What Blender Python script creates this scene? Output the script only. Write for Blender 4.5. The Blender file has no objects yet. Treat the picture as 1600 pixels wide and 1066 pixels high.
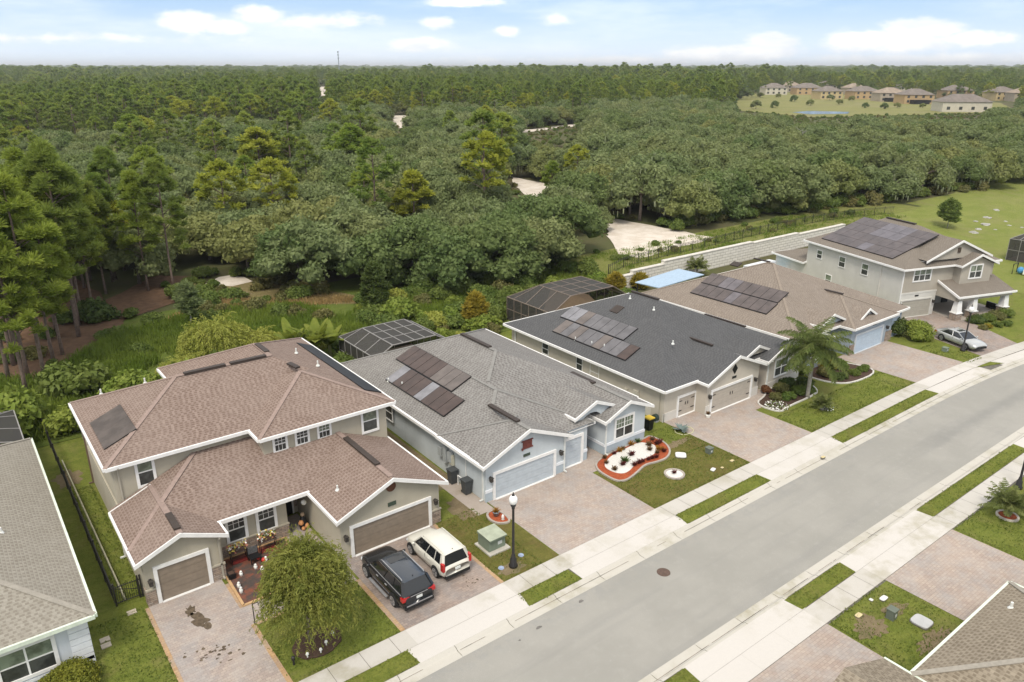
import bpy, math, random
import numpy as np
from mathutils import Matrix, Vector
random.seed(7); RN = np.random.RandomState(11)
PI = math.pi
S = bpy.context.scene
col = S.collection
# ------------------------------------------------------------ camera
CAM_H = 25.2; FPX = 1185.0; PITCH = math.atan(429/FPX); YAW = math.radians(52.6)
cam_d = bpy.data.cameras.new("camera"); cam = bpy.data.objects.new("camera", cam_d); col.objects.link(cam)
cam_d.sensor_width = 36; cam_d.lens = FPX/1600*36; cam_d.clip_end = 60000; cam_d.clip_start = 0.5
cam.location = (0, 0, CAM_H); cam.rotation_euler = (PI/2-PITCH, 0, YAW-PI/2)
S.camera = cam
# ------------------------------------------------------------ light
SUN_EL = math.radians(56); SUN_DIR = Vector((-0.62, -0.50, 0)).normalized()   # horizontal direction towards the sun
sun_az = math.atan2(SUN_DIR.x, SUN_DIR.y)
sd = bpy.data.lights.new("sun", 'SUN'); sd.energy = 2.0; sd.angle = math.radians(16); sd.color = (1, 0.93, 0.82)
sun = bpy.data.objects.new("sun", sd); col.objects.link(sun)
tosun = Vector((SUN_DIR.x*math.cos(SUN_EL), SUN_DIR.y*math.cos(SUN_EL), math.sin(SUN_EL)))
sun.rotation_euler = tosun.to_track_quat('Z', 'Y').to_euler()
S.view_settings.view_transform = 'Standard'; S.view_settings.look = 'None'
S.view_settings.exposure = 0.55; S.view_settings.gamma = 1
# measuring helper: where the sight line of a spot measured in the photo meets a horizontal plane
_f = Vector((math.cos(YAW)*math.cos(PITCH), math.sin(YAW)*math.cos(PITCH), -math.sin(PITCH)))
_r = Vector((math.sin(YAW), -math.cos(YAW), 0)); _u = _r.cross(_f)
def ray(px, py): return _f*FPX + _r*(px-800) - _u*(py-533)
def W(px, py, z=0.0):
    d = ray(px, py); t = (z-CAM_H)/d.z
    return Vector((d.x*t, d.y*t, z))
# ------------------------------------------------------------ node helpers
class NT:
    def __init__(s, tree): s.t = tree; s.n = tree.nodes; s.l = tree.links
    def new(s, typ, **kw):
        n = s.n.new(typ)
        for k, v in kw.items():
            if k.startswith('i_'): n.inputs[k[2:]].default_value = v
            else: setattr(n, k, v)
        return n
    def link(s, a, b): s.l.new(a, b)
    def math(s, op, a, b=None, c=None, clamp=False):
        n = s.n.new('ShaderNodeMath'); n.operation = op; n.use_clamp = clamp
        for i, v in enumerate((a, b, c)):
            if v is None: continue
            if isinstance(v, (int, float)): n.inputs[i].default_value = v
            else: s.l.new(v, n.inputs[i])
        return n.outputs[0]
    def mix(s, fac, a, b, mode='MIX'):
        n = s.n.new('ShaderNodeMix'); n.data_type = 'RGBA'; n.blend_type = mode
        for sock, v in ((n.inputs[0], fac), (n.inputs[6], a), (n.inputs[7], b)):
            if isinstance(v, (int, float)): sock.default_value = v
            elif isinstance(v, (tuple, list)): sock.default_value = (v[0], v[1], v[2], 1)
            else: s.l.new(v, sock)
        return n.outputs[2]
    def ramp(s, fac, lo, hi):
        n = s.n.new('ShaderNodeMapRange'); n.interpolation_type = 'SMOOTHSTEP'
        s.l.new(fac, n.inputs[0]); n.inputs[1].default_value = lo; n.inputs[2].default_value = hi
        return n.outputs[0]
    def noise(s, vec, scale, detail=2, rough=.5, out=0, dist=0):
        n = s.n.new('ShaderNodeTexNoise'); n.inputs['Scale'].default_value = scale
        n.inputs['Detail'].default_value = detail; n.inputs['Roughness'].default_value = rough
        n.inputs['Distortion'].default_value = dist
        if vec is not None: s.l.new(vec, n.inputs['Vector'])
        return n.outputs[out]
# ------------------------------------------------------------ world: Nishita sky with clouds seen by direction
w = bpy.data.worlds.new("World"); S.world = w; w.use_nodes = True
t = NT(w.node_tree); t.n.clear()
out = t.new('ShaderNodeOutputWorld')
sky = t.new('ShaderNodeTexSky', sky_type='NISHITA', sun_disc=False, sun_elevation=SUN_EL, sun_rotation=sun_az, altitude=30, air_density=1.0, dust_density=0.6, ozone_density=1.5)
geo = t.new('ShaderNodeTexCoord'); D = geo.outputs['Generated']
def dot(v):
    n = t.new('ShaderNodeVectorMath', operation='DOT_PRODUCT'); t.link(D, n.inputs[0]); n.inputs[1].default_value = v
    return n.outputs['Value']
fx = t.math('MAXIMUM', dot((math.cos(YAW), math.sin(YAW), 0)), 0.02)
uu = t.math('DIVIDE', dot((math.sin(YAW), -math.cos(YAW), 0)), fx); vv = t.math('DIVIDE', dot((0, 0, 1)), fx)
comb = t.new('ShaderNodeCombineXYZ'); t.link(uu, comb.inputs[0]); t.link(t.math('MULTIPLY', vv, 2.2), comb.inputs[1])
n1 = t.noise(comb.outputs[0], 13, 6, .62); n2 = t.noise(comb.outputs[0], 42, 6, .65)
wob = t.math('ADD', t.math('MULTIPLY', t.math('SUBTRACT', n1, .5), 1.5), t.math('MULTIPLY', t.math('SUBTRACT', n2, .5), .9))
front = t.math('GREATER_THAN', dot((math.cos(YAW), math.sin(YAW), 0)), 0.05)
field = None
for (px, py, rx, ry, k) in [(292,36,52,17,1),(352,42,44,12,1),(405,24,46,15,1),(685,36,30,11,1),(791,49,22,9,.9),(725,3,62,8,1),(652,70,52,11,.75),
        (1182,82,76,15,1),(1205,66,44,17,1.1),(1105,86,95,14,.7),(1390,66,100,20,1.1),(1445,44,74,17,1.1),(1530,60,62,14,.95),(1325,58,34,12,.8),(870,30,26,9,.5),(1000,95,240,8,.5),(1450,92,190,9,.6),(480,34,90,10,.42),(60,60,200,6,.3)]:
    d = ray(px, py); h = d.x*math.cos(YAW)+d.y*math.sin(YAW); cu = d.dot(_r)/h; cv = d.z/h; sx = rx/1260.; sy = ry/1290.
    a = t.math('DIVIDE', t.math('SUBTRACT', uu, cu), sx); b = t.math('DIVIDE', t.math('SUBTRACT', vv, cv), sy)
    r2 = t.math('ADD', t.math('MULTIPLY', a, a), t.math('MULTIPLY', b, b))
    q = t.math('MULTIPLY', t.math('SUBTRACT', 1.0, t.math('SQRT', r2)), k)
    field = q if field is None else t.math('MAXIMUM', field, q)
cl = t.ramp(t.math('ADD', field, t.math('MULTIPLY', wob, .95)), -0.20, 0.45)
cl = t.math('MULTIPLY', cl, front)
# thin high veil everywhere, streaky
mp = t.new('ShaderNodeMapping'); t.link(D, mp.inputs[0]); mp.inputs['Scale'].default_value = (1, 1, 5.5)
veil = t.ramp(t.noise(mp.outputs[0], 3.2, 5, .62), .40, .72)
elev = dot((0, 0, 1))
over = t.ramp(t.noise(D, 2.1, 5, .6), .30, .52)                     # broken cloud overhead
over = t.math('MULTIPLY', over, t.ramp(elev, .12, .4))
hz = t.math('SUBTRACT', 1.0, t.ramp(elev, 0.0, 0.075))
skyb = t.mix(1.0, sky.outputs[0], (0.085, 0.085, 0.085), 'MULTIPLY')
blue = t.mix(.62, skyb, (0.30, 0.49, 0.82))
blue = t.mix(t.math('MULTIPLY', hz, .8), blue, (0.70, 0.80, 0.90))
c1 = t.mix(t.math('MULTIPLY', veil, .6), blue, (0.76, 0.81, 0.88))
c2 = t.mix(t.math('MULTIPLY', over, .9), c1, (0.98, 0.95, 0.90))
c3 = t.mix(cl, c2, t.mix(t.ramp(t.noise(comb.outputs[0], 22, 4, .6), .3, .75), (.70,.735,.79), (.93,.92,.90)))
bg = t.new('ShaderNodeBackground', i_Strength=1.0); t.link(c3, bg.inputs[0]); t.link(bg.outputs[0], out.inputs[0])
# ------------------------------------------------------------ materials
MATS = {}
def mat(name, fn=None, base=(.5,.5,.5), rough=.8, spec=.3, metal=0.0, trans=0, coat=0, emit=None):
    if name in MATS: return MATS[name]
    m = bpy.data.materials.new(name); m.use_nodes = True; T = NT(m.node_tree); T.n.clear()
    o = T.new('ShaderNodeOutputMaterial'); p = T.new('ShaderNodeBsdfPrincipled')
    p.inputs['Base Color'].default_value = (*base, 1); p.inputs['Roughness'].default_value = rough
    p.inputs['Specular IOR Level'].default_value = spec; p.inputs['Metallic'].default_value = metal
    p.inputs['Coat Weight'].default_value = coat
    if emit: p.inputs['Emission Color'].default_value = (*emit, 1); p.inputs['Emission Strength'].default_value = 1
    T.p = p; T.o = o
    T.link(p.outputs[0], o.inputs[0])
    if fn: fn(T)
    MATS[name] = m; return m
def objco(T): return T.new('ShaderNodeTexCoord').outputs['Object']
def worldpos(T): return T.new('ShaderNodeNewGeometry').outputs['Position']
def bump(T, h, strength=.3, dist=.02):
    b = T.new('ShaderNodeBump'); b.inputs['Strength'].default_value = strength; b.inputs['Distance'].default_value = dist
    T.link(h, b.inputs['Height']); T.link(b.outputs[0], T.p.inputs['Normal'])
def plain(name, c, rough=.7, var=.12, scale=3.0, spec=.3, metal=0, coat=0, fine=0):
    def fn(T):
        co = objco(T); n = T.noise(co, scale, 4, .6)
        k = T.ramp(n, .3, .7)
        lo = tuple(x*(1-var) for x in c); hi = tuple(min(1, x*(1+var)) for x in c)
        cc = T.mix(k, lo, hi)
        if fine:
            nf = T.noise(co, 40, 3, .7); cc = T.mix(T.math('MULTIPLY', T.ramp(nf, .3, .7), fine), cc, tuple(x*.8 for x in c))
        T.link(cc, T.p.inputs['Base Color'])
    return mat(name, fn, c, rough, spec, metal, coat=coat)
def stucco(name, c):
    def fn(T):
        co = worldpos(T)
        big = T.ramp(T.noise(co, .6, 4, .6), .3, .75)
        mp = T.new('ShaderNodeMapping'); T.link(co, mp.inputs[0]); mp.inputs['Scale'].default_value = (3, 3, .35)
        streak = T.ramp(T.noise(mp.outputs[0], 1.3, 4, .6), .45, .8)
        cc = T.mix(big, tuple(x*.93 for x in c), tuple(x*1.05 for x in c))
        cc = T.mix(T.math('MULTIPLY', streak, .18), cc, tuple(x*.72 for x in c))
        T.link(cc, T.p.inputs['Base Color']); bump(T, T.noise(co, 30, 3, .7), .25, .01)
    return mat(name, fn, c, .9, .2)
def shingle(name, ca, cb, cc, bias=0.0, lap=.62):
    def fn(T):
        uv = T.new('ShaderNodeTexCoord').outputs['UV']; sep = T.new('ShaderNodeSeparateXYZ'); T.link(uv, sep.inputs[0]); RH = .165
        vr = T.math('DIVIDE', sep.outputs[1], RH); row = T.math('FLOOR', vr); fv = T.math('FRACT', vr)
        wn = T.new('ShaderNodeTexWhiteNoise', noise_dimensions='1D'); T.link(row, wn.inputs['W'])
        uo = T.math('ADD', T.math('DIVIDE', sep.outputs[0], .30), T.math('MULTIPLY', wn.outputs['Value'], 7.0))
        cell = T.math('FLOOR', uo); fu = T.math('FRACT', uo)
        cx = T.new('ShaderNodeCombineXYZ'); T.link(cell, cx.inputs[0]); T.link(row, cx.inputs[1]); w2 = T.new('ShaderNodeTexWhiteNoise', noise_dimensions='3D'); T.link(cx.outputs[0], w2.inputs['Vector'])
        thr = T.math('ADD', T.math('MULTIPLY', w2.outputs['Value'], .34), .36)
        tab = T.math('SUBTRACT', 1.0, T.ramp(T.math('SUBTRACT', fu, thr), -.06, .06))
        low = T.math('SUBTRACT', 1.0, T.ramp(fv, .50, .80))
        dark = T.math('MULTIPLY', tab, low)
        w3 = T.new('ShaderNodeTexWhiteNoise', noise_dimensions='3D'); c2 = T.new('ShaderNodeCombineXYZ'); T.link(T.math('FLOOR', T.math('MULTIPLY', uo, 2)), c2.inputs[0]); T.link(row, c2.inputs[1]); T.link(c2.outputs[0], w3.inputs['Vector'])
        c_ = T.mix(T.math('MULTIPLY', w3.outputs['Value'], .30), ca, cb)
        c_ = T.mix(T.math('MULTIPLY', dark, .80), c_, cb)
        c_ = T.mix(T.math('MULTIPLY', T.math('SUBTRACT', 1.0, T.ramp(fv, .0, .14)), .55), c_, tuple(x*.6 for x in cb))  # row shadow painted in as a thin dark line along each course
        c_ = T.mix(T.math('MULTIPLY', T.ramp(T.noise(uv, .35, 5, .65), .36, .68), .30), c_, cc)
        c_ = T.mix(T.math('MULTIPLY', T.ramp(T.noise(uv, 2.6, 4, .75), .42, .66), .34), c_, cb)
        c_ = T.mix(T.math('MULTIPLY', T.ramp(T.noise(uv, 1.1, 4, .7), .5, .75), .25), c_, tuple(x*1.15 for x in cc))
        mp = T.new('ShaderNodeMapping'); T.link(uv, mp.inputs[0]); mp.inputs['Scale'].default_value = (1.6, .22, 1)
        c_ = T.mix(T.math('MULTIPLY', T.ramp(T.noise(mp.outputs[0], 1.1, 5, .7), .5, .78), .22), c_, tuple(x*.85 for x in cb))
        T.link(c_, T.p.inputs['Base Color'])
        bump(T, T.math('SUBTRACT', T.math('MULTIPLY', dark, -.4), T.math('MULTIPLY', fv, .6)), .45, .02)
    return mat(name, fn, ca, .92, .15)
def pavers(name, ca, cb, stain=(.2,.14,.09), st=.0, rot=0):
    def fn(T):
        co = worldpos(T)
        mp = T.new('ShaderNodeMapping'); T.link(co, mp.inputs[0]); mp.inputs['Rotation'].default_value = (0, 0, rot)
        n = T.new('ShaderNodeTexBrick', offset=.5); T.link(mp.outputs[0], n.inputs['Vector'])
        n.inputs['Scale'].default_value = 1; n.inputs['Brick Width'].default_value = .24; n.inputs['Row Height'].default_value = .16
        n.inputs['Mortar Size'].default_value = .008; n.inputs['Bias'].default_value = 0
        n.inputs['Color1'].default_value = (*ca, 1); n.inputs['Color2'].default_value = (*cb, 1); n.inputs['Mortar'].default_value = (*[x*.68 for x in cb], 1)
        g = (ca[1]*.95,)*3
        big = T.ramp(T.noise(co, .9, 5, .65), .36, .66)
        c = T.mix(T.math('MULTIPLY', big, .5), n.outputs['Color'], g)
        b2 = T.ramp(T.noise(co, .35, 3, .6), .38, .68)
        c = T.mix(T.math('MULTIPLY', b2, .35), c, tuple(x*1.18 for x in ca))
        b3 = T.ramp(T.noise(co, 4.5, 4, .7), .35, .75)
        c = T.mix(T.math('MULTIPLY', b3, .3), c, tuple(x*.7 for x in cb))
        T.link(c, T.p.inputs['Base Color']); bump(T, n.outputs['Fac'], .2, -.01)
    return mat(name, fn, ca, .9, .2)
def concrete(name, c=(.50,.47,.43), dirt=.35):
    def fn(T):
        co = worldpos(T)
        a = T.ramp(T.noise(co, .55, 5, .65), .42, .68); b = T.ramp(T.noise(co, 6, 4, .7), .3, .7); e = T.ramp(T.noise(co, .16, 2, .5), .35, .65)
        cc = T.mix(T.math('MULTIPLY', T.math('MULTIPLY', a, e), dirt*1.6), c, (c[0]*.62, c[1]*.60, c[2]*.46))
        cc = T.mix(T.math('MULTIPLY', b, .13), cc, tuple(x*.78 for x in c))
        T.link(cc, T.p.inputs['Base Color']); bump(T, T.noise(co, 50, 2, .7), .15, .005)
    return mat(name, fn, c, .85, .25)
def grassmat(name, a, b, brown, bamt=.35, scale=1.0):
    def fn(T):
        co = worldpos(T)
        mp = T.new('ShaderNodeMapping'); T.link(co, mp.inputs[0]); mp.inputs['Rotation'].default_value = (0, 0, .6); mp.inputs['Scale'].default_value = (1, 1.7, 1)
        n1 = T.ramp(T.noise(mp.outputs[0], .8*scale, 5, .65), .33, .67); n2 = T.ramp(T.noise(co, 5, 4, .8), .34, .66); n3 = T.ramp(T.noise(co, 17, 3, .8), .34, .66)
        nb = T.ramp(T.noise(co, .42*scale, 5, .7, dist=.4), .47, .66)
        c = T.mix(n1, a, b)
        c = T.mix(T.math('MULTIPLY', nb, bamt), c, brown)
        c = T.mix(T.math('MULTIPLY', n2, .42), c, tuple(x*.55 for x in a))
        c = T.mix(T.math('MULTIPLY', n3, .35), c, tuple(x*1.35 for x in b))
        T.link(c, T.p.inputs['Base Color']); bump(T, T.math('ADD', T.noise(co, 24, 3, .8), T.noise(co, 5, 3, .8)), .9, .06)
    return mat(name, fn, a, .95, .1)
def leafmat(name, a, b, vscale=.6, trans=.25, hue=.25):
    def fn(T):
        co = objco(T); oi = T.new('ShaderNodeObjectInfo')
        n = T.ramp(T.noise(co, vscale, 3, .6), .36, .64); n2 = T.ramp(T.noise(co, vscale*7, 2, .6), .3, .7)
        c = T.mix(n, a, b); c = T.mix(T.math('MULTIPLY', n2, .35), c, tuple(x*.62 for x in a))
        c = T.mix(T.math('MULTIPLY', oi.outputs['Random'], hue), c, (b[0]*1.25, b[1]*1.0, b[2]*.9))
        T.link(c, T.p.inputs['Base Color'])
        tr = T.new('ShaderNodeBsdfTranslucent'); T.link(c, tr.inputs[0]); mx = T.new('ShaderNodeMixShader', i_Fac=trans)
        T.link(T.p.outputs[0], mx.inputs[1]); T.link(tr.outputs[0], mx.inputs[2]); T.link(mx.outputs[0], T.o.inputs[0])
    return mat(name, fn, a, .65, .2)
# ------------------------------------------------------------ mesh builder
INV = {}
class MB:
    def __init__(s, M=None): s.v = []; s.f = []; s.m = []; s.uv = []; s.M = M
    def add(s, vs, fs, m=0, uvs=None):
        o = len(s.v)
        for p in vs:
            p = Vector(p)
            s.v.append(s.M @ p if s.M else p)
        for i, f in enumerate(fs):
            s.f.append(tuple(o+k for k in f)); s.m.append(m); s.uv.append(uvs[i] if uvs else None)
        return s
    def box(s, x0, x1, y0, y1, z0, z1, m=0):
        vs = [(x0,y0,z0),(x1,y0,z0),(x1,y1,z0),(x0,y1,z0),(x0,y0,z1),(x1,y0,z1),(x1,y1,z1),(x0,y1,z1)]
        return s.add(vs, [(0,3,2,1),(4,5,6,7),(0,1,5,4),(1,2,6,5),(2,3,7,6),(3,0,4,7)], m)
    def fbox(s, F, u0, u1, o0, o1, z0, z1, m=0):
        vs = [F(u,o,z) for z in (z0,z1) for (u,o) in ((u0,o0),(u1,o0),(u1,o1),(u0,o1))]
        return s.add(vs, [(0,3,2,1),(4,5,6,7),(0,1,5,4),(1,2,6,5),(2,3,7,6),(3,0,4,7)], m)
    def beam(s, p, q, w_, h, m=0, up=(0,0,1), lift=0):
        p = Vector(p); q = Vector(q); d = (q-p).normalized(); up = Vector(up)
        if abs(d.dot(up)) > .99: up = Vector((1,0,0))
        sd_ = d.cross(up).normalized(); n = sd_.cross(d).normalized()
        vs = []
        for e in (p, q):
            for (a, b) in ((-1,-1),(1,-1),(1,1),(-1,1)): vs.append(e+sd_*a*w_/2+n*(b*h/2+lift))
        return s.add(vs, [(0,3,2,1),(4,5,6,7),(0,1,5,4),(1,2,6,5),(2,3,7,6),(3,0,4,7)], m)
    def tube(s, pts, rad, n=8, m=0, cap=True):
        rings = []; pts = [Vector(p) for p in pts]
        if isinstance(rad, (int, float)): rad = [rad]*len(pts)
        vs = []; fs = []
        for i, p in enumerate(pts):
            d = (pts[min(i+1, len(pts)-1)]-pts[max(i-1, 0)]).normalized()
            a = d.cross(Vector((0,0,1)) if abs(d.z) < .9 else Vector((1,0,0))).normalized(); b = d.cross(a)
            for k in range(n):
                th = 2*PI*k/n; vs.append(p+(a*math.cos(th)+b*math.sin(th))*rad[i])
        for i in range(len(pts)-1):
            for k in range(n): fs.append((i*n+k, i*n+(k+1)%n, (i+1)*n+(k+1)%n, (i+1)*n+k))
        if cap: fs.append(tuple(range(n))[::-1]); fs.append(tuple((len(pts)-1)*n+k for k in range(n)))
        return s.add(vs, fs, m)
    def lathe(s, c, prof, n=16, m=0):
        c = Vector(c); vs = []; fs = []
        for (r, z) in prof:
            for k in range(n):
                th = 2*PI*k/n; vs.append(c+Vector((r*math.cos(th), r*math.sin(th), z)))
        for i in range(len(prof)-1):
            for k in range(n): fs.append((i*n+k, i*n+(k+1)%n, (i+1)*n+(k+1)%n, (i+1)*n+k))
        fs.append(tuple(range(n))[::-1]); fs.append(tuple((len(prof)-1)*n+k for k in range(n)))
        return s.add(vs, fs, m)
    def prism(s, poly, z0, z1, m=0):
        n = len(poly); vs = [(p[0],p[1],z0) for p in poly]+[(p[0],p[1],z1) for p in poly]
        fs = [tuple(range(n))[::-1], tuple(range(n, 2*n))]+[(i, (i+1)%n, n+(i+1)%n, n+i) for i in range(n)]
        return s.add(vs, fs, m)
    def slab(s, pts, th, m=0):           # thick plate from 3D outline, thickness along its normal (downwards)
        pts = [Vector(p) for p in pts]; n = (pts[1]-pts[0]).cross(pts[2]-pts[0]).normalized(); k = len(pts)
        vs = pts+[p-n*th for p in pts]
        return s.add(vs, [tuple(range(k)), tuple(range(k, 2*k))[::-1]]+[(i, k+i, k+(i+1)%k, (i+1)%k) for i in range(k)], m)
    def rooff(s, pts, m=0):              # roof face with UV in metres: u along eave, v up the slope
        P = [Vector(p) for p in pts]; n = (P[1]-P[0]).cross(P[2]-P[0]).normalized()
        ud = Vector((0,0,1)).cross(n).normalized(); vd = n.cross(ud)
        uv = [(p.dot(ud), p.dot(vd)) for p in P]
        return s.add(P, [tuple(range(len(P)))], m, [uv])
    def ball(s, c, r, m=0, n=10, sq=(1,1,1)):
        c = Vector(c); prof = [(math.sin(PI*i/(n//2+1)), -math.cos(PI*i/(n//2+1))) for i in range(0, n//2+2)]
        vs = []; fs = []
        for (a, b) in prof:
            for k in range(n):
                th = 2*PI*k/n; vs.append(c+Vector((r*a*math.cos(th)*sq[0], r*a*math.sin(th)*sq[1], r*b*sq[2])))
        for i in range(len(prof)-1):
            for k in range(n): fs.append((i*n+k, i*n+(k+1)%n, (i+1)*n+(k+1)%n, (i+1)*n+k))
        return s.add(vs, fs, m)
    def build(s, name, mats, parent=None, smooth=False, **props):
        if not isinstance(mats, (list, tuple)): mats = [mats]
        V = s.v
        if parent is not None and parent.name in INV:
            I = INV[parent.name]; V = [I @ p for p in V]
        me = bpy.data.meshes.new(name); me.from_pydata([tuple(p) for p in V], [], s.f)
        for m_ in mats: me.materials.append(m_)
        me.polygons.foreach_set('material_index', s.m)
        if any(u is not None for u in s.uv):
            ul = me.uv_layers.new(name='UVMap'); k = 0
            for i, f in enumerate(s.f):
                for j in range(len(f)):
                    if s.uv[i] is not None: ul.data[k].uv = s.uv[i][j]
                    k += 1
        if smooth: me.polygons.foreach_set('use_smooth', [True]*len(me.polygons))
        me.update()
        o = bpy.data.objects.new(name, me); col.objects.link(o)
        if parent is not None:
            p_ = parent; o.parent = p_
            if p_.name in INV: INV[o.name] = INV[p_.name]
        for k, v in props.items(): o[k] = v
        return o
def thing(name, label, cat, loc=(0,0,0), rz=0, group=None, world=True):
    o = bpy.data.objects.new(name, None); col.objects.link(o); o.empty_display_size = .3
    o.location = loc; o.rotation_euler = (0, 0, rz); o['label'] = label; o['category'] = cat
    if group: o['group'] = group
    if world: INV[o.name] = (Matrix.Translation(Vector(loc)) @ Matrix.Rotation(rz, 4, 'Z')).inverted()
    return o
def settle(o, loc=None):
    """give a single-mesh thing built in world coordinates an origin at its base"""
    me = o.data; co = np.empty(len(me.vertices)*3, 'f'); me.vertices.foreach_get('co', co); co = co.reshape(-1, 3)
    if loc is None:
        loc = ((co[:,0].min()+co[:,0].max())/2, (co[:,1].min()+co[:,1].max())/2, co[:,2].min())
    co -= np.array(loc, 'f'); me.vertices.foreach_set('co', co.ravel()); me.update(); o.location = loc
    return o
def single(mb, name, mats, label, cat, group=None, smooth=False, kind=None):
    o = settle(mb.build(name, mats, None, smooth)); o['label'] = label; o['category'] = cat
    if group: o['group'] = group
    if kind: o['kind'] = kind
    return o
def struct(mb, name, mats, kind='structure', smooth=False):
    o = mb.build(name, mats, None, smooth); o['kind'] = kind; return o
def copy_tree(src, loc=None, rz=None, sc=None, label=None, group=None, parent=None):
    c = src.copy(); col.objects.link(c)
    if parent is not None: c.parent = parent
    if loc is not None: c.location = loc
    if rz is not None: c.rotation_euler = (0, 0, rz)
    if sc is not None: c.scale = sc if isinstance(sc, tuple) else (sc,)*3
    if label: c['label'] = label
    if group: c['group'] = group
    for ch in list(src.children): copy_tree(ch, parent=c)
    return c
# ------------------------------------------------------------ shared materials
WHITE = plain('white_trim', (.74,.73,.71), .6, .05)
GUT = plain('gutter_white', (.66,.67,.64), .5, .06)
DARKMETAL = plain('dark_metal', (.022,.020,.020), .45, .2, spec=.5)
BRONZE = plain('bronze_frame', (.05,.038,.03), .5, .2)
ALU = plain('pale_frame', (.26,.25,.24), .45, .08)
GREY = plain('grey_plastic', (.30,.31,.30), .6, .08)
def glassfn(c):
    def fn(T):
        co = worldpos(T); n = T.ramp(T.noise(co, 1.5, 3, .6), .35, .65)
        T.link(T.mix(n, tuple(x*.6 for x in c), tuple(x*1.3 for x in c)), T.p.inputs['Base Color'])
    return fn
PANE_UP = mat('window_glass_blind_reflect', glassfn((.17,.20,.15)), rough=.12, spec=.6)  # upper pane: blind plus reflected light, both put into the paler glass colour
PANE_LO = mat('window_glass_screen', glassfn((.055,.058,.055)), rough=.25, spec=.5)
BLACKP = plain('black_paint', (.012,.012,.013), .4, .2)
STONE_W = None
def stonefn(T):
    co = worldpos(T)
    n = T.new('ShaderNodeTexBrick', offset=.37, squash=1.0); mp = T.new('ShaderNodeMapping')
    sep = T.new('ShaderNodeSeparateXYZ'); T.link(co, sep.inputs[0]); cb = T.new('ShaderNodeCombineXYZ')
    T.link(T.math('ADD', sep.outputs[0], sep.outputs[1]), cb.inputs[0]); T.link(sep.outputs[2], cb.inputs[1]); T.link(cb.outputs[0], n.inputs['Vector'])
    n.inputs['Scale'].default_value = 1; n.inputs['Brick Width'].default_value = .34; n.inputs['Row Height'].default_value = .11; n.inputs['Mortar Size'].default_value = .012
    n.inputs['Color1'].default_value = (.34,.29,.25,1); n.inputs['Color2'].default_value = (.20,.15,.12,1); n.inputs['Mortar'].default_value = (.10,.085,.07,1)
    c = T.mix(T.math('MULTIPLY', T.ramp(T.noise(co, 5, 3, .7), .35, .65), .5), n.outputs['Color'], (.40,.30,.22))
    T.link(c, T.p.inputs['Base Color']); bump(T, n.outputs['Fac'], .5, -.02)
STONE = mat('stone_veneer', stonefn, rough=.9)
def solarfn(c):
    def fn(T):
        co = objco(T); oi = T.new('ShaderNodeObjectInfo')
        n = T.ramp(T.noise(co, 1.2, 3, .6), .3, .7)
        a = T.mix(n, tuple(x*.8 for x in c), tuple(x*1.2 for x in c))
        T.link(a, T.p.inputs['Base Color'])
    return fn
PV = {'brown': mat('panel_brown', solarfn((.060,.040,.034)), rough=.35, spec=.35), 'grey': mat('panel_grey', solarfn((.115,.110,.115)), rough=.4, spec=.4),
      'tan': mat('panel_tan', solarfn((.120,.100,.090)), rough=.4, spec=.4), 'silver': mat('panel_silver', solarfn((.185,.182,.195)), rough=.35, spec=.4),
      'umber': mat('panel_umber', solarfn((.085,.068,.064)), rough=.32, spec=.35), 'plum': mat('panel_plum', solarfn((.115,.102,.11)), rough=.32, spec=.4),
      'black': mat('panel_black', solarfn((.020,.019,.020)), rough=.5, spec=.3)}
# ------------------------------------------------------------ wall frames
def FY(y):  return lambda u, o, z: Vector((u, y-o, z))          # wall facing the street (-Y)
def FX(x):  return lambda u, o, z: Vector((x-o, u, z))          # wall facing -X
def FXp(x): return lambda u, o, z: Vector((x+o, u, z))          # wall facing +X
def FYp(y): return lambda u, o, z: Vector((-u, y+o, z))         # wall facing +Y
def window(par, F, u0, u1, z0, z1, trim=.12, cols=1, grid=0, mull=None, nested=False, tm=WHITE, dark=False):
    mb = MB(); T_ = trim
    mb.fbox(F, u0-T_, u0, -.02, .06, z0-T_, z1+T_).fbox(F, u1, u1+T_, -.02, .06, z0-T_, z1+T_)
    mb.fbox(F, u0, u1, -.02, .055, z1, z1+T_).fbox(F, u0, u1, -.02, .07, z0-T_, z0)
    w_ = mb.build('window', tm, par)
    zm = (z0+z1)/2; g = MB(); g.fbox(F, u0, u1, -.02, .012, zm, z1, 0).fbox(F, u0, u1, -.02, .010, z0, zm, 1)
    g.build('pane', [PANE_LO if dark else PANE_UP, PANE_LO], w_)
    s_ = MB(); s_.fbox(F, u0, u1, .012, .035, zm-.03, zm+.03)
    for k in range(1, cols):
        c = u0+(u1-u0)*k/cols; s_.fbox(F, c-.04, c+.04, .0125, .04, z0, z1)
    cw = (u1-u0)/cols
    if grid:
        for k in range(cols):
            for i in range(1, 3): c = u0+cw*k+cw*i/3; s_.fbox(F, c-.012, c+.012, .012, .022, zm if grid == 1 else z0, z1)
            c = (zm+z1)/2; s_.fbox(F, u0+cw*k, u0+cw*(k+1), .012, .0215, c-.012, c+.012)
    s_.build('sash', tm, w_)
    return w_
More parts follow.
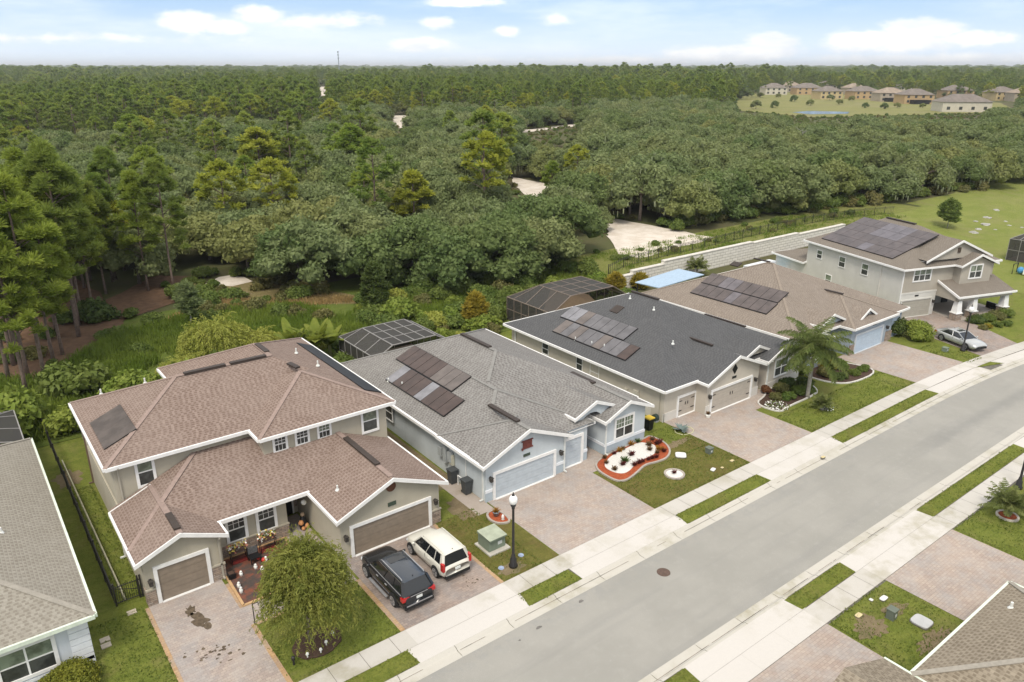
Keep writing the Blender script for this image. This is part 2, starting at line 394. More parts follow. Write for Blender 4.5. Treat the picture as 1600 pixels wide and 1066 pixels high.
def garage_door(par, F, u0, u1, z0, z1, dm, tm=WHITE, trim=.18, secs=4, hardware=False):
    mb = MB()
    mb.fbox(F, u0-trim, u0, -.02, .10, z0, z1+trim).fbox(F, u1, u1+trim, -.02, .10, z0, z1+trim).fbox(F, u0, u1, -.02, .095, z1, z1+trim)
    mb.fbox(F, u0, u1, -.02, .16, z0-.06, z0+.035, 0)
    d = MB(); h = (z1-z0-.04)/secs
    for i in range(secs):
        a = z0+.04+i*h; d.fbox(F, u0, u1, -.02, .02, a+.012, a+h-.012); d.fbox(F, u0, u1, -.02, .008, a-.01, a+.014)
        d.fbox(F, u0+.08, u1-.08, .0, .026, a+.07, a+h/2-.03); d.fbox(F, u0+.08, u1-.08, .0, .026, a+h/2+.03, a+h-.07)
    o = d.build('garage_door', dm, par); mb.build('door_frame', tm, o)
    if hardware:
        hh = MB(); um = (u0+u1)/2; zc = z0+(z1-z0)*.62
        for k in (-.14, .14): hh.fbox(F, um+k-.025, um+k+.025, .02, .06, zc-.12, zc+.12)
        for a in (z0+.45, z1-.3): hh.fbox(F, u1-.42, u1-.04, .02, .045, a-.03, a+.03); hh.fbox(F, u0+.04, u0+.42, .02, .045, a-.03, a+.03)
        hh.build('door_hardware', BLACKP, o)
    return o
def lamp_on_wall(par, F, u, z):
    mb = MB(); mb.fbox(F, u-.06, u+.06, 0, .03, z-.1, z+.16).fbox(F, u-.09, u+.09, .06, .24, z-.16, z+.08); mb.fbox(F, u-.12, u+.12, .03, .27, z+.08, z+.12)
    return mb.build('wall_lantern', plain('lantern_black', (.05,.045,.04), .4, .1), par)
def downspout(par, F, u, z0, z1, m=GUT):
    mb = MB(); mb.fbox(F, u-.045, u+.045, .0, .09, z0, z1).fbox(F, u-.045, u+.045, .0, .42, z1, z1+.08).fbox(F, u-.045, u+.045, .09, .3, z0, z0+.08)
    return mb.build('downspout', m, par)
# ------------------------------------------------------------ roofs
class Roof:
    def __init__(s): s.top = MB(); s.trim = MB(); s.cap = MB(); s.soff = MB(); s.k = 0
    def block(s, x0, x1, y0, y1, z0, sl, axis='y', g0=False, g1=False, cap=True, gut=(1,1,1,1), rk=.20, hips=(1,1,1,1), rake=True):
        """hip/gable block; g0/g1 = gable at the low/high end of its ridge; gut = gutter on x0,x1,y0,y1"""
        e = s.k*.0045; s.k += 1; z0 = z0-e; x0 += e; x1 -= e; y0 += e; y1 -= e
        sw = axis == 'x'
        A = (lambda x, y, z: Vector((y, x, z))) if sw else (lambda x, y, z: Vector((x, y, z)))
        if sw: x0, x1, y0, y1 = y0, y1, x0, x1; gut = (gut[2], gut[3], gut[0], gut[1]); hips = (hips[0], hips[2], hips[1], hips[3])
        h = (x1-x0)/2; xm = (x0+x1)/2; zr = z0+sl*h
        ra = y0 if g0 else y0+h; rb = y1 if g1 else y1-h
        if rb < ra: ra = rb = (ra+rb)/2
        fl = (lambda L: L[::-1]) if sw else (lambda L: L)
        s.top.rooff(fl([A(x0,y1,z0), A(x0,y0,z0), A(xm,ra,zr), A(xm,rb,zr)][:4]))
        s.top.rooff(fl([A(x1,y0,z0), A(x1,y1,z0), A(xm,rb,zr), A(xm,ra,zr)]))
        if not g0: s.top.rooff(fl([A(x0,y0,z0), A(x1,y0,z0), A(xm,ra,zr)]))
        if not g1: s.top.rooff(fl([A(x1,y1,z0), A(x0,y1,z0), A(xm,rb,zr)]))
        ys_, ye_ = y0+(.42 if g0 else 0), y1-(.42 if g1 else 0); s.soff.add([A(x0,ys_,z0-.17), A(x1,ys_,z0-.17), A(x1,ye_,z0-.17), A(x0,ye_,z0-.17)], [(0,3,2,1)])
        def fas(a, b, w_=.11):
            a = Vector(a); b = Vector(b); d = (b-a).normalized(); n = Vector((d.y, -d.x, 0))
            if sw: n = -n
            s.trim.beam(a+n*w_/2-Vector((0,0,.09)), b+n*w_/2-Vector((0,0,.09)), w_, .19)
        if gut[0]: fas(A(x0,y1,z0), A(x0,y0,z0))
        if gut[1]: fas(A(x1,y0,z0), A(x1,y1,z0))
        if gut[2] and not g0: fas(A(x0,y0,z0), A(x1,y0,z0))
        if gut[3] and not g1: fas(A(x1,y1,z0), A(x0,y1,z0))
        for g, y, sg in ((g0, y0, -1), (g1, y1, 1)):
            if g and rake:
                for xe in (x0-.1 if True else x0, x1+.1):
                    ze = z0-sl*.1
                    pl = [A(xe,y,ze+.03), A(xm,y,zr+.03), A(xm,y,zr-rk), A(xe,y,ze-rk+.02)]
                    q = [p+(A(0,sg*.07,0)) for p in pl]
                    s.trim.add(pl+q, [(0,1,2,3),(7,6,5,4),(0,4,5,1),(1,5,6,2),(2,6,7,3),(3,7,4,0)])
        if cap:
            c = s.cap
            if rb-ra > .3: c.beam(A(xm,ra,zr), A(xm,rb,zr), .30, .05)
            for k_, (g_, x_, y_, r_) in enumerate(((g0,x0,y0,ra),(g0,x1,y0,ra),(g1,x0,y1,rb),(g1,x1,y1,rb))):
                if hips[k_] and not g_: c.beam(A(x_,y_,z0), A(xm,r_,zr), .24, .04)
        return zr
    def face(s, pts): s.top.rooff(pts)
    def build(s, par, sm, capm, trimm=WHITE, soffm=None):
        r = s.top.build('roof', sm, par)
        if s.cap.v: s.cap.build('ridge_cap', capm, r)
        s.trim.build('fascia', trimm, r)
        if s.soff.v: s.soff.build('soffit', soffm or trimm, r)
        return r
def ridge_vent(r, p, q, w_=.32):
    MB().beam(p, q, w_, .12, lift=.08).build('ridge_vent', plain('vent_brown', (.045,.034,.028), .6, .1), r)
def pipe_vent(r, x, y, z, h=.35, rad=.05):
    mb = MB(); mb.tube([(x,y,z-.1),(x,y,z+h)], rad, 8).lathe((x,y,z-.02), [(.14,0),(.08,.1)], 8); mb.build('vent_pipe', GUT, r)
def solar(r, P00, du, dv, nu, nv, tiles=None, default='grey', gap=.025, lift=.12, frame='black', name='solar_array'):
    """array on a slope: P00 corner, du along eave per panel, dv up slope per panel"""
    P00 = Vector(P00); du = Vector(du); dv = Vector(dv); n = du.cross(dv).normalized()
    if n.z < 0: n = -n
    fr = MB(); a = P00+n*lift*.8; b = a+du*nu; c = b+dv*nv; d = a+dv*nv
    pts = [a, b, c, d]
    if (b-a).cross(c-a).z < 0: pts = pts[::-1]
    fr.slab(pts, .09); o = fr.build(name, PV[frame], r)
    for i in range(nu):
        for j in range(nv):
            k = (tiles or {}).get((i, j), default)
            if k is None: continue
            a = P00+n*lift+du*(i+gap)+dv*(j+gap); b = a+du*(1-2*gap); c = b+dv*(1-2*gap); d = a+dv*(1-2*gap)
            pts = [a, b, c, d]
            if (b-a).cross(c-a).z < 0: pts = pts[::-1]
            m_ = MB().slab(pts, .03).build('panel', PV[k], o)
    return o
def walls(par, poly, z1, m, z0=-.05):
    return MB().prism(poly, z0, z1).build('wall', m, par)
def gable(par, F, u0, u1, z0, sl, m, depth=.14, name='gable_wall'):
    um = (u0+u1)/2; zr = z0+sl*(u1-u0)/2
    vs = [F(u0,0,z0), F(u1,0,z0), F(um,0,zr), F(u0,-depth,z0), F(u1,-depth,z0), F(um,-depth,zr)]
    return MB().add(vs, [(0,1,2),(5,4,3),(0,3,4,1),(1,4,5,2),(2,5,3,0)]).build(name, m, par)
def band(par, F, u0, u1, z0, z1, m, proud=.03, name='trim_band'):
    return MB().fbox(F, u0, u1, -.03, proud, z0, z1).build(name, m, par)
SL = .42
# ============================================================ HOUSE A : tan two-storey
SH1 = shingle('shingle_rosy_brown', (.268,.205,.172), (.130,.088,.070), (.270,.214,.182), -.05)
CAP1 = plain('cap_rosy', (.265,.198,.170), .9, .1, 5)
ST1 = stucco('stucco_tan', (.40,.365,.29)); DOOR1 = plain('door_taupe', (.235,.19,.145), .55, .08)
h1 = thing('two_storey_house', 'tan two-storey house with rosy brown roof and two cars on its driveway', 'house', (12, 42, 0))
walls(h1, [(4.5,35.5),(8.25,35.5),(8.25,37.1),(12.35,37.1),(12.35,39.2),(13.75,39.2),(13.75,33.1),(19.95,33.1),(19.95,39.5),(20.2,39.5),(20.2,52),(4.65,51.0),(4.65,41),(4.5,41)], 2.68, ST1)
MB().prism([(4.72,41.25),(12.3,41.25),(12.3,39.7),(20.25,39.7),(20.25,53.9),(10.9,53.9),(10.9,51.1),(4.72,51.1)], 2.2, 5.22).build('upper_wall', ST1, h1)
gable(h1, FY(35.5), 4.5, 8.25, 2.68, SL, ST1); gable(h1, FY(33.1), 13.75, 19.95, 2.68, SL, ST1)
r = Roof()
r.block(4.35, 15.55, 40.95, 51.5, 5.3, SL, 'x', g1=True, rake=False, hips=(1,0,1,0)); r.block(10.25, 20.73, 40.95, 54.3, 5.3, SL, 'y', hips=(0,0,1,1)); r.block(12.0, 20.72, 39.32, 47.5, 5.3, SL, 'y', gut=(1,1,1,0), hips=(1,1,0,0))
up = r.build(h1, SH1, CAP1)
ridge_vent(up, (10.1,46.2,7.5), (12.6,46.2,7.5)); ridge_vent(up, (12.9,46.2,7.5), (15.2,46.2,7.5)); ridge_vent(up, (16.36,43.8,7.13), (16.2,44.9,7.13)); ridge_vent(up, (15.56,46.9,7.46), (15.56,48.8,7.46))
for x, y, z in ((18.0,48.2,6.5),(18.3,45.3,6.4),(6.0,50.2,5.9),(8.6,50.3,5.95)): pipe_vent(up, x, y, z)
r = Roof()
r.block(4.2, 8.5, 35.15, 40.9, 2.75, SL, 'y', g0=True, g1=True, gut=(1,1,0,0))
z2 = 2.75+SL*4.65
r.face([(4.22,41.2,2.755),(4.22,36.55,2.755),(8.87,41.2,z2)]); r.cap.beam((4.22,36.55,2.755),(8.87,41.2,z2),.26,.045)
r.face([(4.22,36.55,2.752),(13.9,36.55,2.752),(13.9,39.75,2.75+SL*3.2),(12.3,39.75,2.75+SL*3.2),(12.3,41.3,z2+.02),(8.87,41.3,z2+.02)])
r.trim.box(8.45,13.55,36.43,36.55,2.56,2.77); r.soff.add([(8.2,36.55,2.6),(13.8,36.55,2.6),(13.8,39.3,2.6),(8.2,39.3,2.6)],[(0,3,2,1)])
r.block(13.5, 20.3, 32.75, 39.9, 2.7, SL, 'y', g0=True, g1=True, gut=(1,1,0,0), cap=False)
r.face([(13.5,39.6,2.69+SL*3.2),(13.5,36.55,2.69),(16.9,39.6,2.7+SL*3.4)])
r.cap.beam((16.9,33,4.125),(16.9,39.7,4.125),.28,.05)
lo = r.build(h1, SH1, CAP1)
ridge_vent(lo, (16.9,34.5,4.12), (16.9,38.6,4.12)); ridge_vent(lo, (6.35,35.5,3.65), (6.35,37.2,3.65)); pipe_vent(lo, 14.6, 35.0, 3.15, .3)
# solar heater mats
solar(up, (4.75,42.9,5.3+SL*.4), (0,1.02,0), (1.75,0,1.75*SL), 4, 1, default='black', gap=.004, lift=.07, name='pool_heater_mat')
for ch in up.children:
    if ch.name.startswith('pool_heater'):
        for p in ch.children: p.data.materials[0] = mat('heater_mat_brown', solarfn((.085,.07,.062)), rough=.6)
solar(up, (20.62,40.9,5.3+SL*.1), (0,1.1,0), (-1.15,0,1.15*SL), 10, 1, default='black', gap=.002, lift=.06, name='pool_heater_mat')
W1 = FY(39.7)
for a, b, c, d in ((12.98,13.62,4.08,4.88),(14.32,14.98,4.10,4.88),(15.72,16.38,4.10,4.88)): window(h1, W1, a, b, c, d, .13, 1, 2, dark=(a < 15.5))
window(h1, W1, 18.63, 19.56, 3.62, 4.98, .14)
window(h1, FY(41.25), 5.93, 6.65, 3.62, 5.14, .15)
for a in (9.1, 10.75): window(h1, FY(37.1), a, a+.86, .92, 2.3, .16, 1, 1, dark=True)
garage_door(h1, FY(35.5), 5.1, 7.42, 0, 1.93, DOOR1); garage_door(h1, FY(33.1), 14.45, 19.2, 0, 1.75, DOOR1)
band(h1, FY(35.5), 4.46, 4.90, -.05, .86, STONE, .06, 'stone_veneer'); band(h1, FY(35.5), 7.62, 8.29, -.05, .86, STONE, .06, 'stone_veneer')
band(h1, FX(4.5), 35.45, 35.95, -.05, .86, STONE, .06, 'stone_veneer'); band(h1, FY(37.1), 8.3, 12.38, -.05, .80, STONE, .06, 'stone_veneer')
band(h1, FY(33.1), 19.4, 20.0, -.05, .86, STONE, .06, 'stone_veneer'); band(h1, FXp(19.95), 33.05, 33.6, -.05, .86, STONE, .06, 'stone_veneer')
for a, b in ((4.44,4.92),(7.6,8.31)): band(h1, FY(35.5), a, b, .86, .95, ST1, .09, 'stone_cap')
band(h1, FY(37.1), 8.3, 12.42, .80, .88, ST1, .09, 'stone_cap'); band(h1, FY(33.1), 19.38, 20.04, .86, .94, ST1, .09, 'stone_cap')
d = MB().fbox(FY(39.2), 12.6, 13.4, 0, .04, 0, 2.0).build('front_door', BLACKP, h1); MB().fbox(FY(39.2), 12.5,12.6,0,.06,0,2.1).fbox(FY(39.2),13.4,13.5,0,.06,0,2.1).fbox(FY(39.2),12.6,13.4,0,.055,2.0,2.1).build('door_frame', WHITE, d)
mb = MB(); c0 = Vector((16.9, 33.1, 3.45)); n = 24
vs = [c0+Vector((.30*math.cos(2*PI*k/n), -.04, .30*math.sin(2*PI*k/n))) for k in range(n)]+[c0+Vector((.30*math.cos(2*PI*k/n), .02, .30*math.sin(2*PI*k/n))) for k in range(n)]
mb.add(vs, [tuple(range(n))]+[(k, (k+1)%n, n+(k+1)%n, n+k) for k in range(n)]).build('round_vent', plain('rust_brown', (.11,.045,.025), .7, .1), h1)
MB().fbox(FY(33.1), 16.65, 17.15, .0, .04, 2.25, 2.48).build('house_number_plate', plain('plaque_dark', (.05,.07,.05), .5, .1), h1)
lamp_on_wall(h1, FY(33.1), 14.0, 1.35); lamp_on_wall(h1, FY(33.1), 19.65, 1.5); lamp_on_wall(h1, FY(35.5), 4.72, 1.35)
downspout(h1, FY(41.25), 4.95, .0, 5.1, plain('spout_tan', (.36,.33,.27), .6, .05)); downspout(h1, FX(4.5), 40.6, 0, 2.6); downspout(h1, FY(35.5), 8.12, .1, 2.6, plain('spout_tan', (.36,.33,.27), .6, .05)); downspout(h1, FX(4.65), 50.4, 0, 5.1, plain('spout_brown', (.16,.11,.08), .6, .05))
band(h1, FY(39.2), 13.55, 13.72, .4, 1.6, STONE, .03, 'porch_pillar')
# ============================================================ HOUSE B : pale blue single storey
SH2 = shingle('shingle_mid_grey', (.255,.245,.232), (.115,.105,.097), (.26,.25,.235), -.1)
CAP2 = plain('cap_grey', (.215,.208,.195), .9, .1, 5)
ST2 = stucco('stucco_pale_blue', (.50,.54,.56)); ST2D = stucco('stucco_base_blue', (.40,.46,.50)); DOOR2 = plain('door_pale_blue', (.44,.485,.52), .5, .05)
BW = plain('band_white', (.70,.72,.74), .7, .05)
h2 = thing('single_storey_house', 'pale blue single-storey house with grey roof and a red ornament in its gable', 'house', (30, 42, 0))
walls(h2, [(23.3,33.1),(29.65,33.1),(29.65,33.4),(31.9,33.4),(31.9,37.5),(33.3,37.5),(33.3,33.1),(37.2,33.1),(37.2,53),(23.6,53)], 2.66, ST2)
gable(h2, FY(33.1), 23.3, 29.65, 2.66, SL, ST2); gable(h2, FY(33.1), 33.3, 37.2, 2.66, SL, ST2)
r = Roof()
r.block(23.0, 37.65, 34.3, 53.4, 2.76, SL, 'y', gut=(1,1,0,1), hips=(0,0,1,1)); r.cap.beam((30.32,41.6,5.84),(27.9,39.2,4.83),.24,.04)
r.block(22.95, 32.4, 33.25, 50, 2.75, SL, 'y', gut=(1,1,0,0), hips=(0,1,0,0)); r.cap.beam((27.67,37.97,4.73),(26.45,36.75,4.22),.24,.04)
r.block(22.9, 29.95, 32.72, 38, 2.74, SL, 'y', g0=True, gut=(1,0,0,0))
r.block(33.0, 37.6, 32.75, 40, 2.72, SL, 'y', g0=True, gut=(1,1,0,0))
r.block(30.9, 34.7, 33.5, 40, 3.3, SL, 'y', g0=True, gut=(1,1,0,0), cap=False)
r2 = r.build(h2, SH2, CAP2)
ga = gable(h2, FY(33.7), 31.15, 34.45, 3.2, SL, ST2, depth=.3, name='entry_arch_gable'); MB().fbox(FY(33.7), 31.15, 31.75, -.3, 0, 2.5, 3.2).build('arch_leg', ST2, ga); MB().fbox(FY(33.7), 33.4, 34.45, -.3, 0, 2.5, 3.2).build('arch_leg', ST2, ga)
ar = MB(); pr_ = []
for k in range(13):
    th = PI*k/12; pr_.append((32.57+.85*math.cos(th), 2.72+.5*math.sin(th)))
for k in range(12):
    a, b = pr_[k], pr_[k+1]; ar.add([(a[0],33.69,a[1]),(b[0],33.69,b[1]),(b[0],33.69,3.22),(a[0],33.69,3.22)],[(0,1,2,3)]); ar.add([(a[0],33.69,a[1]),(b[0],33.69,b[1]),(b[0],34.0,b[1]),(a[0],34.0,a[1])],[(0,1,2,3)])
ar.build('arch_soffit', ST2, ga)
MB().box(32.0,33.2,37.42,37.49,0,2.1).build('front_door', plain('door_dark_brown', (.06,.045,.04), .5, .1), h2)
ridge_vent(r2, (30.32,46.0,5.83), (30.32,42.3,5.83)); ridge_vent(r2, (26.42,37.0,4.22), (26.42,33.9,4.22)); ridge_vent(r2, (35.3,38.9,3.68), (35.3,36.4,3.68))
for x, y in ((24.2,46.7),(24.5,45.2)): pipe_vent(r2, x, y, 2.75+(x-23)*SL+.02, .25, .06)
ps = {(0,0):'silver',(3,0):'silver',(5,1):'tan',(6,1):'tan',(7,1):'tan',(7,0):'brown'}
solar(r2, (24.15,47.05,2.76+SL*1.17), (0,-1.0,0), (1.72,0,1.72*SL), 8, 1, {(0,0):'silver',(4,0):'silver'}, default='brown')
solar(r2, (25.92,48.6,2.76+SL*2.93), (0,-.98,0), (1.72,0,1.72*SL), 8, 1, {(5,0):'tan',(6,0):'tan',(7,0):'tan'}, default='brown')
garage_door(h2, FY(33.1), 23.98, 28.68, 0, 1.72, DOOR2); garage_door(h2, FY(33.4), 29.85, 31.35, .0, 2.0, DOOR2)
window(h2, FY(33.1), 34.32, 35.95, .95, 2.35, .15, 2, 1)
for F_, a, b in ((FY(33.1),23.26,23.78),(FY(33.1),28.88,29.69),(FY(33.1),33.26,37.24),(FXp(37.2),33.06,53),(FX(33.3),33.07,37.5),(FY(33.4),31.55,31.94)):
    band(h2, F_, a, b, .62, .82, BW, .05); band(h2, F_, a, b, -.05, .62, ST2D, .02, 'wall_base')
window(h2, FX(23.32), 44.7, 46.0, 1.0, 2.2, .05, dark=True); window(h2, FX(23.32), 49.3, 50.1, 1.2, 2.1, .05, dark=True)
mb = MB(); F_ = FY(33.1); mb.fbox(F_, 26.05, 26.95, 0, .05, 2.72, 2.8).fbox(F_, 26.05, 26.95, 0, .05, 3.24, 3.32); mb.fbox(F_, 26.15, 26.85, 0, .06, 2.8, 3.24).fbox(F_, 26.02, 26.14, .06, .08, 2.68, 2.86)
mb.build('gable_medallion', plain('medallion_red', (.15,.045,.035), .6, .2, 8), h2)
MB().fbox(F_, 26.2, 26.72, 0, .04, 2.18, 2.36).build('house_number_plate', plain('plaque_dark', (.05,.07,.05), .5, .1), h2)
for u in (23.62, 29.25): lamp_on_wall(h2, F_, u, 1.55)
downspout(h2, FX(23.3), 33.35, .05, 2.6); downspout(h2, FY(33.1), 29.6, .05, 2.6); downspout(h2, FY(33.1), 33.36, .05, 2.6)
F_ = FX(23.3)
mb = MB(); mb.fbox(F_, 37.9, 38.3, 0, .18, 1.15, 1.75).fbox(F_, 36.7, 37.1, 0, .2, 1.2, 1.9).fbox(F_, 37.3, 37.65, 0, .2, .95, 2.1); mb.build('electric_box', plain('box_grey', (.36,.38,.38), .5, .1), h2)
MB().fbox(F_, 36.55, 36.95, 0, .16, 1.05, 1.75).build('meter_box', plain('box_cream', (.50,.48,.38), .5, .1), h2)
mb = MB().tube([(23.1,35.9,0),(23.1,35.9,.7),(23.1,35.5,.7),(23.1,35.5,.1)], .035, 6).tube([(23.15,36.4,.3),(23.15,36.4,.9)], .03, 6); mb.fbox(F_, 35.2,35.24,0,.05,.2,2.6); mb.build('water_pipe', WHITE, h2)
# ============================================================ HOUSE C : cream with charcoal roof
SH3 = shingle('shingle_charcoal', (.105,.105,.107), (.062,.063,.066), (.112,.112,.114), 0)
CAP3 = plain('cap_charcoal', (.085,.087,.092), .9, .1, 5)
ST3 = stucco('stucco_cream', (.50,.455,.385)); ST3D = stucco('stucco_cream_base', (.60,.57,.52)); DOOR3 = plain('door_beige', (.42,.375,.32), .55, .05)
h3 = thing('single_storey_house', 'cream single-storey house with charcoal roof and beige carriage style garage doors', 'house', (48, 43, 0))
walls(h3, [(40.35,34.1),(43.9,34.1),(43.9,33.0),(50.35,33.0),(50.35,34.5),(50.6,38),(51.6,38),(51.6,33.1),(56.3,33.1),(56.3,53),(40.5,53)], 2.66, ST3)
gable(h3, FY(33.0), 43.9, 50.35, 2.66, SL, ST3); gable(h3, FY(33.1), 51.6, 56.3, 2.66, SL, ST3)
r = Roof()
r.block(39.95, 56.5, 33.75, 53.5, 2.76, SL, 'y', gut=(1,1,1,1), cap=False)
r.block(43.55, 50.7, 32.65, 41, 2.745, SL, 'y', g0=True, gut=(1,1,0,0), cap=False)
r.block(51.2, 56.7, 32.75, 42, 2.73, SL, 'y', g0=True, gut=(1,1,0,0), cap=False)
r.block(49.5, 52.7, 33.7, 40, 3.25, SL, 'y', g0=True, gut=(1,1,0,0), cap=False)
r3 = r.build(h3, SH3, CAP3)
gable(h3, FY(33.9), 49.7, 52.5, 3.1, SL, ST3, depth=.3, name='entry_arch_gable'); MB().box(50.7,51.5,37.9,37.98,0,2.1).build('front_door', BLACKP, h3)
ridge_vent(r3, (48.22,45.4,6.22), (48.22,42.2,6.22), .25); ridge_vent(r3, (47.1,39.0,4.25), (47.1,35.3,4.25), .22); ridge_vent(r3, (53.95,41.6,3.9), (53.95,37.2,3.9), .22)
MB().slab([(45.3,45.2,5.08),(46.2,45.2,5.46),(46.2,44.3,5.46),(45.3,44.3,5.08)][::-1], .12).build('roof_vent', plain('vent_brown', (.045,.034,.028), .6, .1), r3)
for x, y in ((41.2,45.0),(41.4,43.2),(41.6,41.9),(47.0,41.6),(44.3,37.0),(47.4,44.8)): pipe_vent(r3, x, y, min(2.76+(x-39.95)*SL, 6.1)+.0, .28, .05)
solar(r3, (41.1,47.9,2.76+SL*1.15), (0,-.99,0), (1.68,0,1.68*SL), 9, 1, {(2,0):'tan',(0,0):'tan',(5,0):'tan',(8,0):'brown'}, default='grey')
solar(r3, (42.85,48.9,2.76+SL*2.9), (0,-.99,0), (1.68,0,1.68*SL), 8, 1, {(2,0):'tan',(0,0):'silver',(1,0):'silver'}, default='grey')
garage_door(h3, FY(34.1), 41.95, 44.0-.15, 0, 1.55, DOOR3, hardware=True); garage_door(h3, FY(33.0), 44.5, 49.3, 0, 1.78, DOOR3, hardware=True)
for F_, a, b, h_ in ((FY(33.0),43.86,44.3,.75),(FY(33.0),49.5,50.4,.75),(FY(34.1),40.3,41.74,.7),(FY(33.1),51.56,56.34,.6),(FX(40.4),34.06,36,.7)): band(h3, F_, a, b, -.05, h_, ST3D, .04, 'wall_base')
window(h3, FY(33.1), 52.75, 54.45, .95, 2.35, .12, 2, 0)
for a, b, c in ((47.6,48.4,1.3),(43.2,43.9,1.2),(41.2,42.2,.9)): window(h3, FX(40.43), a, b, c, 2.25, .04, dark=True)
mb = MB(); F_ = FY(33.0); cx, cz = 47.1, 3.05
mb.add([F_(cx,.04,cz-.42),F_(cx+.32,.04,cz),F_(cx,.04,cz+.42),F_(cx-.32,.04,cz),F_(cx,0,cz-.42),F_(cx+.32,0,cz),F_(cx,0,cz+.42),F_(cx-.32,0,cz)],[(0,1,2,3),(0,4,5,1),(1,5,6,2),(2,6,7,3),(3,7,4,0)]).build('diamond_vent', BLACKP, h3)
MB().fbox(F_, 46.85, 47.35, 0, .04, 2.28, 2.45).build('house_number_plate', BLACKP, h3)
lamp_on_wall(h3, F_, 44.15, 1.5); lamp_on_wall(h3, F_, 49.85, 1.5)
downspout(h3, FX(40.4), 34.5, 0, 2.6, plain('spout_tan', (.36,.33,.27), .6, .05)); downspout(h3, FX(40.42), 52.3, 0, 2.6); downspout(h3, FY(33.1), 51.7, 0, 2.6)
MB().fbox(FX(40.35), 36.6, 37.1, 0, .2, 1.0, 1.7).fbox(FX(40.35), 37.8, 38.1, 0, .15, 1.0, 1.5).build('meter_box', plain('box_cream2', (.46,.43,.36), .5, .1), h3)
# ============================================================ HOUSE D : blue with brown roof
SH4 = shingle('shingle_sand_brown', (.255,.215,.178), (.150,.122,.100), (.26,.222,.19), 0)
CAP4 = plain('cap_sand', (.235,.195,.158), .9, .1, 5)
ST4 = stucco('stucco_slate_blue', (.30,.345,.39)); ST4L = stucco('stucco_light_trim', (.50,.53,.56)); DOOR4 = plain('door_sky_blue', (.42,.50,.58), .5, .05)
h4 = thing('single_storey_house', 'slate blue single-storey house with sandy brown roof behind the feathery palm', 'house', (66, 43, 0))
walls(h4, [(57.7,34.6),(61.5,34.6),(61.5,36),(64.6,36),(64.6,33.2),(72.0,33.2),(72.0,33.6),(74.6,33.6),(74.6,52),(58.0,52)], 2.66, ST4)
r = Roof()
r.block(57.35, 75.2, 34.3, 52.8, 2.76, SL, 'y', gut=(1,1,1,1), hips=(1,0,1,1))
r.block(64.3, 72.3, 32.85, 44, 2.745, SL, 'y', gut=(1,1,1,0), hips=(1,1,0,0))
r.block(70.5, 75.1, 33.2, 40, 2.73, SL, 'y', gut=(0,1,1,0), cap=False)
r.block(61.2, 65.1, 34.3, 41, 3.25, SL, 'y', g0=True, gut=(1,1,0,0), cap=False)
r.block(66.6, 69.4, 33.55, 38.5, 3.1, .55, 'y', g0=True, gut=(0,0,0,0), cap=False)
r.block(57.4, 61.3, 33.0, 38, 2.70, SL, 'y', g0=True, gut=(1,1,0,0), cap=False)
r4 = r.build(h4, SH4, CAP4)
gable(h4, FY(33.35), 57.7, 61.0, 2.64, SL, ST4); gable(h4, FY(33.8), 66.8, 69.2, 3.0, .55, ST4L, depth=.2); gable(h4, FY(34.5), 61.4, 64.9, 3.1, SL, ST4, depth=.3, name='entry_arch_gable')
MB().box(57.7,61.0,33.35,34.7,-.05,2.64).build('wall_bay', ST4, h4); window(h4, FY(33.35), 58.5, 60.2, .95, 2.2, .12, 2)
MB().fbox(FY(33.8), 67.75, 68.25, 0, .05, 3.1, 3.4).build('gable_vent', BLACKP, h4)
ridge_vent(r4, (68.3,40.2,4.42), (68.3,36.6,4.42), .25); ridge_vent(r4, (63.2,40.3,4.15), (63.2,38.2,4.15), .25); ridge_vent(r4, (66.3,45.6,6.5), (66.3,43.7,6.5), .2)
MB().slab([(64.5,47.2,5.9),(65.2,47.2,6.15),(65.2,46.2,6.15),(64.5,46.2,5.9)][::-1], .12).build('roof_vent', plain('vent_brown', (.045,.034,.028), .6, .1), r4)
solar(r4, (59.3,47.8,2.76+SL*1.95), (0,-1.0,0), (1.7,0,1.7*SL), 9, 1, {(4,0):'plum'}, default='umber'); solar(r4, (61.05,47.9,2.76+SL*3.7), (0,-1.0,0), (1.7,0,1.7*SL), 9, 1, {(2,0):'plum',(3,0):'plum'}, default='umber')
garage_door(h4, FY(33.2), 65.45, 70.15, 0, 1.75, DOOR4, tm=ST4L); garage_door(h4, FY(33.6), 72.4, 74.1, 0, 1.9, DOOR4, tm=ST4L)
for F_, a, b in ((FY(33.2),71.0,72.05),(FY(33.6),74.2,74.7),(FY(33.2),64.55,65.2)): band(h4, F_, a, b, -.05, 1.0, STONE, .10, 'stone_base')
lamp_on_wall(h4, FY(33.2), 71.0, 1.5); MB().fbox(FY(33.2), 68.3, 68.9, 0, .04, 2.2, 2.36).build('house_number_plate', BLACKP, h4)
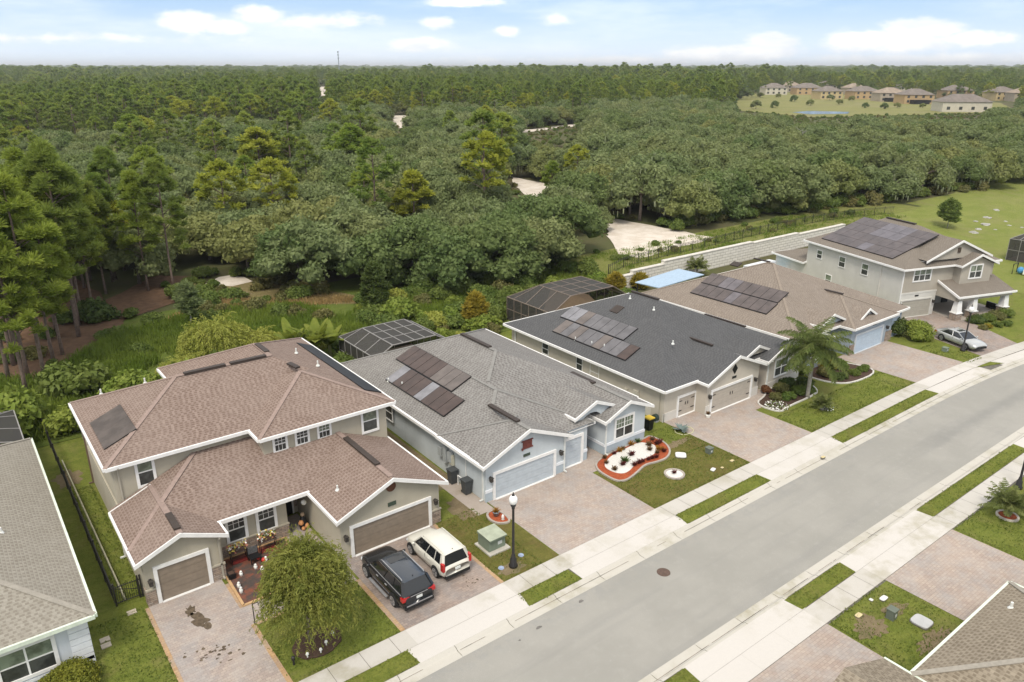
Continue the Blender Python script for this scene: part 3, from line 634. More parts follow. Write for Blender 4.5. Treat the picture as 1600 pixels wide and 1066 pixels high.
# ============================================================ HOUSE E : two-storey greige, turned with the bend
SH5 = shingle('shingle_grey_brown', (.21,.182,.152), (.132,.112,.092), (.215,.19,.16), 0); CAP5 = plain('cap_greybrown', (.25,.215,.175), .9, .1, 5)
ST5 = stucco('stucco_greige', (.385,.35,.295)); ST5L = stucco('stucco_side_grey', (.56,.54,.50)); ST5W = stucco('stucco_offwhite', (.56,.55,.51)); DOOR5 = plain('door_greige', (.36,.34,.29), .55, .05)
h5 = thing('two_storey_house', 'greige two-storey house by the street bend with a porch on tapered white columns', 'house', (79, 36.1, 0), math.radians(-18), world=False)
Z5 = 5.45
MB().prism([(0,0),(4.9,0),(4.9,1.2),(5.4,1.2),(5.4,2.8),(12.8,2.8),(12.8,14.6),(0,14.6)], -.05, 2.6).build('wall', ST5, h5)
MB().prism([(.0,.0),(6.7,0),(6.7,14.6),(0,14.6)], 2.6, Z5-.08).prism([(6.7,-.0),(12.6,-.0),(12.6,14.6),(6.7,14.6)], 2.6, Z5-.081).build('upper_wall', ST5, h5)
MB().prism([(6.9,-.9),(11.2,-.9),(11.2,0),(6.9,0)], 3.2, Z5-.08).build('bay_wall', ST5, h5)
MB().fbox(FX(0), -.01, 14.62, -.02, .03, -.05, Z5-.1).build('side_wall', ST5L, h5)
MB().fbox(FY(0), -.02, 4.92, -.02, .03, -.05, 2.55).fbox(FY(0), -.03, 5.2, -.02, .06, 2.55, 2.75).build('lower_front_wall', ST5W, h5)
gable(h5, FY(-.9), 6.9, 11.2, Z5-.08, SL, ST5); gable(h5, FY(.0), 1.6+1.2, 11.4, Z5+.55, SL, ST5, depth=.2)
r = Roof()
ZR5 = Z5+.36*8
r.face([(-.4,15,Z5),(-.4,-.4,Z5),(7.6,5.9,ZR5),(7.6,11,ZR5)]); r.face([(-.4,-.4,Z5),(13,-.4,Z5),(7.6,5.9,ZR5)]); r.face([(13,-.4,Z5),(13,15,Z5),(7.6,11,ZR5),(7.6,5.9,ZR5)]); r.face([(13,15,Z5),(-.4,15,Z5),(7.6,11,ZR5)])
for p_, q_ in (((-.455,-.45,Z5-.09),(-.455,15.05,Z5-.09)),((-.5,-.455,Z5-.09),(13.1,-.455,Z5-.09)),((13.055,-.45,Z5-.09),(13.055,15.05,Z5-.09)),((-.5,15.055,Z5-.09),(13.1,15.055,Z5-.09))): r.trim.beam(p_, q_, .11, .19)
r.soff.add([(-.4,-.4,Z5-.17),(13,-.4,Z5-.17),(13,15,Z5-.17),(-.4,15,Z5-.17)],[(0,3,2,1)])
r.block(6.5, 11.6, -1.25, 6, Z5+.0, SL, 'y', g0=True, gut=(1,1,0,0), cap=False)
r5 = r.build(h5, SH5, CAP5)
r = Roof(); r.block(2.6, 11.6, -.28, 8, Z5+.62, SL, 'y', g0=True, gut=(0,0,0,0), cap=False); r.build(h5, SH5, CAP5)
MB().fbox(FY(-.02), 6.85, 7.25, 0, .06, Z5+1.15, Z5+1.7).build('gable_vent', plain('rust_brown2', (.07,.05,.035), .7, .1), h5)
ridge_vent(r5, (7.6,10.8,ZR5), (7.6,6.6,ZR5))
k5 = {}
for i in range(8):
    for j in range(4): k5[(i,j)] = 'silver' if (i in (3,4,5) and j > 1) or (i in (4,) and j == 0) else ('tan' if (i+j) % 3 == 0 else 'grey')
solar(r5, (.65,13.3,Z5+.36*1.05), (0,-1.36,0), (1.5,0,1.5*.36), 8, 4, {k: ('plum' if v == 'silver' else 'umber') for k, v in k5.items()}, default='umber', gap=.012)
garage_door(h5, FY(0-.03), .32, 4.3, 0, 1.85, DOOR5, tm=ST5W, trim=.14)
window(h5, FY(0), 1.45, 3.65, 3.98, 5.15, .14, 3, 0, tm=WHITE); window(h5, FY(-.9), 8.15, 9.75, 3.95, 5.25, .14, 2, 0)
for a, b, c, d in ((12.1,12.9,3.7,4.6),(8.3,9.2,3.55,4.65),(4.8,5.7,3.5,4.65),(10.1,11.0,.9,2.1)): window(h5, FX(-.03), a, b, c, d, .08)
for u in (2.95,): downspout(h5, FX(-.03), u, 0, Z5-.2, ST5L)
downspout(h5, FY(.0), -.0, .1, Z5-.2, WHITE)
for u in (-.02+.2, 4.62): lamp_on_wall(h5, FY(-.03), u, 1.5)
MB().fbox(FY(0), 2.0, 2.5, .03, .07, 2.25, 2.4).build('house_number_plate', BLACKP, h5)
# porch
pr5 = MB(); zf = 2.35
pr5.rooff([(4.9,-2.9,2.62),(12.9,-2.9,2.62),(12.9,.1,3.75),(4.9,.1,3.75)]); pr5.rooff([(12.9,-2.9,2.62),(12.9,2.8,2.62),(12.6,.1,3.75)]); 
po = pr5.build('porch_roof', SH5, h5)
mb = MB(); mb.beam((4.85,-2.96,2.58),(13.0,-2.96,2.58),.12,.2).beam((4.88,-2.96,2.58),(4.88,.1,3.73),.12,.22); mb.build('fascia', WHITE, po)
mb = MB(); mb.add([(4.95,-2.8,2.1),(4.95,0,2.1),(4.95,0,3.62),(4.95,-2.8,2.55),(5.1,-2.8,2.1),(5.1,0,2.1),(5.1,0,3.62),(5.1,-2.8,2.55)],[(0,3,2,1),(4,5,6,7),(0,1,5,4)]); mb.box(4.95,12.7,-2.75,-2.5,2.15,2.5); mb.build('porch_beam', ST5, po)
for (cx, cy) in ((5.45,-2.45),(7.6,-2.45),(12.2,-2.35)):
    c_ = MB(); a, b = .36, .24
    c_.add([(cx-a,cy-a,.85),(cx+a,cy-a,.85),(cx+a,cy+a,.85),(cx-a,cy+a,.85),(cx-b,cy-b,2.3),(cx+b,cy-b,2.3),(cx+b,cy+b,2.3),(cx-b,cy+b,2.3)],[(4,5,6,7),(0,1,5,4),(1,2,6,5),(2,3,7,6),(3,0,4,7)])
    c_.box(cx-a-.1,cx+a+.1,cy-a-.1,cy+a+.1,.78,.87).box(cx-b-.06,cx+b+.06,cy-b-.06,cy+b+.06,2.2,2.34)
    c_ = c_.build('porch_column', WHITE, h5); MB().box(cx-a-.04,cx+a+.04,cy-a-.04,cy+a+.04,0,.78).build('stone_base', STONE, c_)
MB().box(9.2,10.1,2.7,2.78,0,2.05).build('front_door', BLACKP, h5); MB().box(5.4,13,-2.9,2.8,-.05,.06).build('porch_floor', concrete('porch_concrete', (.38,.34,.30), .2), h5)
MB().box(12.45,12.6,-2.6,-.2,.06,.75).build('porch_rail', BLACKP, h5)
r = Roof(); r.block(-.45, 6, 14.6, 20.6, 2.72, .3, 'y', g0=True, gut=(1,1,0,1), cap=False); rb = r.build(h5, SH5, CAP5); MB().prism([(-.05,14.6),(5.6,14.6),(5.6,20.2),(-.05,20.2)], -.05, 2.6).build('rear_wall', ST5L, h5)
# ============================================================ HOUSE F : left edge
SH0 = shingle('shingle_weathered_tan', (.30,.278,.235), (.18,.158,.127), (.30,.28,.24), 0); CAP0 = plain('cap_tan', (.29,.265,.225), .9, .1, 5)
ST0 = stucco('stucco_cool_white', (.56,.59,.62))
h0 = thing('single_storey_house', 'cool white house with corner quoins and weathered tan roof at the left edge', 'house', (-6, 44, 0))
walls(h0, [(-14,32.9),(1.6,32.9),(1.6,53),(-14,53)], 2.66, ST0)
r = Roof(); r.block(-14.4, 1.95, 32.5, 53.4, 2.78, SL, 'y', gut=(1,1,1,1)); r0 = r.build(h0, SH0, CAP0, plain('gutter_greenish', (.60,.66,.56), .5, .08))
pipe_vent(r0, -.6, 40.2, 2.78+SL*2.5, .3, .06)
window(h0, FY(32.9), -3.4, -2.0, .7, 2.1, .15, 1); window(h0, FY(32.9), -1.75, .2, .75, 2.15, .16, 2, 0)
MB().fbox(FY(32.9), -4, 1.62, -.02, .05, .35, .5).build('trim_band', BW, h0)
q = MB()
for k in range(8): q.fbox(FY(32.9), .85, 1.64, -.02, .05, k*.33+.02, k*.33+.31).fbox(FXp(1.6), 32.86, 33.4, -.02, .05, k*.33+.02, k*.33+.31)
q.build('quoin', BW, h0)
# ============================================================ HOUSE G : lower right corner
SH6 = shingle('shingle_weathered_brown', (.29,.248,.19), (.135,.108,.078), (.28,.24,.185), .1)
h6 = thing('single_storey_house', 'weathered brown roofed house with pale green gutters in the lower right corner', 'house', (32, 2, 0))
walls(h6, [(20.6,9.6),(26.4,9.6),(26.4,8.8),(35.6,8.8),(35.6,7.6),(42,7.6),(42,-9),(20.6,-9)], 2.6, ST3)
r = Roof(); r.block(20.9+5.9, 36.1, -8, 9.2, 2.74, SL, 'y', gut=(0,1,0,1)); r.block(20.2, 26.75, -6, 10.3, 2.76, SL, 'y', g1=True, gut=(1,1,0,0), cap=False, rake=False); r.block(20.25, 42.4, -9.4, 8.3, 2.7, SL, 'x', gut=(1,1,1,1))
r6 = r.build(h6, SH6, CAP0, plain('gutter_greenish', (.60,.66,.56), .5, .08))
gable(h6, FYp(9.9), -26.4, -20.6, 2.6, SL, ST3)
pipe_vent(r6, 33.6, 8.3, 3.1, .3, .06)
solar(r6, (28.0,3.3,2.76+SL*5.0), (1.0,0,0), (0,-1.65,1.65*SL), 7, 2, default='black')
# ============================================================ GROUND
def sm(a, b, x): k = max(0, min(1, (x-a)/(b-a))); return k*k*(3-2*k)
def HT(x, y):
    if y < 40: return 0.0
    k = sm(57, 67, x)
    if x < 108: return 1.9*k*sm(61.9, 62.3, y)
    b = sm(108, 114, x)
    return 1.9*((1-b)*sm(61.9, 62.3, y)+b*sm(44, 66, y))+1.2*sm(70,180,y)*sm(100,150,x)
def grid(xs, ys, f, m, name, kind='structure', mask=None):
    vs = [(x, y, f(x, y)) for y in ys for x in xs]; n = len(xs); fs = []
    for j in range(len(ys)-1):
        for i in range(n-1):
            if mask and not mask((xs[i]+xs[i+1])/2, (ys[j]+ys[j+1])/2): continue
            fs.append((j*n+i, j*n+i+1, (j+1)*n+i+1, (j+1)*n+i))
    mb = MB(); mb.add(vs, fs); o = mb.build(name, m, None, True); o['kind'] = kind; return o
def forestfloor(T):
    co = worldpos(T)
    a = T.ramp(T.noise(co, .035, 4, .6), .4, .62); b = T.ramp(T.noise(co, .5, 5, .7), .35, .68); c = T.ramp(T.noise(co, 3, 4, .75), .3, .7)
    q = T.mix(a, (.075,.085,.030), (.105,.085,.050)); q = T.mix(T.math('MULTIPLY', b, .6), q, (.065,.085,.028)); q = T.mix(T.math('MULTIPLY', c, .4), q, (.11,.095,.05))
    T.link(q, T.p.inputs['Base Color'])
FLOOR = mat('forest_floor', forestfloor, rough=.95, spec=.1)
xs = [-16000,-4000,-1000,-300,-140]+list(range(-100,300,5))+[108.01]+[340,420,600,1000,2500,8000,22000]; xs = sorted(set(xs))
ys = [-4000,-800,-200,-60]+list(range(-40,60,5))+[60,61.9,62.3]+list(range(65,300,5))+[340,420,600,1000,2500,8000,25000]
ys = sorted(set(ys))
grid(xs, ys, lambda x, y: HT(x, y)-(.16 if y < 61 else .02), FLOOR, 'ground')
LAWN = grassmat('lawn_grass', (.110,.142,.024), (.180,.200,.042), (.20,.17,.07), .6)
LAWN2 = grassmat('meadow_grass', (.145,.180,.036), (.205,.220,.060), (.225,.195,.10), .5, .35)
LAWNB = grassmat('olive_lawn', (.105,.108,.024), (.165,.150,.042), (.135,.090,.042), .65, 1.3)
VERGE = grassmat('verge_grass', (.112,.140,.024), (.18,.195,.04), (.15,.12,.05), .55, 1.4)
def K(x): return -(max(0, x-60))**2/340.0
def ribbon(mb, x0, x1, ya, yb, z, step=1.5, gap=0, m=0, sa=0, sb=0):
    """strip following the street; sa/sb shear the two ends"""
    n = max(1, round((x1-x0)/step)); d = (x1-x0)/n
    for i in range(n):
        a = x0+i*d+gap/2; b = x0+(i+1)*d-gap/2
        a2 = a+(sa if i == 0 else 0); b2 = b+(sb if i == n-1 else 0)
        mb.add([(a,ya+K(a),z),(b,ya+K(b),z),(b2,yb+K(b2),z),(a2,yb+K(a2),z)], [(0,1,2,3)], m)
    return mb
def lawnmask(x, y): return not (16.6 < y-K(x) < 24.2)
gy = [-30,9]+[14.4]+[16.62]
mb = MB()
for y0, y1 in ((-40, 16.65),): ribbon(mb, -60, 110, y0, y1, -.012, 3)
ribbon(mb, -60, 112, 24.0, 58.0, -.012, 3)
struct(mb, 'lawn', LAWN)
mb = MB(); hx = list(range(84, 260, 4)); hy = [30+i*3 for i in range(20)]
grid([76,80]+hx, hy, lambda x, y: HT(x, y)+.03, LAWN2, 'meadow', mask=lambda x, y: (y > 56 and x > 112 and y < 60+max(0,(x-112))*.16) or (y <= 56 and x > 100-(y-30)*.35))
mb = MB(); ribbon(mb, 31.0, 40.4, 26.3, 31.5, -.004, 3); ribbon(mb, 19.55, 23.35, 26.3, 33, -.004, 3); struct(mb, 'olive_lawn', LAWNB)
# road
def asphaltfn(T):
    co = worldpos(T); a = T.ramp(T.noise(co, .25, 4, .6), .35, .7); b = T.ramp(T.noise(co, 30, 3, .8), .3, .7); c = T.ramp(T.noise(co, 2.2, 5, .7), .52, .72)
    mp = T.new('ShaderNodeMapping'); T.link(co, mp.inputs[0]); mp.inputs['Scale'].default_value = (.06, .8, 1); tr = T.ramp(T.noise(mp.outputs[0], 1.4, 3, .55), .5, .75)
    q = T.mix(a, (.285,.275,.248), (.325,.312,.282)); q = T.mix(T.math('MULTIPLY', b, .32), q, (.17,.165,.15)); q = T.mix(T.math('MULTIPLY', c, .2), q, (.37,.36,.33)); q = T.mix(T.math('MULTIPLY', tr, .3), q, (.20,.197,.19))
    kx = T.new('ShaderNodeSeparateXYZ'); T.link(co, kx.inputs[0]); ed = T.math('MULTIPLY', T.ramp(kx.outputs[1], 21.8, 23.3), T.ramp(T.noise(co, 1.7, 5, .75), .45, .62)); q = T.mix(T.math('MULTIPLY', ed, .45), q, (.235,.235,.225))
    p1 = W(1400,722); p2 = W(1610,606); L_ = (p2-p1).length; nx, ny = -(p2-p1).y/L_, (p2-p1).x/L_; dd = T.math('ABSOLUTE', T.math('ADD', T.math('ADD', T.math('MULTIPLY', kx.outputs[0], nx), T.math('MULTIPLY', kx.outputs[1], ny)), -(p1.x*nx+p1.y*ny)))
    dd = T.math('ADD', dd, T.math('MULTIPLY', T.noise(co, 1.1, 4, .6), .7)); q = T.mix(T.math('MULTIPLY', T.math('MULTIPLY', T.math('SUBTRACT', 1.0, T.ramp(dd, .35, 1.2)), T.ramp(kx.outputs[0], p1.x, p1.x+7)), .38), q, (.16,.16,.155))
    sp = T.math('GREATER_THAN', T.noise(co, 16, 1, .5), .77); q = T.mix(T.math('MULTIPLY', sp, .5), q, (.5,.49,.46))
    T.link(q, T.p.inputs['Base Color']); bump(T, T.noise(co, 60, 2, .8), .2, .005)
ASPH = mat('asphalt', asphaltfn, rough=.9, spec=.25)
struct(ribbon(MB(), -60, 112, 17.3, 23.4, -.10, 2), 'road', ASPH)
CON = concrete('sidewalk_concrete', (.47,.445,.405), .45); CONB = concrete('apron_concrete', (.525,.497,.462), .42); CONG = concrete('gutter_concrete', (.47,.445,.395), .55)
JOINT = plain('joint_dark', (.13,.12,.10), .95, .2)
mb = MB(); ribbon(mb, -60, 112, 24.0, 26.33, -.008, 2); ribbon(mb, -60, 112, 14.3, 16.7, -.008, 2); struct(mb, 'pavement_bed', JOINT)
def curb(y_in, y_out, name):     # gutter pan + raised lip
    mb = MB(); n = 57
    s = 1 if y_out > y_in else -1
    for i in range(n):
        a = -60+i*3+.012; b = -60+(i+1)*3-.012
        pr_ = [(0,-.098),(.42,-.105),(.50,-.075),(.60,-.002),(.74,.010)]
        for (o0,z0),(o1,z1) in zip(pr_[:-1], pr_[1:]):
            q = [(a,y_in+s*o0+K(a),z0),(b,y_in+s*o0+K(b),z0),(b,y_in+s*o1+K(b),z1),(a,y_in+s*o1+K(a),z1)]
            mb.add(q if s > 0 else q[::-1], [(0,1,2,3)])
    struct(mb, name, CONG)
curb(23.28, 24.0, 'kerb'); curb(17.4, 16.7, 'kerb')
mb = MB(); R_ = random.Random(77)
for k in range(150):
    x0_ = R_.uniform(0, 80); l_ = R_.uniform(.3, 2.2)
    if R_.random() < .55 or x0_ > 45: ribbon(mb, x0_, x0_+l_, 23.71, 23.71+R_.uniform(.03,.09), -.092, 1.5)
    else: ribbon(mb, x0_, x0_+l_, 16.97-R_.uniform(.03,.09), 16.97, -.092, 1.5)
struct(mb, 'gutter_dirt', plain('gutter_dirt', (.17,.14,.11), .95, .3, 4))
mb = MB(); ribbon(mb, -60, 112, 25.1, 26.3, .012, 1.55, .022); ribbon(mb, -60, 112, 14.4, 15.62, .012, 1.55, .022); struct(mb, 'sidewalk', CON)
mb = MB()
for a, b in ((13.4,19.3),(23.35,31.1),(39.6,47.9),(62.5,70.9),(73.8,84)): ribbon(mb, a-.35, b+.35, 24.02, 25.09, .013, 40, .02)
for a, b in ((22.6,29.95),(35.2,43.3),(57.3,66)): ribbon(mb, a-.35, b+.3, 15.63, 16.66, .013, 40, .02)
for a, b in ((13.7,19.5),(23.4,31.0),(40.4,47.8),(63.2,71.3)): ribbon(mb, a, b, 25.105, 26.295, .016, 2.5, .022)
for a, b in ((22.6,30.0),(35.5,43.0)): ribbon(mb, a, b, 14.405, 15.615, .016, 2.5, .022)
struct(mb, 'driveway_apron', CONB)
mb = MB()
for a, b in ((-60,13.2),(19.45,23.0),(31.3,39.5),(48.0,62.4)): ribbon(mb, a, b, 24.04, 25.08, .018, 2, 0, 0, .25, -.1)
mb.add([(70.8,25.05+K(71),.03),(74.0,24.15+K(74),.03),(73.3,25.05+K(73.3),.03)], [(0,1,2)])
for a, b in ((-60,22.3),(30.0,34.9),(43.5,57.4)): ribbon(mb, a, b, 15.66, 16.62, .018, 2, 0, 0, -.1, .1)
struct(mb, 'grass_verge', VERGE)
# driveways
PAV1 = pavers('pavers_grey_tan', (.40,.335,.285), (.30,.245,.22)); PAV2 = pavers('pavers_pink', (.405,.335,.280), (.325,.258,.22)); PAV1B = pavers('pavers_brown', (.34,.27,.225), (.235,.185,.16)); PAVE = pavers('pavers_orange_edge', (.46,.30,.155), (.36,.225,.12))
def flat(name, polys, m, z=.006, kind='structure'):
    mb = MB()
    for p in polys: mb.add([(a, b, z) for a, b in p], [tuple(range(len(p)))])
    return struct(mb, name, m, kind)
R4 = lambda a, b, c, d: [(a,c),(b,c),(b,d),(a,d)]
flat('driveway', [R4(4.45,8.0,26.32,35.5), R4(8.0,13.6,31.1,32.6), R4(11.9,13.6,32.6,39)], PAV1)
flat('driveway', [R4(13.75,19.4,26.32,33.1)], PAV1B)
flat('driveway_edging', [R4(4.25,4.45,26.32,35.4), R4(13.5,13.74,26.32,31.1), R4(19.4,19.6,26.32,33), R4(8.0,8.22,26.32,31.1), R4(8.22,9.6,30.92,31.1), R4(8.0,8.2,32.6,34.9)], PAVE, .010)
flat('driveway', [R4(23.4,31.0,26.32,33.4), R4(31.0,33.25,31.8,37.5)], PAV2); flat('driveway', [R4(40.45,47.75,26.32,34.1), R4(47.75,51.5,31.2,38)], PAV2)
flat('driveway', [R4(63.2,71.35,26.0,33.6)], PAV2); flat('driveway', [[(74.3,25.6),(80.4,24.6),(83.2,29.2),(84.2,31.7),(84.6,35.5),(77.8,36.2),(75.7,30.5)]], PAV1B)
flat('driveway', [R4(22.6,30.05,9.3,14.38), R4(35.5,43.05,7.0,14.38)], PAV2)
CURBC = plain('edging_concrete', (.36,.32,.28), .9, .1)
flat('side_path', [R4(22.1,23.3,32.2,36.8)], concrete('side_path_concrete', (.36,.31,.27), .5), .004)
# stains
def blob(cx, cy, rx, ry, seed, n=40, k=.3):
    R_ = random.Random(seed); ph = [(R_.uniform(0, 6.28), R_.choice((2,3,5,7,11)), R_.uniform(.3,1)) for _ in range(6)]
    pts = []
    for i in range(n):
        t_ = 2*PI*i/n; r_ = 1+k*sum(a*math.sin(f*t_+p) for p, f, a in ph)/2.2
        pts.append((cx+rx*r_*math.cos(t_), cy+ry*r_*math.sin(t_)))
    return pts
STAIN = plain('oil_stain', (.105,.078,.052), .7, .35, 5)
st = [blob(6.0,33.9,.22,.38,3,40,.45), blob(6.15,33.0,.36,.55,5,44,.4), blob(6.35,32.3,.2,.25,8)]
R_ = random.Random(4)
for i in range(26): st.append(blob(6.0+R_.gauss(0,.55), 30.2+R_.gauss(0,.5), R_.uniform(.03,.11), R_.uniform(.03,.1), i, 10, .3))
for i in range(14): st.append(blob(18.2+R_.gauss(0,.35), 27.5+R_.gauss(0,.25), R_.uniform(.02,.07), R_.uniform(.02,.07), i+60, 10, .3))
flat('oil_stain', st, STAIN, .0105)
DIRT = grassmat('bare_dirt', (.19,.145,.085), (.24,.19,.115), (.09,.11,.03), .6, 1.5)
flat('bare_dirt', [R4(20.25,22.15,36.0,56.5), R4(22.1,23.25,36.8,56.5), blob(21.9,33.5,.9,1.3,3), blob(20.6,27.0,.8,.45,6), blob(33.6,12.9,.9,.35,5), blob(31.5,13.0,.9,.7,9), blob(33.0,10.7,1.3,.4,11), blob(38.6,31.2,1.2,.35,12), blob(3.4,52,.8,1.2,14)], DIRT, .0)
flat('oil_stain', [blob(*W(908,937)[:2], .14, .10, 2, 14), blob(*W(842,978)[:2], .18,.08,7,14), blob(*W(812,998)[:2], .06,.05,9,14), blob(75.6,31.6,.5,.2,12,20)], plain('tar_stain', (.14,.13,.12), .8, .2), -.094)
# sand clearings and tracks
def sandfn(T):
    co = worldpos(T); a = T.ramp(T.noise(co, .5, 5, .65), .35, .65); c = T.mix(a, (.62,.56,.49), (.52,.455,.38)); b = T.ramp(T.noise(co, 4, 4, .75), .55, .75)
    T.link(T.mix(T.math('MULTIPLY', b, .35), c, (.30,.25,.17)), T.p.inputs['Base Color'])
SAND = mat('sand', sandfn, rough=.95, spec=.1)
def dirtfn(T):
    co = worldpos(T); a = T.ramp(T.noise(co, .9, 5, .7), .38, .62); T.link(T.mix(a, (.26,.20,.14), (.13,.105,.05)), T.p.inputs['Base Color'])
def drape(name, poly, m, lift=.05, step=4, z0=1.8):
    # triangulated fan grid inside polygon following the terrain
    xs_ = [p[0] for p in poly]; ys_ = [p[1] for p in poly]
    bm_pts = []; n = len(poly); cx = sum(xs_)/n; cy = sum(ys_)/n
    mb = MB(); vs = []; fs = []; rings = 5
    dense = []
    for i in range(n):
        a, b = poly[i], poly[(i+1) % n]; k = max(1, int(math.hypot(b[0]-a[0], b[1]-a[1])/2.5))
        for j in range(k):
            t_ = j/k; dense.append((a[0]+(b[0]-a[0])*t_+RN.normal(0,.25), a[1]+(b[1]-a[1])*t_+RN.normal(0,.25)))
    N = len(dense)
    for r_ in range(1, rings+1):
        for p in dense: x = cx+(p[0]-cx)*r_/rings; y = cy+(p[1]-cy)*r_/rings; vs.append((x, y, HT(x, y)+lift))
    vs.append((cx, cy, HT(cx, cy)+lift))
    for r_ in range(rings-1):
        for i in range(N): j = (i+1) % N; fs.append((r_*N+i, (r_+1)*N+i, (r_+1)*N+j, r_*N+j))
    for i in range(N): fs.append((len(vs)-1, i, (i+1) % N))
    mb.add(vs, fs); return struct(mb, name, m)
def WP(pts, z): return [tuple(W(a, b, z)[:2]) for a, b in pts]
SANDS = [WP([(930,333),(965,343),(1040,357),(1118,372),(1060,388),(1000,404),(965,397),(955,375),(945,350)], 1.9), WP([(798,272),(830,279),(862,283),(856,294),(838,303),(818,300),(806,288)], 2.5), WP([(905,322),(932,330),(925,338),(905,333)], 2.3),
         WP([(616,189),(638,190),(632,214),(615,208)], 0.5), WP([(808,216),(850,211.5),(850,215),(812,220)], .5), WP([(850,211.5),(905,203),(908,207),(850,215)], .5), WP([(906,203),(950,212),(946,216),(908,207)], .5), WP([(495,140),(512,140),(510,156),(499,156)], 0)]
for s_ in SANDS: drape('sand', s_, SAND, .06)
drape('sand', WP([(328,443),(338,434),(360,431),(384,433),(392,441),(366,446),(344,449)], 0), SAND, .06); drape('bare_dirt', WP([(300,452),(330,449),(372,452),(394,460),(350,464),(312,461)], 0), mat('grey_dirt', dirtfn, rough=.95, spec=.1), .06)
STRAW = plain('pine_straw', (.135,.078,.045), .95, .25, 1.5, fine=.5)
drape('pine_straw_ground', WP([(170,470),(240,430),(300,432),(330,450),(280,472),(200,498),(120,560),(90,585),(60,560)], 0), STRAW, .04)
DRY = grassmat('dry_grass', (.17,.135,.06), (.22,.18,.085), (.13,.12,.04), .5)
drape('dry_grass', WP([(280,455),(400,440),(560,462),(590,475),(420,478),(290,480)], 0), DRY, .05)
ROUGH = grassmat('rough_grass', (.13,.15,.035), (.19,.195,.06), (.20,.16,.085), .45, .5)
mb = MB(); 
grid([56+i*2.5 for i in range(34)], [62.3,64,66,68,70,72], lambda x, y: HT(x,y)+.03, ROUGH, 'rough_grass', kind='structure')
grid([-30+i*5 for i in range(19)], [58+i*4 for i in range(8)], lambda x, y: HT(x,y)+.02, grassmat('marsh_ground', (.085,.12,.022), (.13,.165,.035), (.12,.10,.04), .4), 'marsh_ground')
# pond + far meadow
drape('far_meadow', [(330,205),(350,260),(400,330),(520,420),(640,440),(620,330),(560,215),(455,165),(400,180)], grassmat('far_meadow_grass', (.165,.172,.055), (.215,.205,.080), (.22,.19,.11), .6, .05), .1)
drape('pond', WP([(1236,186),(1262,183.5),(1325,185),(1322,188.5),(1265,189.5)], 0), mat('pond_water', base=(.03,.035,.03), rough=.12, spec=.3), .15)
# ============================================================ STREET AND YARD THINGS
def street_lamp(loc, label, rz=0):
    t_ = thing('street_lamp', label, 'street lamp', loc, rz, 'street lamps along the street')
    x, y, z = loc; c = (x, y, z)
    MB().lathe(c, [(.24,0),(.24,.12),(.19,.2),(.17,.5),(.12,.58),(.10,.75),(.075,.8),(.065,3.55),(.09,3.58),(.09,3.66),(.06,3.7)], 12).build('pole', DARKMETAL, t_, True)
    MB().lathe(c, [(.08,3.68),(.13,3.72),(.15,3.8),(.10,3.83)], 12).build('globe_holder', DARKMETAL, t_, True)
    g = MB().lathe(c, [(.10,3.83),(.20,3.93),(.235,4.08),(.22,4.22),(.13,4.34),(.09,4.36)], 14).build('lamp_globe', mat('milk_globe', base=(.78,.78,.77), rough=.25, spec=.5), t_, True)
    MB().lathe(c, [(.09,4.36),(.06,4.42),(.03,4.5),(.02,4.56)], 8).build('finial', DARKMETAL, g, True)
    return t_
street_lamp((20.78,27.07,0), 'black street lamp with a white globe between the two nearest driveways')
street_lamp((74.37,27.35,0), 'black street lamp with a white globe in front of the silver sedan')
street_lamp((51.17,13.95,0), 'dark street lamp post cut by the right edge of the photo')
# utility boxes
t_ = thing('utility_box', 'large green transformer box on a pale pad beside the near street lamp', 'utility box', (20.95,29.2,0))
MB().box(20.25,21.65,28.45,29.95,-.02,.08).build('pad', CON, t_)
b_ = MB(); b_.box(20.4,21.5,28.75,29.8,.08,.78).box(20.36,21.54,28.62,29.84,.78,.86); b_.build('cabinet', plain('box_green', (.165,.20,.15), .6, .1), t_)
MB().slab([(20.36,28.62,.865),(21.54,28.62,.865),(21.54,29.84,.93),(20.36,29.84,.93)], .06).build('lid', plain('box_lid', (.33,.36,.27), .6, .12), t_)
MB().box(21.0,21.28,28.735,28.75,.35,.55).build('label_plate', plain('plate_pale', (.5,.52,.5), .5, .05), t_)
def pedestal(loc, label, c, w_=.22, h=.5):
    t_ = thing('utility_pedestal', label, 'utility box', loc); x, y, z = loc
    mb = MB(); mb.box(x-w_,x+w_,y-w_,y+w_,0,h*.9); mb.build('cabinet', c, t_)
    MB().box(x-w_-.03,x+w_+.03,y-w_-.03,y+w_+.03,h*.9,h).build('lid', c, t_)
    MB().box(x-.06,x+.08,y-w_-.012,y-w_,h*.3,h*.6).build('label_plate', plain('plate_pale', (.5,.52,.5), .5, .05), t_)
GG = plain('box_grey_green', (.13,.15,.12), .6, .1)
pedestal((39.3,28.9,0), 'small dark green utility box with a white tag near the second driveway', GG, .2, .42)
pedestal((32.9,12.7,0), 'grey green utility box in the patchy lawn across the street', GG, .19, .55)
pedestal((72.9,28.3,0), 'small utility box with a pale top behind the street lamp by the bend', plain('box_green', (.165,.20,.15), .6, .1), .22, .4)
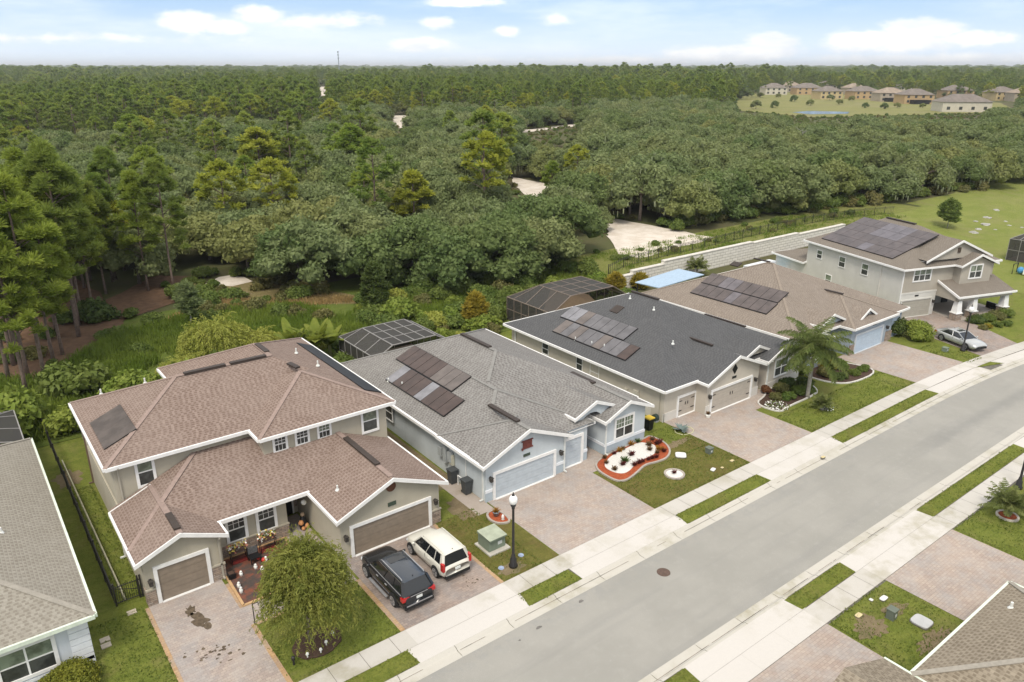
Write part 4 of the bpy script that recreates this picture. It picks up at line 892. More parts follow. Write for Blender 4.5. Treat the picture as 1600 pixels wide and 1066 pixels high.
def cover(poly_c, r_, label, c, h=.10, cat_='manhole cover', sq=True, name='utility_cover', n=4, rot=0, ry=None):
    ry = ry or r_; x, y = poly_c; pts = []
    k = 24
    for i in range(k):
        a = 2*PI*i/k; ca, sa = math.cos(a), math.sin(a); p_ = 5 if sq else 2
        f_ = (abs(ca)**p_+abs(sa)**p_)**(-1/p_); u, v = ca*f_*r_, sa*f_*ry
        pts.append((x+u*math.cos(rot)-v*math.sin(rot), y+u*math.sin(rot)+v*math.cos(rot)))
    t_ = thing(name, label, cat_, (x, y, 0))
    mb = MB(); mb.prism([(x+(a-x)*1.08, y+(b-y)*1.08) for a, b in pts], -.05, h*.5); mb.build('rim', JOINT, t_)
    MB().prism(pts, h*.5, h).build('lid', c, t_); return t_
PALE = plain('lid_pale', (.62,.62,.60), .6, .06)
cover((37.4,29.8), .36, 'white square utility cover on the olive lawn beside the flower bed', PALE, rot=.785)
cover((33.75,11.65), .42, 'pale grey square utility cover in the patchy lawn across the street', plain('lid_grey', (.42,.42,.42), .6, .06))
cover((37.6,27.2), .22, 'small white oval valve box lid on the lawn near the sidewalk', PALE, .06, ry=.14, rot=.3)
cover((33.98,13.65), .24, 'white oval valve box lid near the sidewalk across the street', PALE, .06, ry=.13)
cover((31.8,13.75), .2, 'yellowish valve box lid in bare lawn across the street', plain('lid_tan', (.55,.46,.26), .7, .1), .05, ry=.12)
cover((39.6,27.2), .16, 'yellowish small lid by the second driveway corner', plain('lid_tan', (.55,.46,.26), .7, .1), .05, ry=.1)
cover((38.3,27.0), .10, 'tiny yellow lid between the valve box and the second driveway', plain('lid_tan', (.55,.46,.26), .7, .1), .05, ry=.08)
cover(W(1286,715)[:2], .17, 'yellowish lid on the long grass verge near its left end', plain('lid_tan', (.55,.46,.26), .7, .1), .06, ry=.1)
cover(W(1361,938)[:2], .09, 'tiny white lid beside the oval valve box across the street', PALE, .05)
m_ = MB().lathe((26.9,21.91,-.1), [(.36,0),(.36,.012),(.34,.014),(0.01,.016)], 24)
single(m_, 'manhole_cover', plain('rusty_iron', (.10,.065,.05), .7, .25, 12), 'round rusty manhole cover in the grey road', 'manhole cover')
# garden walls, fences
def iron_fence(pts, label, h=1.25, step=2.3, pick=.17, zf=None, thin=.012, name='metal_fence', picks=True):
    t_ = thing(name, label, 'fence', (pts[0][0], pts[0][1], 0)); rails = MB(); pk = MB()
    zf = zf or (lambda x, y: 0)
    for (a, b) in zip(pts[:-1], pts[1:]):
        L = math.hypot(b[0]-a[0], b[1]-a[1]); n = max(1, round(L/step)); dx = (b[0]-a[0])/n; dy = (b[1]-a[1])/n
        for i in range(n):
            x, y = a[0]+dx*i, a[1]+dy*i; x2, y2 = x+dx, y+dy
            for hh in (.15, h-.22, h-.05): rails.beam((x,y,zf(x,y)+hh),(x2,y2,zf(x2,y2)+hh),.03,.035)
            if picks:
                q = int(math.hypot(dx,dy)/pick)
                for j in range(1, q+1):
                    f_ = j/(q+1); px, py = x+dx*f_, y+dy*f_; pk.beam((px,py,zf(px,py)+.08),(px,py,zf(px,py)+h),thin*1.5,thin*1.5)
            MB().beam((x,y,zf(x,y)-.1),(x,y,zf(x,y)+h+.08),.075,.075).build('fence_post', DARKMETAL, t_)
    rails.build('rail', DARKMETAL, t_)
    if picks: pk.build('pickets', DARKMETAL, t_)
    return t_
iron_fence([(3.15,64.5),(3.15,36.6)], 'black metal picket fence running back between the tan house and the left edge house', 1.2, pick=.1)
t_ = thing('garden_gate', 'black metal gate with a diagonal brace closing the side yard of the tan house', 'gate', (3.2,36.5,0))
g_ = MB()
for k in range(13): x = 3.3+k*.095; g_.beam((x,36.5,.08),(x,36.5,1.15),.018,.018)
g_.beam((3.2,36.5,1.05),(4.45,36.5,1.05),.035,.035).beam((3.2,36.5,.15),(4.45,36.5,.15),.035,.035).beam((3.2,36.5,1.0),(4.4,36.5,.5),.03,.03); g_.build('gate_leaf', DARKMETAL, t_)
for x in (3.2, 4.42, 4.30): MB().beam((x,36.5,-.05),(x,36.5,1.3),.08,.08).build('gate_post', DARKMETAL, t_)
FP = [(63.5,63.8),(69,64.2),(75,64.6),(85.2,65.0),(98.1,65.6),(110,65.7),(120,64.5),(129,62.4)]
iron_fence(FP, 'black metal fence along the top of the pale retaining wall with the woods behind', 1.3, zf=HT, pick=.35, thin=.02)
def wallfn(T):
    co = worldpos(T); sep = T.new('ShaderNodeSeparateXYZ'); T.link(co, sep.inputs[0]); cb = T.new('ShaderNodeCombineXYZ'); T.link(sep.outputs[0], cb.inputs[0]); T.link(sep.outputs[2], cb.inputs[1])
    n = T.new('ShaderNodeTexBrick', offset=.5); T.link(cb.outputs[0], n.inputs['Vector']); n.inputs['Scale'].default_value = 1
    n.inputs['Brick Width'].default_value = 1.1; n.inputs['Row Height'].default_value = .38; n.inputs['Mortar Size'].default_value = .03
    n.inputs['Color1'].default_value = (.72,.69,.63,1); n.inputs['Color2'].default_value = (.66,.63,.57,1); n.inputs['Mortar'].default_value = (.38,.35,.31,1)
    T.link(T.mix(T.math('MULTIPLY', T.ramp(T.noise(co, 1.5, 4, .7), .4, .7), .2), n.outputs['Color'], (.42,.40,.36)), T.p.inputs['Base Color']); bump(T, n.outputs['Fac'], .6, -.05)
WALLM = mat('retaining_blocks', wallfn, rough=.95)
t_ = thing('retaining_wall', 'long pale block retaining wall behind the brown roofed house', 'wall', (63,61.9,0))
wm = MB(); stp = [(62.6,1.5),(66,1.9),(70,2.25),(88.5,2.25),(88.5,2.25),(112,2.25)]
segs = [(62.6,65.5,1.55),(65.5,71,1.95),(71,89,2.35),(89,100,2.2),(100,112.5,2.0)]
for a, b, h in segs: wm.box(a, b-.001, 61.6, 62.15, -.1, h)
wm.build('block_wall', WALLM, t_)
cp = MB()
for a, b, h in segs: cp.box(a, b-.002, 61.55, 62.2, h, h+.12)
cp.build('wall_cap', plain('cap_stone', (.55,.52,.47), .9, .12, 2), t_)
# screen cages
def screenfn(T):
    tr = T.new('ShaderNodeBsdfTransparent'); mx = T.new('ShaderNodeMixShader', i_Fac=.80); T.link(tr.outputs[0], mx.inputs[1]); T.link(T.p.outputs[0], mx.inputs[2]); T.link(mx.outputs[0], T.o.inputs[0])
SCREEN = mat('insect_screen', screenfn, (.05,.047,.043), .7, .3)
def cage(x0, x1, y0, y1, ze, zr, ins, label, fm, n=4, m_=2, rz=None, xf=None, loc=None):
    """screen enclosure with mansard top"""
    t_ = thing('pool_cage', label, 'pool cage', loc or ((x0+x1)/2, (y0+y1)/2, 0), rz or 0, world=(rz is None))
    fr = MB(); scr = MB(); B = .06
    P = lambda x, y, z: Vector((x, y, z))
    xi0, xi1, yi1 = x0+ins, x1-ins, y1-ins
    # posts and eave
    for i in range(n+1):
        x = x0+(x1-x0)*i/n; fr.beam((x,y1,0),(x,y1,ze),B,B); xt = min(max(x, xi0), xi1)
    for j in range(m_*2):
        y = y0+(y1-y0)*j/(m_*2)
        for x in (x0, x1): fr.beam((x,y,0),(x,y,ze),B,B)
    for a, b in (((x0,y0,ze),(x0,y1,ze)),((x0,y1,ze),(x1,y1,ze)),((x1,y1,ze),(x1,y0,ze)),((x0,y0,ze),(x1,y0,ze)),
                 ((xi0,y0,zr),(xi0,yi1,zr)),((xi0,yi1,zr),(xi1,yi1,zr)),((xi1,yi1,zr),(xi1,y0,zr)),((xi0,y0,zr),(xi1,y0,zr)),((x0,y1,ze),(xi0,yi1,zr)),((x1,y1,ze),(xi1,yi1,zr)),((x0,y0,ze),(xi0,y0,zr)),((x1,y0,ze),(xi1,y0,zr))): fr.beam(a,b,B*1.2,B*1.2)
    for i in range(1, n):
        x = xi0+(xi1-xi0)*i/n; fr.beam((x,y0,zr),(x,yi1,zr),B,B); fr.beam((x,yi1,zr),(x0+(x1-x0)*i/n,y1,ze),B,B)
    for j in range(1, m_+1):
        y = y0+(yi1-y0)*j/m_
        if j < m_: fr.beam((xi0,y,zr),(xi1,y,zr),B,B)
        y_ = y0+(y1-y0)*j/(m_+.5); fr.beam((x0,y_,ze),(xi0,min(y_, yi1),zr),B,B); fr.beam((x1,y_,ze),(xi1,min(y_, yi1),zr),B,B)
    fr.beam((x0,y0,ze*.5),(x0,y1,ze*.5),B,B).beam((x0,y1,ze*.5),(x1,y1,ze*.5),B,B)
    Q = lambda *a: scr.add([Vector(p) for p in a], [tuple(range(len(a)))])
    Q((x0,y0,0),(x0,y1,0),(x0,y1,ze),(x0,y0,ze)); Q((x1,y0,0),(x1,y1,0),(x1,y1,ze),(x1,y0,ze)); Q((x0,y1,0),(x1,y1,0),(x1,y1,ze),(x0,y1,ze))
    Q((x0,y0,ze),(x0,y1,ze),(xi0,yi1,zr),(xi0,y0,zr)); Q((x1,y0,ze),(x1,y1,ze),(xi1,yi1,zr),(xi1,y0,zr)); Q((x0,y1,ze),(x1,y1,ze),(xi1,yi1,zr),(xi0,yi1,zr)); Q((xi0,y0,zr),(xi1,y0,zr),(xi1,yi1,zr),(xi0,yi1,zr))
    fr.build('frame', fm, t_); scr.build('screen', SCREEN, t_); MB().box(x0,x1,y0,y1,-.05,.05).build('deck', concrete('deck_concrete', (.24,.20,.17), .4), t_)
    return t_
cage(26.6, 34.0, 53.3, 60.4, 2.4, 3.3, 1.6, 'dark screened pool cage with pale frame behind the pale blue house', ALU, 4, 3)
cage(45.9, 56.5, 53.6, 60.9, 2.5, 3.9, 2.4, 'brown framed screened pool cage with a tan sail behind the charcoal roofed house', plain('frame_brown', (.20,.16,.13), .5, .1), 4, 3)
cage(5.2, 12.6, 51.6, 57.6, 2.35, 2.75, 1.2, 'dark screened enclosure peeking over the back of the rosy roof', ALU, 3, 3)
cage(-12, 1.6, 53.5, 59.5, 2.6, 3.0, 1.5, 'dark screened enclosure behind the left edge house', ALU, 4, 2)
cage(116.6, 124, 31.5, 40.0, 3.0, 4.2, 2.0, 'black screened enclosure cut by the right edge of the photo', ALU, 3, 3)
s_ = MB().add([(47.6,56.3,1.7),(53.6,55.2,1.7),(54.9,58.6,1.9),(50.6,59.3,3.4)],[(0,1,3),(1,2,3)]); 
sa = single(MB().slab([(47.2,56.6,1.7),(53.6,54.6,1.5),(50.8,59.4,3.3)],.02).slab([(53.6,54.6,1.49),(55.4,58.6,1.6),(50.8,59.4,3.29)],.02), 'shade_sail', plain('sail_tan', (.42,.30,.19), .8, .08), 'tan shade sail stretched inside the brown pool cage', 'shade sail')
t_ = thing('plunge_pool', 'grey blue plunge pool with pale rim inside the dark pool cage', 'pool', (30.5,55.8,0)); MB().box(28.8,32.4,54.4,57.4,0,.5).build('rim', CONG, t_); MB().box(29.0,32.2,54.6,57.2,.5,.52).build('water', mat('pool_water', base=(.14,.17,.22), rough=.1), t_)
t_ = thing('patio_awning', 'light blue flat awning on dark posts behind the brown roofed house', 'awning', (65.5,56,0))
MB().slab([(61.6,54.0,2.35),(69.6,54.3,2.5),(69.3,57.9,2.5),(61.2,57.2,2.35)],.09).build('canopy', plain('awning_blue', (.33,.43,.54), .6, .06), t_)
for x, y in ((61.7,54.2),(61.4,57),(69.3,54.5),(69.1,57.6)): MB().beam((x,y,0),(x,y,2.3),.12,.12).build('post', DARKMETAL, t_)
t_ = thing('above_ground_pool', 'white and blue above ground pool behind the brown roofed house', 'pool', (84,55,0)); MB().box(81.5,87,53,57.5,0,1.1).build('pool_wall', plain('pool_white', (.62,.64,.66), .5, .05), t_); MB().box(82,86.5,53.3,55.2,1.1,1.14).build('water', mat('pool_blue', base=(.10,.33,.45), rough=.2), t_)
# bins and small things beside the pale blue house
def bin_(x, y, label, c):
    t_ = thing('wheelie_bin', label, 'bin', (x, y, 0)); mb = MB(); a, b = .2, .27
    mb.add([(x-a,y-a,.05),(x+a,y-a,.05),(x+a,y+a,.05),(x-a,y+a,.05),(x-b,y-b,.95),(x+b,y-b,.95),(x+b,y+b,.95),(x-b,y+b,.95)],[(0,3,2,1),(4,5,6,7),(0,1,5,4),(1,2,6,5),(2,3,7,6),(3,0,4,7)]); mb.build('bin_body', c, t_)
    MB().box(x-b-.03,x+b+.03,y-b-.03,y+b+.03,.95,1.03).build('lid', c, t_); MB().tube([(x-.2,y+.25,.12),(x+.2,y+.25,.12)],.1,8).build('wheels', BLACKP, t_); return t_
bin_(22.95, 36.3, 'dark grey wheelie bin against the side wall below the electric boxes', plain('bin_dark', (.06,.065,.068), .5, .1))
bin_(22.95, 34.7, 'dark grey wheelie bin nearest the garage corner of the pale blue house', plain('bin_dark', (.06,.065,.068), .5, .1))
bin_(38.6, 33.9, 'black bin with a yellow lid beside the pale blue house', BLACKP).children[1].data.materials[0] = plain('yellow_lid', (.6,.42,.05), .5, .05)
t_ = thing('hose_reel', 'dark coiled hose on a reel against the cream house side', 'hose', (40.1,34.6,0)); MB().tube([(39.9,34.6,.3),(40.2,34.6,.3)],.28,14).build('reel', plain('hose_dark', (.03,.05,.045), .5, .2), t_); MB().box(39.9,40.2,34.35,34.85,0,.1).build('foot', GREY, t_)
# stepping stones
for i, (px, py) in enumerate(((206,957),(164,1000),(166,1009))):
    p = W(px, py); mb = MB(); mb.box(p.x-.21,p.x+.21,p.y-.16,p.y+.16,-.02,.04)
    single(mb, 'stepping_stone', plain('stone_pale', (.46,.40,.32), .9, .1, 6), ('pale stepping stone in the grass just outside the garden gate','pale stepping stone farther from the gate, the upper of a close pair','pale stepping stone nearest the hedge, the lower of a close pair')[i], 'stepping stone', 'stepping stones in the side lawn')
# low edging strip left lawn
single(MB().beam((3.62,36.7,.12),(3.45,54.5,.12),.07,.24), 'wooden_edging', plain('timber_pale', (.42,.40,.28), .9, .15), 'pale timber edging along the foot of the black fence', 'garden edging')
# ============================================================ FOLIAGE
def quadmesh(name, V, mats, midx=None, extra=None):
    """V: (N,4,3) quads; extra: (verts, tris, matindex) appended"""
    N = len(V); verts = V.reshape(-1, 3).astype('f'); me = bpy.data.meshes.new(name)
    ev, ef, em = extra if extra else (np.zeros((0,3),'f'), [], 0)
    allv = np.concatenate([verts, np.array(ev, 'f').reshape(-1, 3)])
    loops = [np.arange(N*4)]; starts = np.arange(N)*4; totals = np.full(N, 4)
    if len(ef):
        ef = np.array(ef); k = ef.shape[1]; loops.append((ef+N*4).ravel()); starts = np.concatenate([starts, N*4+np.arange(len(ef))*k]); totals = np.concatenate([totals, np.full(len(ef), k)])
    loops = np.concatenate(loops)
    me.vertices.add(len(allv)); me.vertices.foreach_set('co', allv.ravel())
    me.loops.add(len(loops)); me.loops.foreach_set('vertex_index', loops.astype('i'))
    me.polygons.add(len(starts)); me.polygons.foreach_set('loop_start', starts.astype('i')); me.polygons.foreach_set('loop_total', totals.astype('i'))
    for m_ in mats: me.materials.append(m_)
    mi = np.zeros(len(starts), 'i')
    if midx is not None: mi[:N] = midx
    if len(ef): mi[N:] = em
    me.polygons.foreach_set('material_index', mi); me.update(calc_edges=True); return me
def rdir(R, n):
    v = R.normal(size=(n, 3)); return v/np.linalg.norm(v, axis=1)[:, None]
def quads_at(C_, Nn, A, sx, sy):
    """quads centred at C_, normal Nn, long axis A, sizes sx (across) sy (along)"""
    A = A-(A*Nn).sum(1)[:, None]*Nn; A /= np.linalg.norm(A, axis=1)[:, None]+1e-9; B = np.cross(Nn, A)
    sx = np.asarray(sx).reshape(-1, 1)/2; sy = np.asarray(sy).reshape(-1, 1)/2
    return np.stack([C_-B*sx-A*sy, C_+B*sx-A*sy, C_+B*sx*.55+A*sy, C_-B*sx*.55+A*sy], 1)
ICO = None
def ico():
    global ICO
    if ICO is None:
        import bmesh
        bm = bmesh.new(); bmesh.ops.create_icosphere(bm, subdivisions=2, radius=1); ICO = (np.array([v.co[:] for v in bm.verts]), np.array([[v.index for v in f.verts] for f in bm.faces])); bm.free()
    return ICO
def cores(R, cs, rs, k=.8):
    iv, if_ = ico(); vs = []; fs = []
    for i, (c, r) in enumerate(zip(cs, rs)):
        f = 1+.16*R.normal(size=len(iv)); vs.append(c+iv*(r*k)*f[:, None]*np.array([1,1,.85])); fs.append(if_+i*len(iv))
    return np.concatenate(vs), np.concatenate(fs)
def lobed_crown(name, seed, rad, z0, z1, nl, lr, nq, ls, mats, moss=0, flat=.55, corek=.72, droop=0):
    """broad crown made of leaf lobes spread over a dome"""
    R = np.random.RandomState(seed); cs = []; rs = []
    for i in range(nl):
        a = R.uniform(0, 2*PI); q = math.sqrt(R.uniform(0, 1)); h = (1-q**2)**.5
        r_ = lr*R.uniform(.65, 1.25); z = z0+(z1-z0)*(R.uniform(.15, 1)*.35+.6*h)*.9
        cs.append((math.cos(a)*q*rad, math.sin(a)*q*rad, z)); rs.append(r_)
    cs = np.array(cs); rs = np.array(rs); V = []; M_ = []
    for c, r in zip(cs, rs):
        n = int(nq*(r/lr)**2); d = rdir(R, n); d[:, 2] = np.where(d[:, 2] < -.35, -d[:, 2], d[:, 2])
        rr = r*(R.uniform(.62, 1.22, n))*(1+.12*np.sin(d[:,0]*7+seed)*np.cos(d[:,1]*6))
        p = c+d*rr[:, None]*np.array([1, 1, .85]); nn = d+R.normal(size=(n, 3))*.8; nn /= np.linalg.norm(nn, axis=1)[:, None]
        V.append(quads_at(p, nn, rdir(R, n), ls*R.uniform(.6, 1.3, n), ls*R.uniform(.8, 1.6, n))); M_.append(np.zeros(n, 'i'))
    if moss:
        n = moss; k = R.randint(0, nl, n); d = rdir(R, n); p = cs[k]+d*rs[k][:, None]*1.0; L = R.uniform(.4, 1.3, n); p[:, 2] -= L*.5
        nn = rdir(R, n); nn[:, 2] *= .1; nn /= np.linalg.norm(nn, axis=1)[:, None]
        V.append(quads_at(p, nn, np.tile([0, 0, -1.], (n, 1)), R.uniform(.10, .28, n), L)); M_.append(np.ones(n, 'i'))
    return quadmesh(name, np.concatenate(V), mats, np.concatenate(M_), (*cores(R, cs, rs, corek), 0))
def pine_crown(name, seed, H, zb, rad, mats, npuff=54, needles=46, nl=.55, top=.6, wr=.42):
    R = np.random.RandomState(seed); V = []; puffs = []
    for i in range(npuff):
        t_ = R.uniform(0, 1)**.75; z = zb+(H-zb)*t_; env = rad*max(.12, 1-abs(2*t_-.72)**2.2/1.7)**.8; a = R.uniform(0, 2*PI); q = R.uniform(.45, 1)**.7
        puffs.append((math.cos(a)*env*q, math.sin(a)*env*q, z+env*q*.12, R.uniform(.55, .95)))
    puffs.append((0, 0, H-.2, .7))
    for (x, y, z, s_) in puffs:
        n = needles; d = rdir(R, n); d[:, 2] = np.abs(d[:, 2])*.9-.15; d += np.array([x, y, 0])*.12; d /= np.linalg.norm(d, axis=1)[:, None]
        c = np.array([x, y, z])+d*(s_*R.uniform(.35, .85, n))[:, None]; nn = np.cross(d, rdir(R, n)); nn /= np.linalg.norm(nn, axis=1)[:, None]
        V.append(quads_at(c, nn, d, nl*wr*R.uniform(.6, 1.3, n), nl*R.uniform(.8, 1.5, n)))
    cs = np.array([p[:3] for p in puffs]); rs = np.array([p[3]*.42 for p in puffs])
    return quadmesh(name, np.concatenate(V), mats, None, (*cores(R, cs, rs, 1), 0)), puffs
def trunk_mesh(name, H, r0, m, seed=0, limbs=(), lean=.02, r1=.06):
    R = np.random.RandomState(seed); mb = MB(); pts = []; lx, ly = R.normal(size=2)*lean*H
    for i in range(7): t_ = i/6; pts.append((lx*t_**2+R.normal()*.03, ly*t_**2+R.normal()*.03, -.3+(H+.3)*t_))
    mb.tube(pts, [r0*1.25]+[r0+(r1-r0)*i/6 for i in range(1, 7)], 8)
    for (x, y, z) in limbs:
        zb = max(.8, z-math.hypot(x, y)*.55); t_ = min(1, zb/H); mb.tube([(lx*t_**2, ly*t_**2, zb), (x*.5, y*.5, (zb+z)/2+.1), (x, y, z)], [r0*.38*(1-.5*t_), r0*.25, .02], 5)
    o = mb.build(name, m, None, True); me = o.data; bpy.data.objects.remove(o); return me
OAKA = leafmat('oak_leaves_grey_green', (0.149,0.198,0.073), (0.236,0.288,0.119), .45, .38, .35); OAKB = leafmat('oak_leaves_deep_green', (0.109,0.164,0.050), (0.178,0.236,0.079), .5, .38, .3)
OAKC = leafmat('oak_leaves_olive', (0.182,0.220,0.066), (0.270,0.301,0.110), .5, .38, .3); MOSS = leafmat('hanging_moss', (0.253,0.286,0.157), (0.341,0.374,0.218), .6, .2, .1)
PINEA = leafmat('pine_needles', (0.155,0.234,0.042), (0.243,0.317,0.065), .5, .42, .3); PINEB = leafmat('pine_needles_bright', (0.199,0.284,0.040), (0.303,0.373,0.061), .5, .42, .3); PINEC = leafmat('pine_needles_yellow', (0.281,0.323,0.036), (0.399,0.421,0.058), .5, .42, .15)
BARK = plain('bark_grey_brown', (.15,.12,.10), .95, .25, 4); BARKP = plain('pine_bark', (.17,.125,.10), .95, .25, 4); BARKG = plain('bark_pale', (.30,.28,.24), .95, .2, 4)
def proto(name, label, cat, crown, trunk, group=None):
    t_ = thing(name, label, cat, world=False, group=group)
    o = bpy.data.objects.new('trunk', trunk); col.objects.link(o); o.parent = t_
    o = bpy.data.objects.new('crown', crown); col.objects.link(o); o.parent = t_
    return t_
CR_O = []; CR_P = []
OAKL = 'live oak in the grey green woodland beyond the back yards'
OG = 'live oaks in the woodland'; PG = 'tall pines in the far woodland'
oakp = []
for i in range(8):
    m_ = [(OAKA, MOSS), (OAKB, MOSS), (OAKC, MOSS), (OAKA, MOSS), (OAKB, MOSS), (OAKA, MOSS), (OAKC, MOSS), (OAKA, MOSS)][i]
    rad = (3.9, 4.3, 3.3, 4.8, 3.6, 4.4, 3.0, 4.0)[i]; h = (7.4, 8.2, 6.6, 8.4, 7.0, 7.8, 6.0, 7.6)[i]
    me = lobed_crown('oak_crown', 20+i, rad*.98, .7, h, 34, 1.3, 175, .29, m_, moss=(230 if i in (3, 7) else 0)); CR_O.append(me)
    R = np.random.RandomState(i); lim = [(math.cos(a)*rad*.6, math.sin(a)*rad*.6, h*.6) for a in R.uniform(0, 6.28, 5)]
    oakp.append(proto('oak_tree', OAKL, 'oak tree', me, trunk_mesh('oak_trunk', h*.6, .26, BARK, i, lim), OG))
pinep = []
for i in range(6):
    H = (16.5, 15, 17.5, 14, 16, 13)[i]; me, pf = pine_crown('pine_crown', 50+i, H, H*.40, (3.3, 2.9, 3.6, 3.1, 2.8, 3.3)[i], [(PINEA, PINEB, PINEA, PINEB, PINEA, PINEC)[i]]); CR_P.append(me)
    pinep.append(proto('pine_tree', 'tall slender pine in the far woodland', 'pine tree', me, trunk_mesh('pine_trunk', H-.3, .19, BARKP, i, [p[:3] for p in pf[::4]], .008), PG))
used = {}
def place(pr, x, y, sc, rz, label=None, group=None, nogroup=False):
    z = HT(x, y)
    if pr.name not in used: used[pr.name] = 1; o = pr; o.location = (x, y, z); o.rotation_euler = (0, 0, rz); o.scale = sc if isinstance(sc, tuple) else (sc,)*3
    else: o = copy_tree(pr, (x, y, z), rz, sc)
    o['label'] = label or pr['label']
    if label is not None and group is None and 'group' in o: del o['group']
    if group: o['group'] = group
    return o
# open ground that trees must leave free: (polygon, visible from the viewpoint)
def inpoly(x, y, P_):
    c = False; n = len(P_)
    for i in range(n):
        a, b = P_[i], P_[i-1]
        if (a[1] > y) != (b[1] > y) and x < (b[0]-a[0])*(y-a[1])/(b[1]-a[1]+1e-12)+a[0]: c = not c
    return c
OPEN = [WP([(960,343),(1040,357),(1118,372),(1000,404),(968,395)], 1.9), WP([(800,274),(858,284),(840,300),(812,300)], 2.5), WP([(616,190),(637,191),(630,212),(612,207)], .5), WP([(815,214),(850,212),(850,215),(818,217)], .5), WP([(860,211),(905,204),(906,206),(860,213)], .5), WP([(497,140),(512,142),(510,154),(499,154)], 0),
        WP([(1150,165),(1200,160),(1470,172),(1462,181),(1150,178)], 0), WP([(1235,183),(1330,184),(1330,190),(1240,190)], 0), WP([(1470,161),(1520,161),(1520,165),(1470,165)], 0), WP([(1535,165),(1590,165),(1590,168),(1535,168)], 0), WP([(1472,183),(1530,183),(1530,186),(1472,186)], 0), WP([(325,436),(385,436),(392,446),(345,448),(312,448)], 0)]
def blocked(x, y, h, w_):
    if any(inpoly(x, y, P_) for P_ in OPEN): return True
    z = HT(x, y); f = CAM_H/(CAM_H-z-h) if CAM_H-z-h > 2 else 12
    L = math.hypot(x, y); k = max(3, int((f-1)*L/4)); ax = -y/L*w_*.45; ay = x/L*w_*.45
    for s in range(1, k+1):
        g_ = 1+(f-1)*s/k
        for o_ in (-1, 0, 1):
            X, Y_ = x*g_+ax*o_, y*g_+ay*o_
            for P_ in OPEN:
                if inpoly(X, Y_, P_): return True
    return False
def edge_y(x):   # near edge of the woodland
    if x < 24: return 97
    if x < 33: return 98-(x-28)*4.4
    if x < 60: return 76-(x-33)*.05
    if x < 66: return 72
    if x < 112: return 73.5-(x-66)*.02
    return 70-(x-112)*.12
trees = []; R = random.Random(5)
def inview(x, y, m_=1.06):
    f = x*math.cos(YAW)+y*math.sin(YAW); s = x*math.sin(YAW)-y*math.cos(YAW)
    return f > 5 and abs(s/f) < .685*m_
# scatter
cand = []
sp = 5.6
for i in range(0, 90):
    for j in range(0, 90):
        x = -60+i*sp+R.uniform(-2, 2); y = 66+j*sp+R.uniform(-2, 2)
        if inview(x, y) and y > edge_y(x)+2.5: cand.append((math.hypot(x, y), x, y))
cand.sort(); nO = nP = 0; OAKPTS = []; PINEPTS = []; SCRUB = []
def is_pine(x, y, d):
    u = (x*math.sin(YAW)-y*math.cos(YAW))/(x*math.cos(YAW)+y*math.sin(YAW))
    lim = 275 if u < -.25 else (340 if u < .1 else (390 if u < .35 else 520))
    if u < -.22 and d < 270: return R.random() < .08
    if d > lim+R.uniform(-25, 25): return R.random() < .93
    return R.random() < (.05 if u < .1 else .0)
for d, x, y in cand:
    if math.hypot(x-57.8, y-100) < 5.5 or (math.hypot(x-55, y-95) < 4): continue
    pn = is_pine(x, y, d)
    s = R.uniform(.8, 1.2) if not pn else R.uniform(.66, 1.05); h = (14 if pn else 8)*s
    if pn and R.random() < .2: continue
    if blocked(x, y, h*.92, 5 if pn else 8): 
        s *= .45; h *= .45
        if blocked(x, y, h*.92, 3.5):
            SCRUB.append((x, y, R.uniform(.5, 1.0))); continue
        pn = False
    if pn:
        if nP < 240 : 
            nP += 1; place(pinep[R.randrange(6)], x, y, (s*1.15, s*1.15, s), R.uniform(0, 6.28))
        else: PINEPTS.append((x, y, s))
    else:
        if nO < 285:
            nO += 1
            u = (x*math.sin(YAW)-y*math.cos(YAW))/(x*math.cos(YAW)+y*math.sin(YAW))
            k = R.choice((3, 5, 7, 0, 2, 6)) if R.random() < .5 else R.randrange(8)
            place(oakp[k], x, y, (s, s, s*R.uniform(.85, 1.1)), R.uniform(0, 6.28))
        else: OAKPTS.append((x, y, s))
# farther woodland: continuous masses to the horizon
FARHOUSES = [(1207,152),(1232,147),(1258,152),(1286,146),(1305,136),(1222,137),(1250,134),(1275,135),(1345,160),(1386,164),(1425,168),(1412,150),(1490,158),(1560,162),(1498,182),(1598,164),(1290,160),(1332,152),(1190,141)]
HP = [W(a, b, 0) for a, b in FARHOUSES]
def ringpts(d0, d1, sp0, grow):
    out = []; d = d0
    while d < d1:
        spc = sp0*(1+grow*(d-d0)); n = int(1.34*d/spc)
        for k in range(n):
            a = YAW+R.uniform(-.64, .64); dd = d+R.uniform(-.5, .5)*spc; out.append((dd*math.cos(a), dd*math.sin(a), spc/sp0))
        d += spc
    return out
MEADOW = [(330,205),(350,260),(400,330),(520,420),(640,440),(620,330),(560,215),(455,165),(400,180)]
for x, y, k in ringpts(430, 9000, 7.2, .0011):
    if -60 < x < 440 and 66 < y < 565: continue
    d = math.hypot(x, y); s = R.uniform(.62, 1.1)*(1+.22*math.sin(x*.006+1)*math.cos(y*.0047)+.12*math.sin(x*.021+y*.013))
    if inpoly(x, y, MEADOW) and d < 760 and not (x > 0 and (x*math.sin(YAW)-y*math.cos(YAW))/(x*math.cos(YAW)+y*math.sin(YAW)) < .29+R.uniform(-.03,.03)): continue
    if d < 900 and any(math.hypot(x-p.x, y-p.y) < 13 for p in HP): continue
    if d < 1500 and blocked(x, y, 12*s, 5): continue
    if d < 900 and any(False for p in HP): continue
    PINEPTS.append((x, y, s, k))
print('oaks', nO, 'pines', nP, 'far oak', len(OAKPTS), 'far pine', len(PINEPTS))
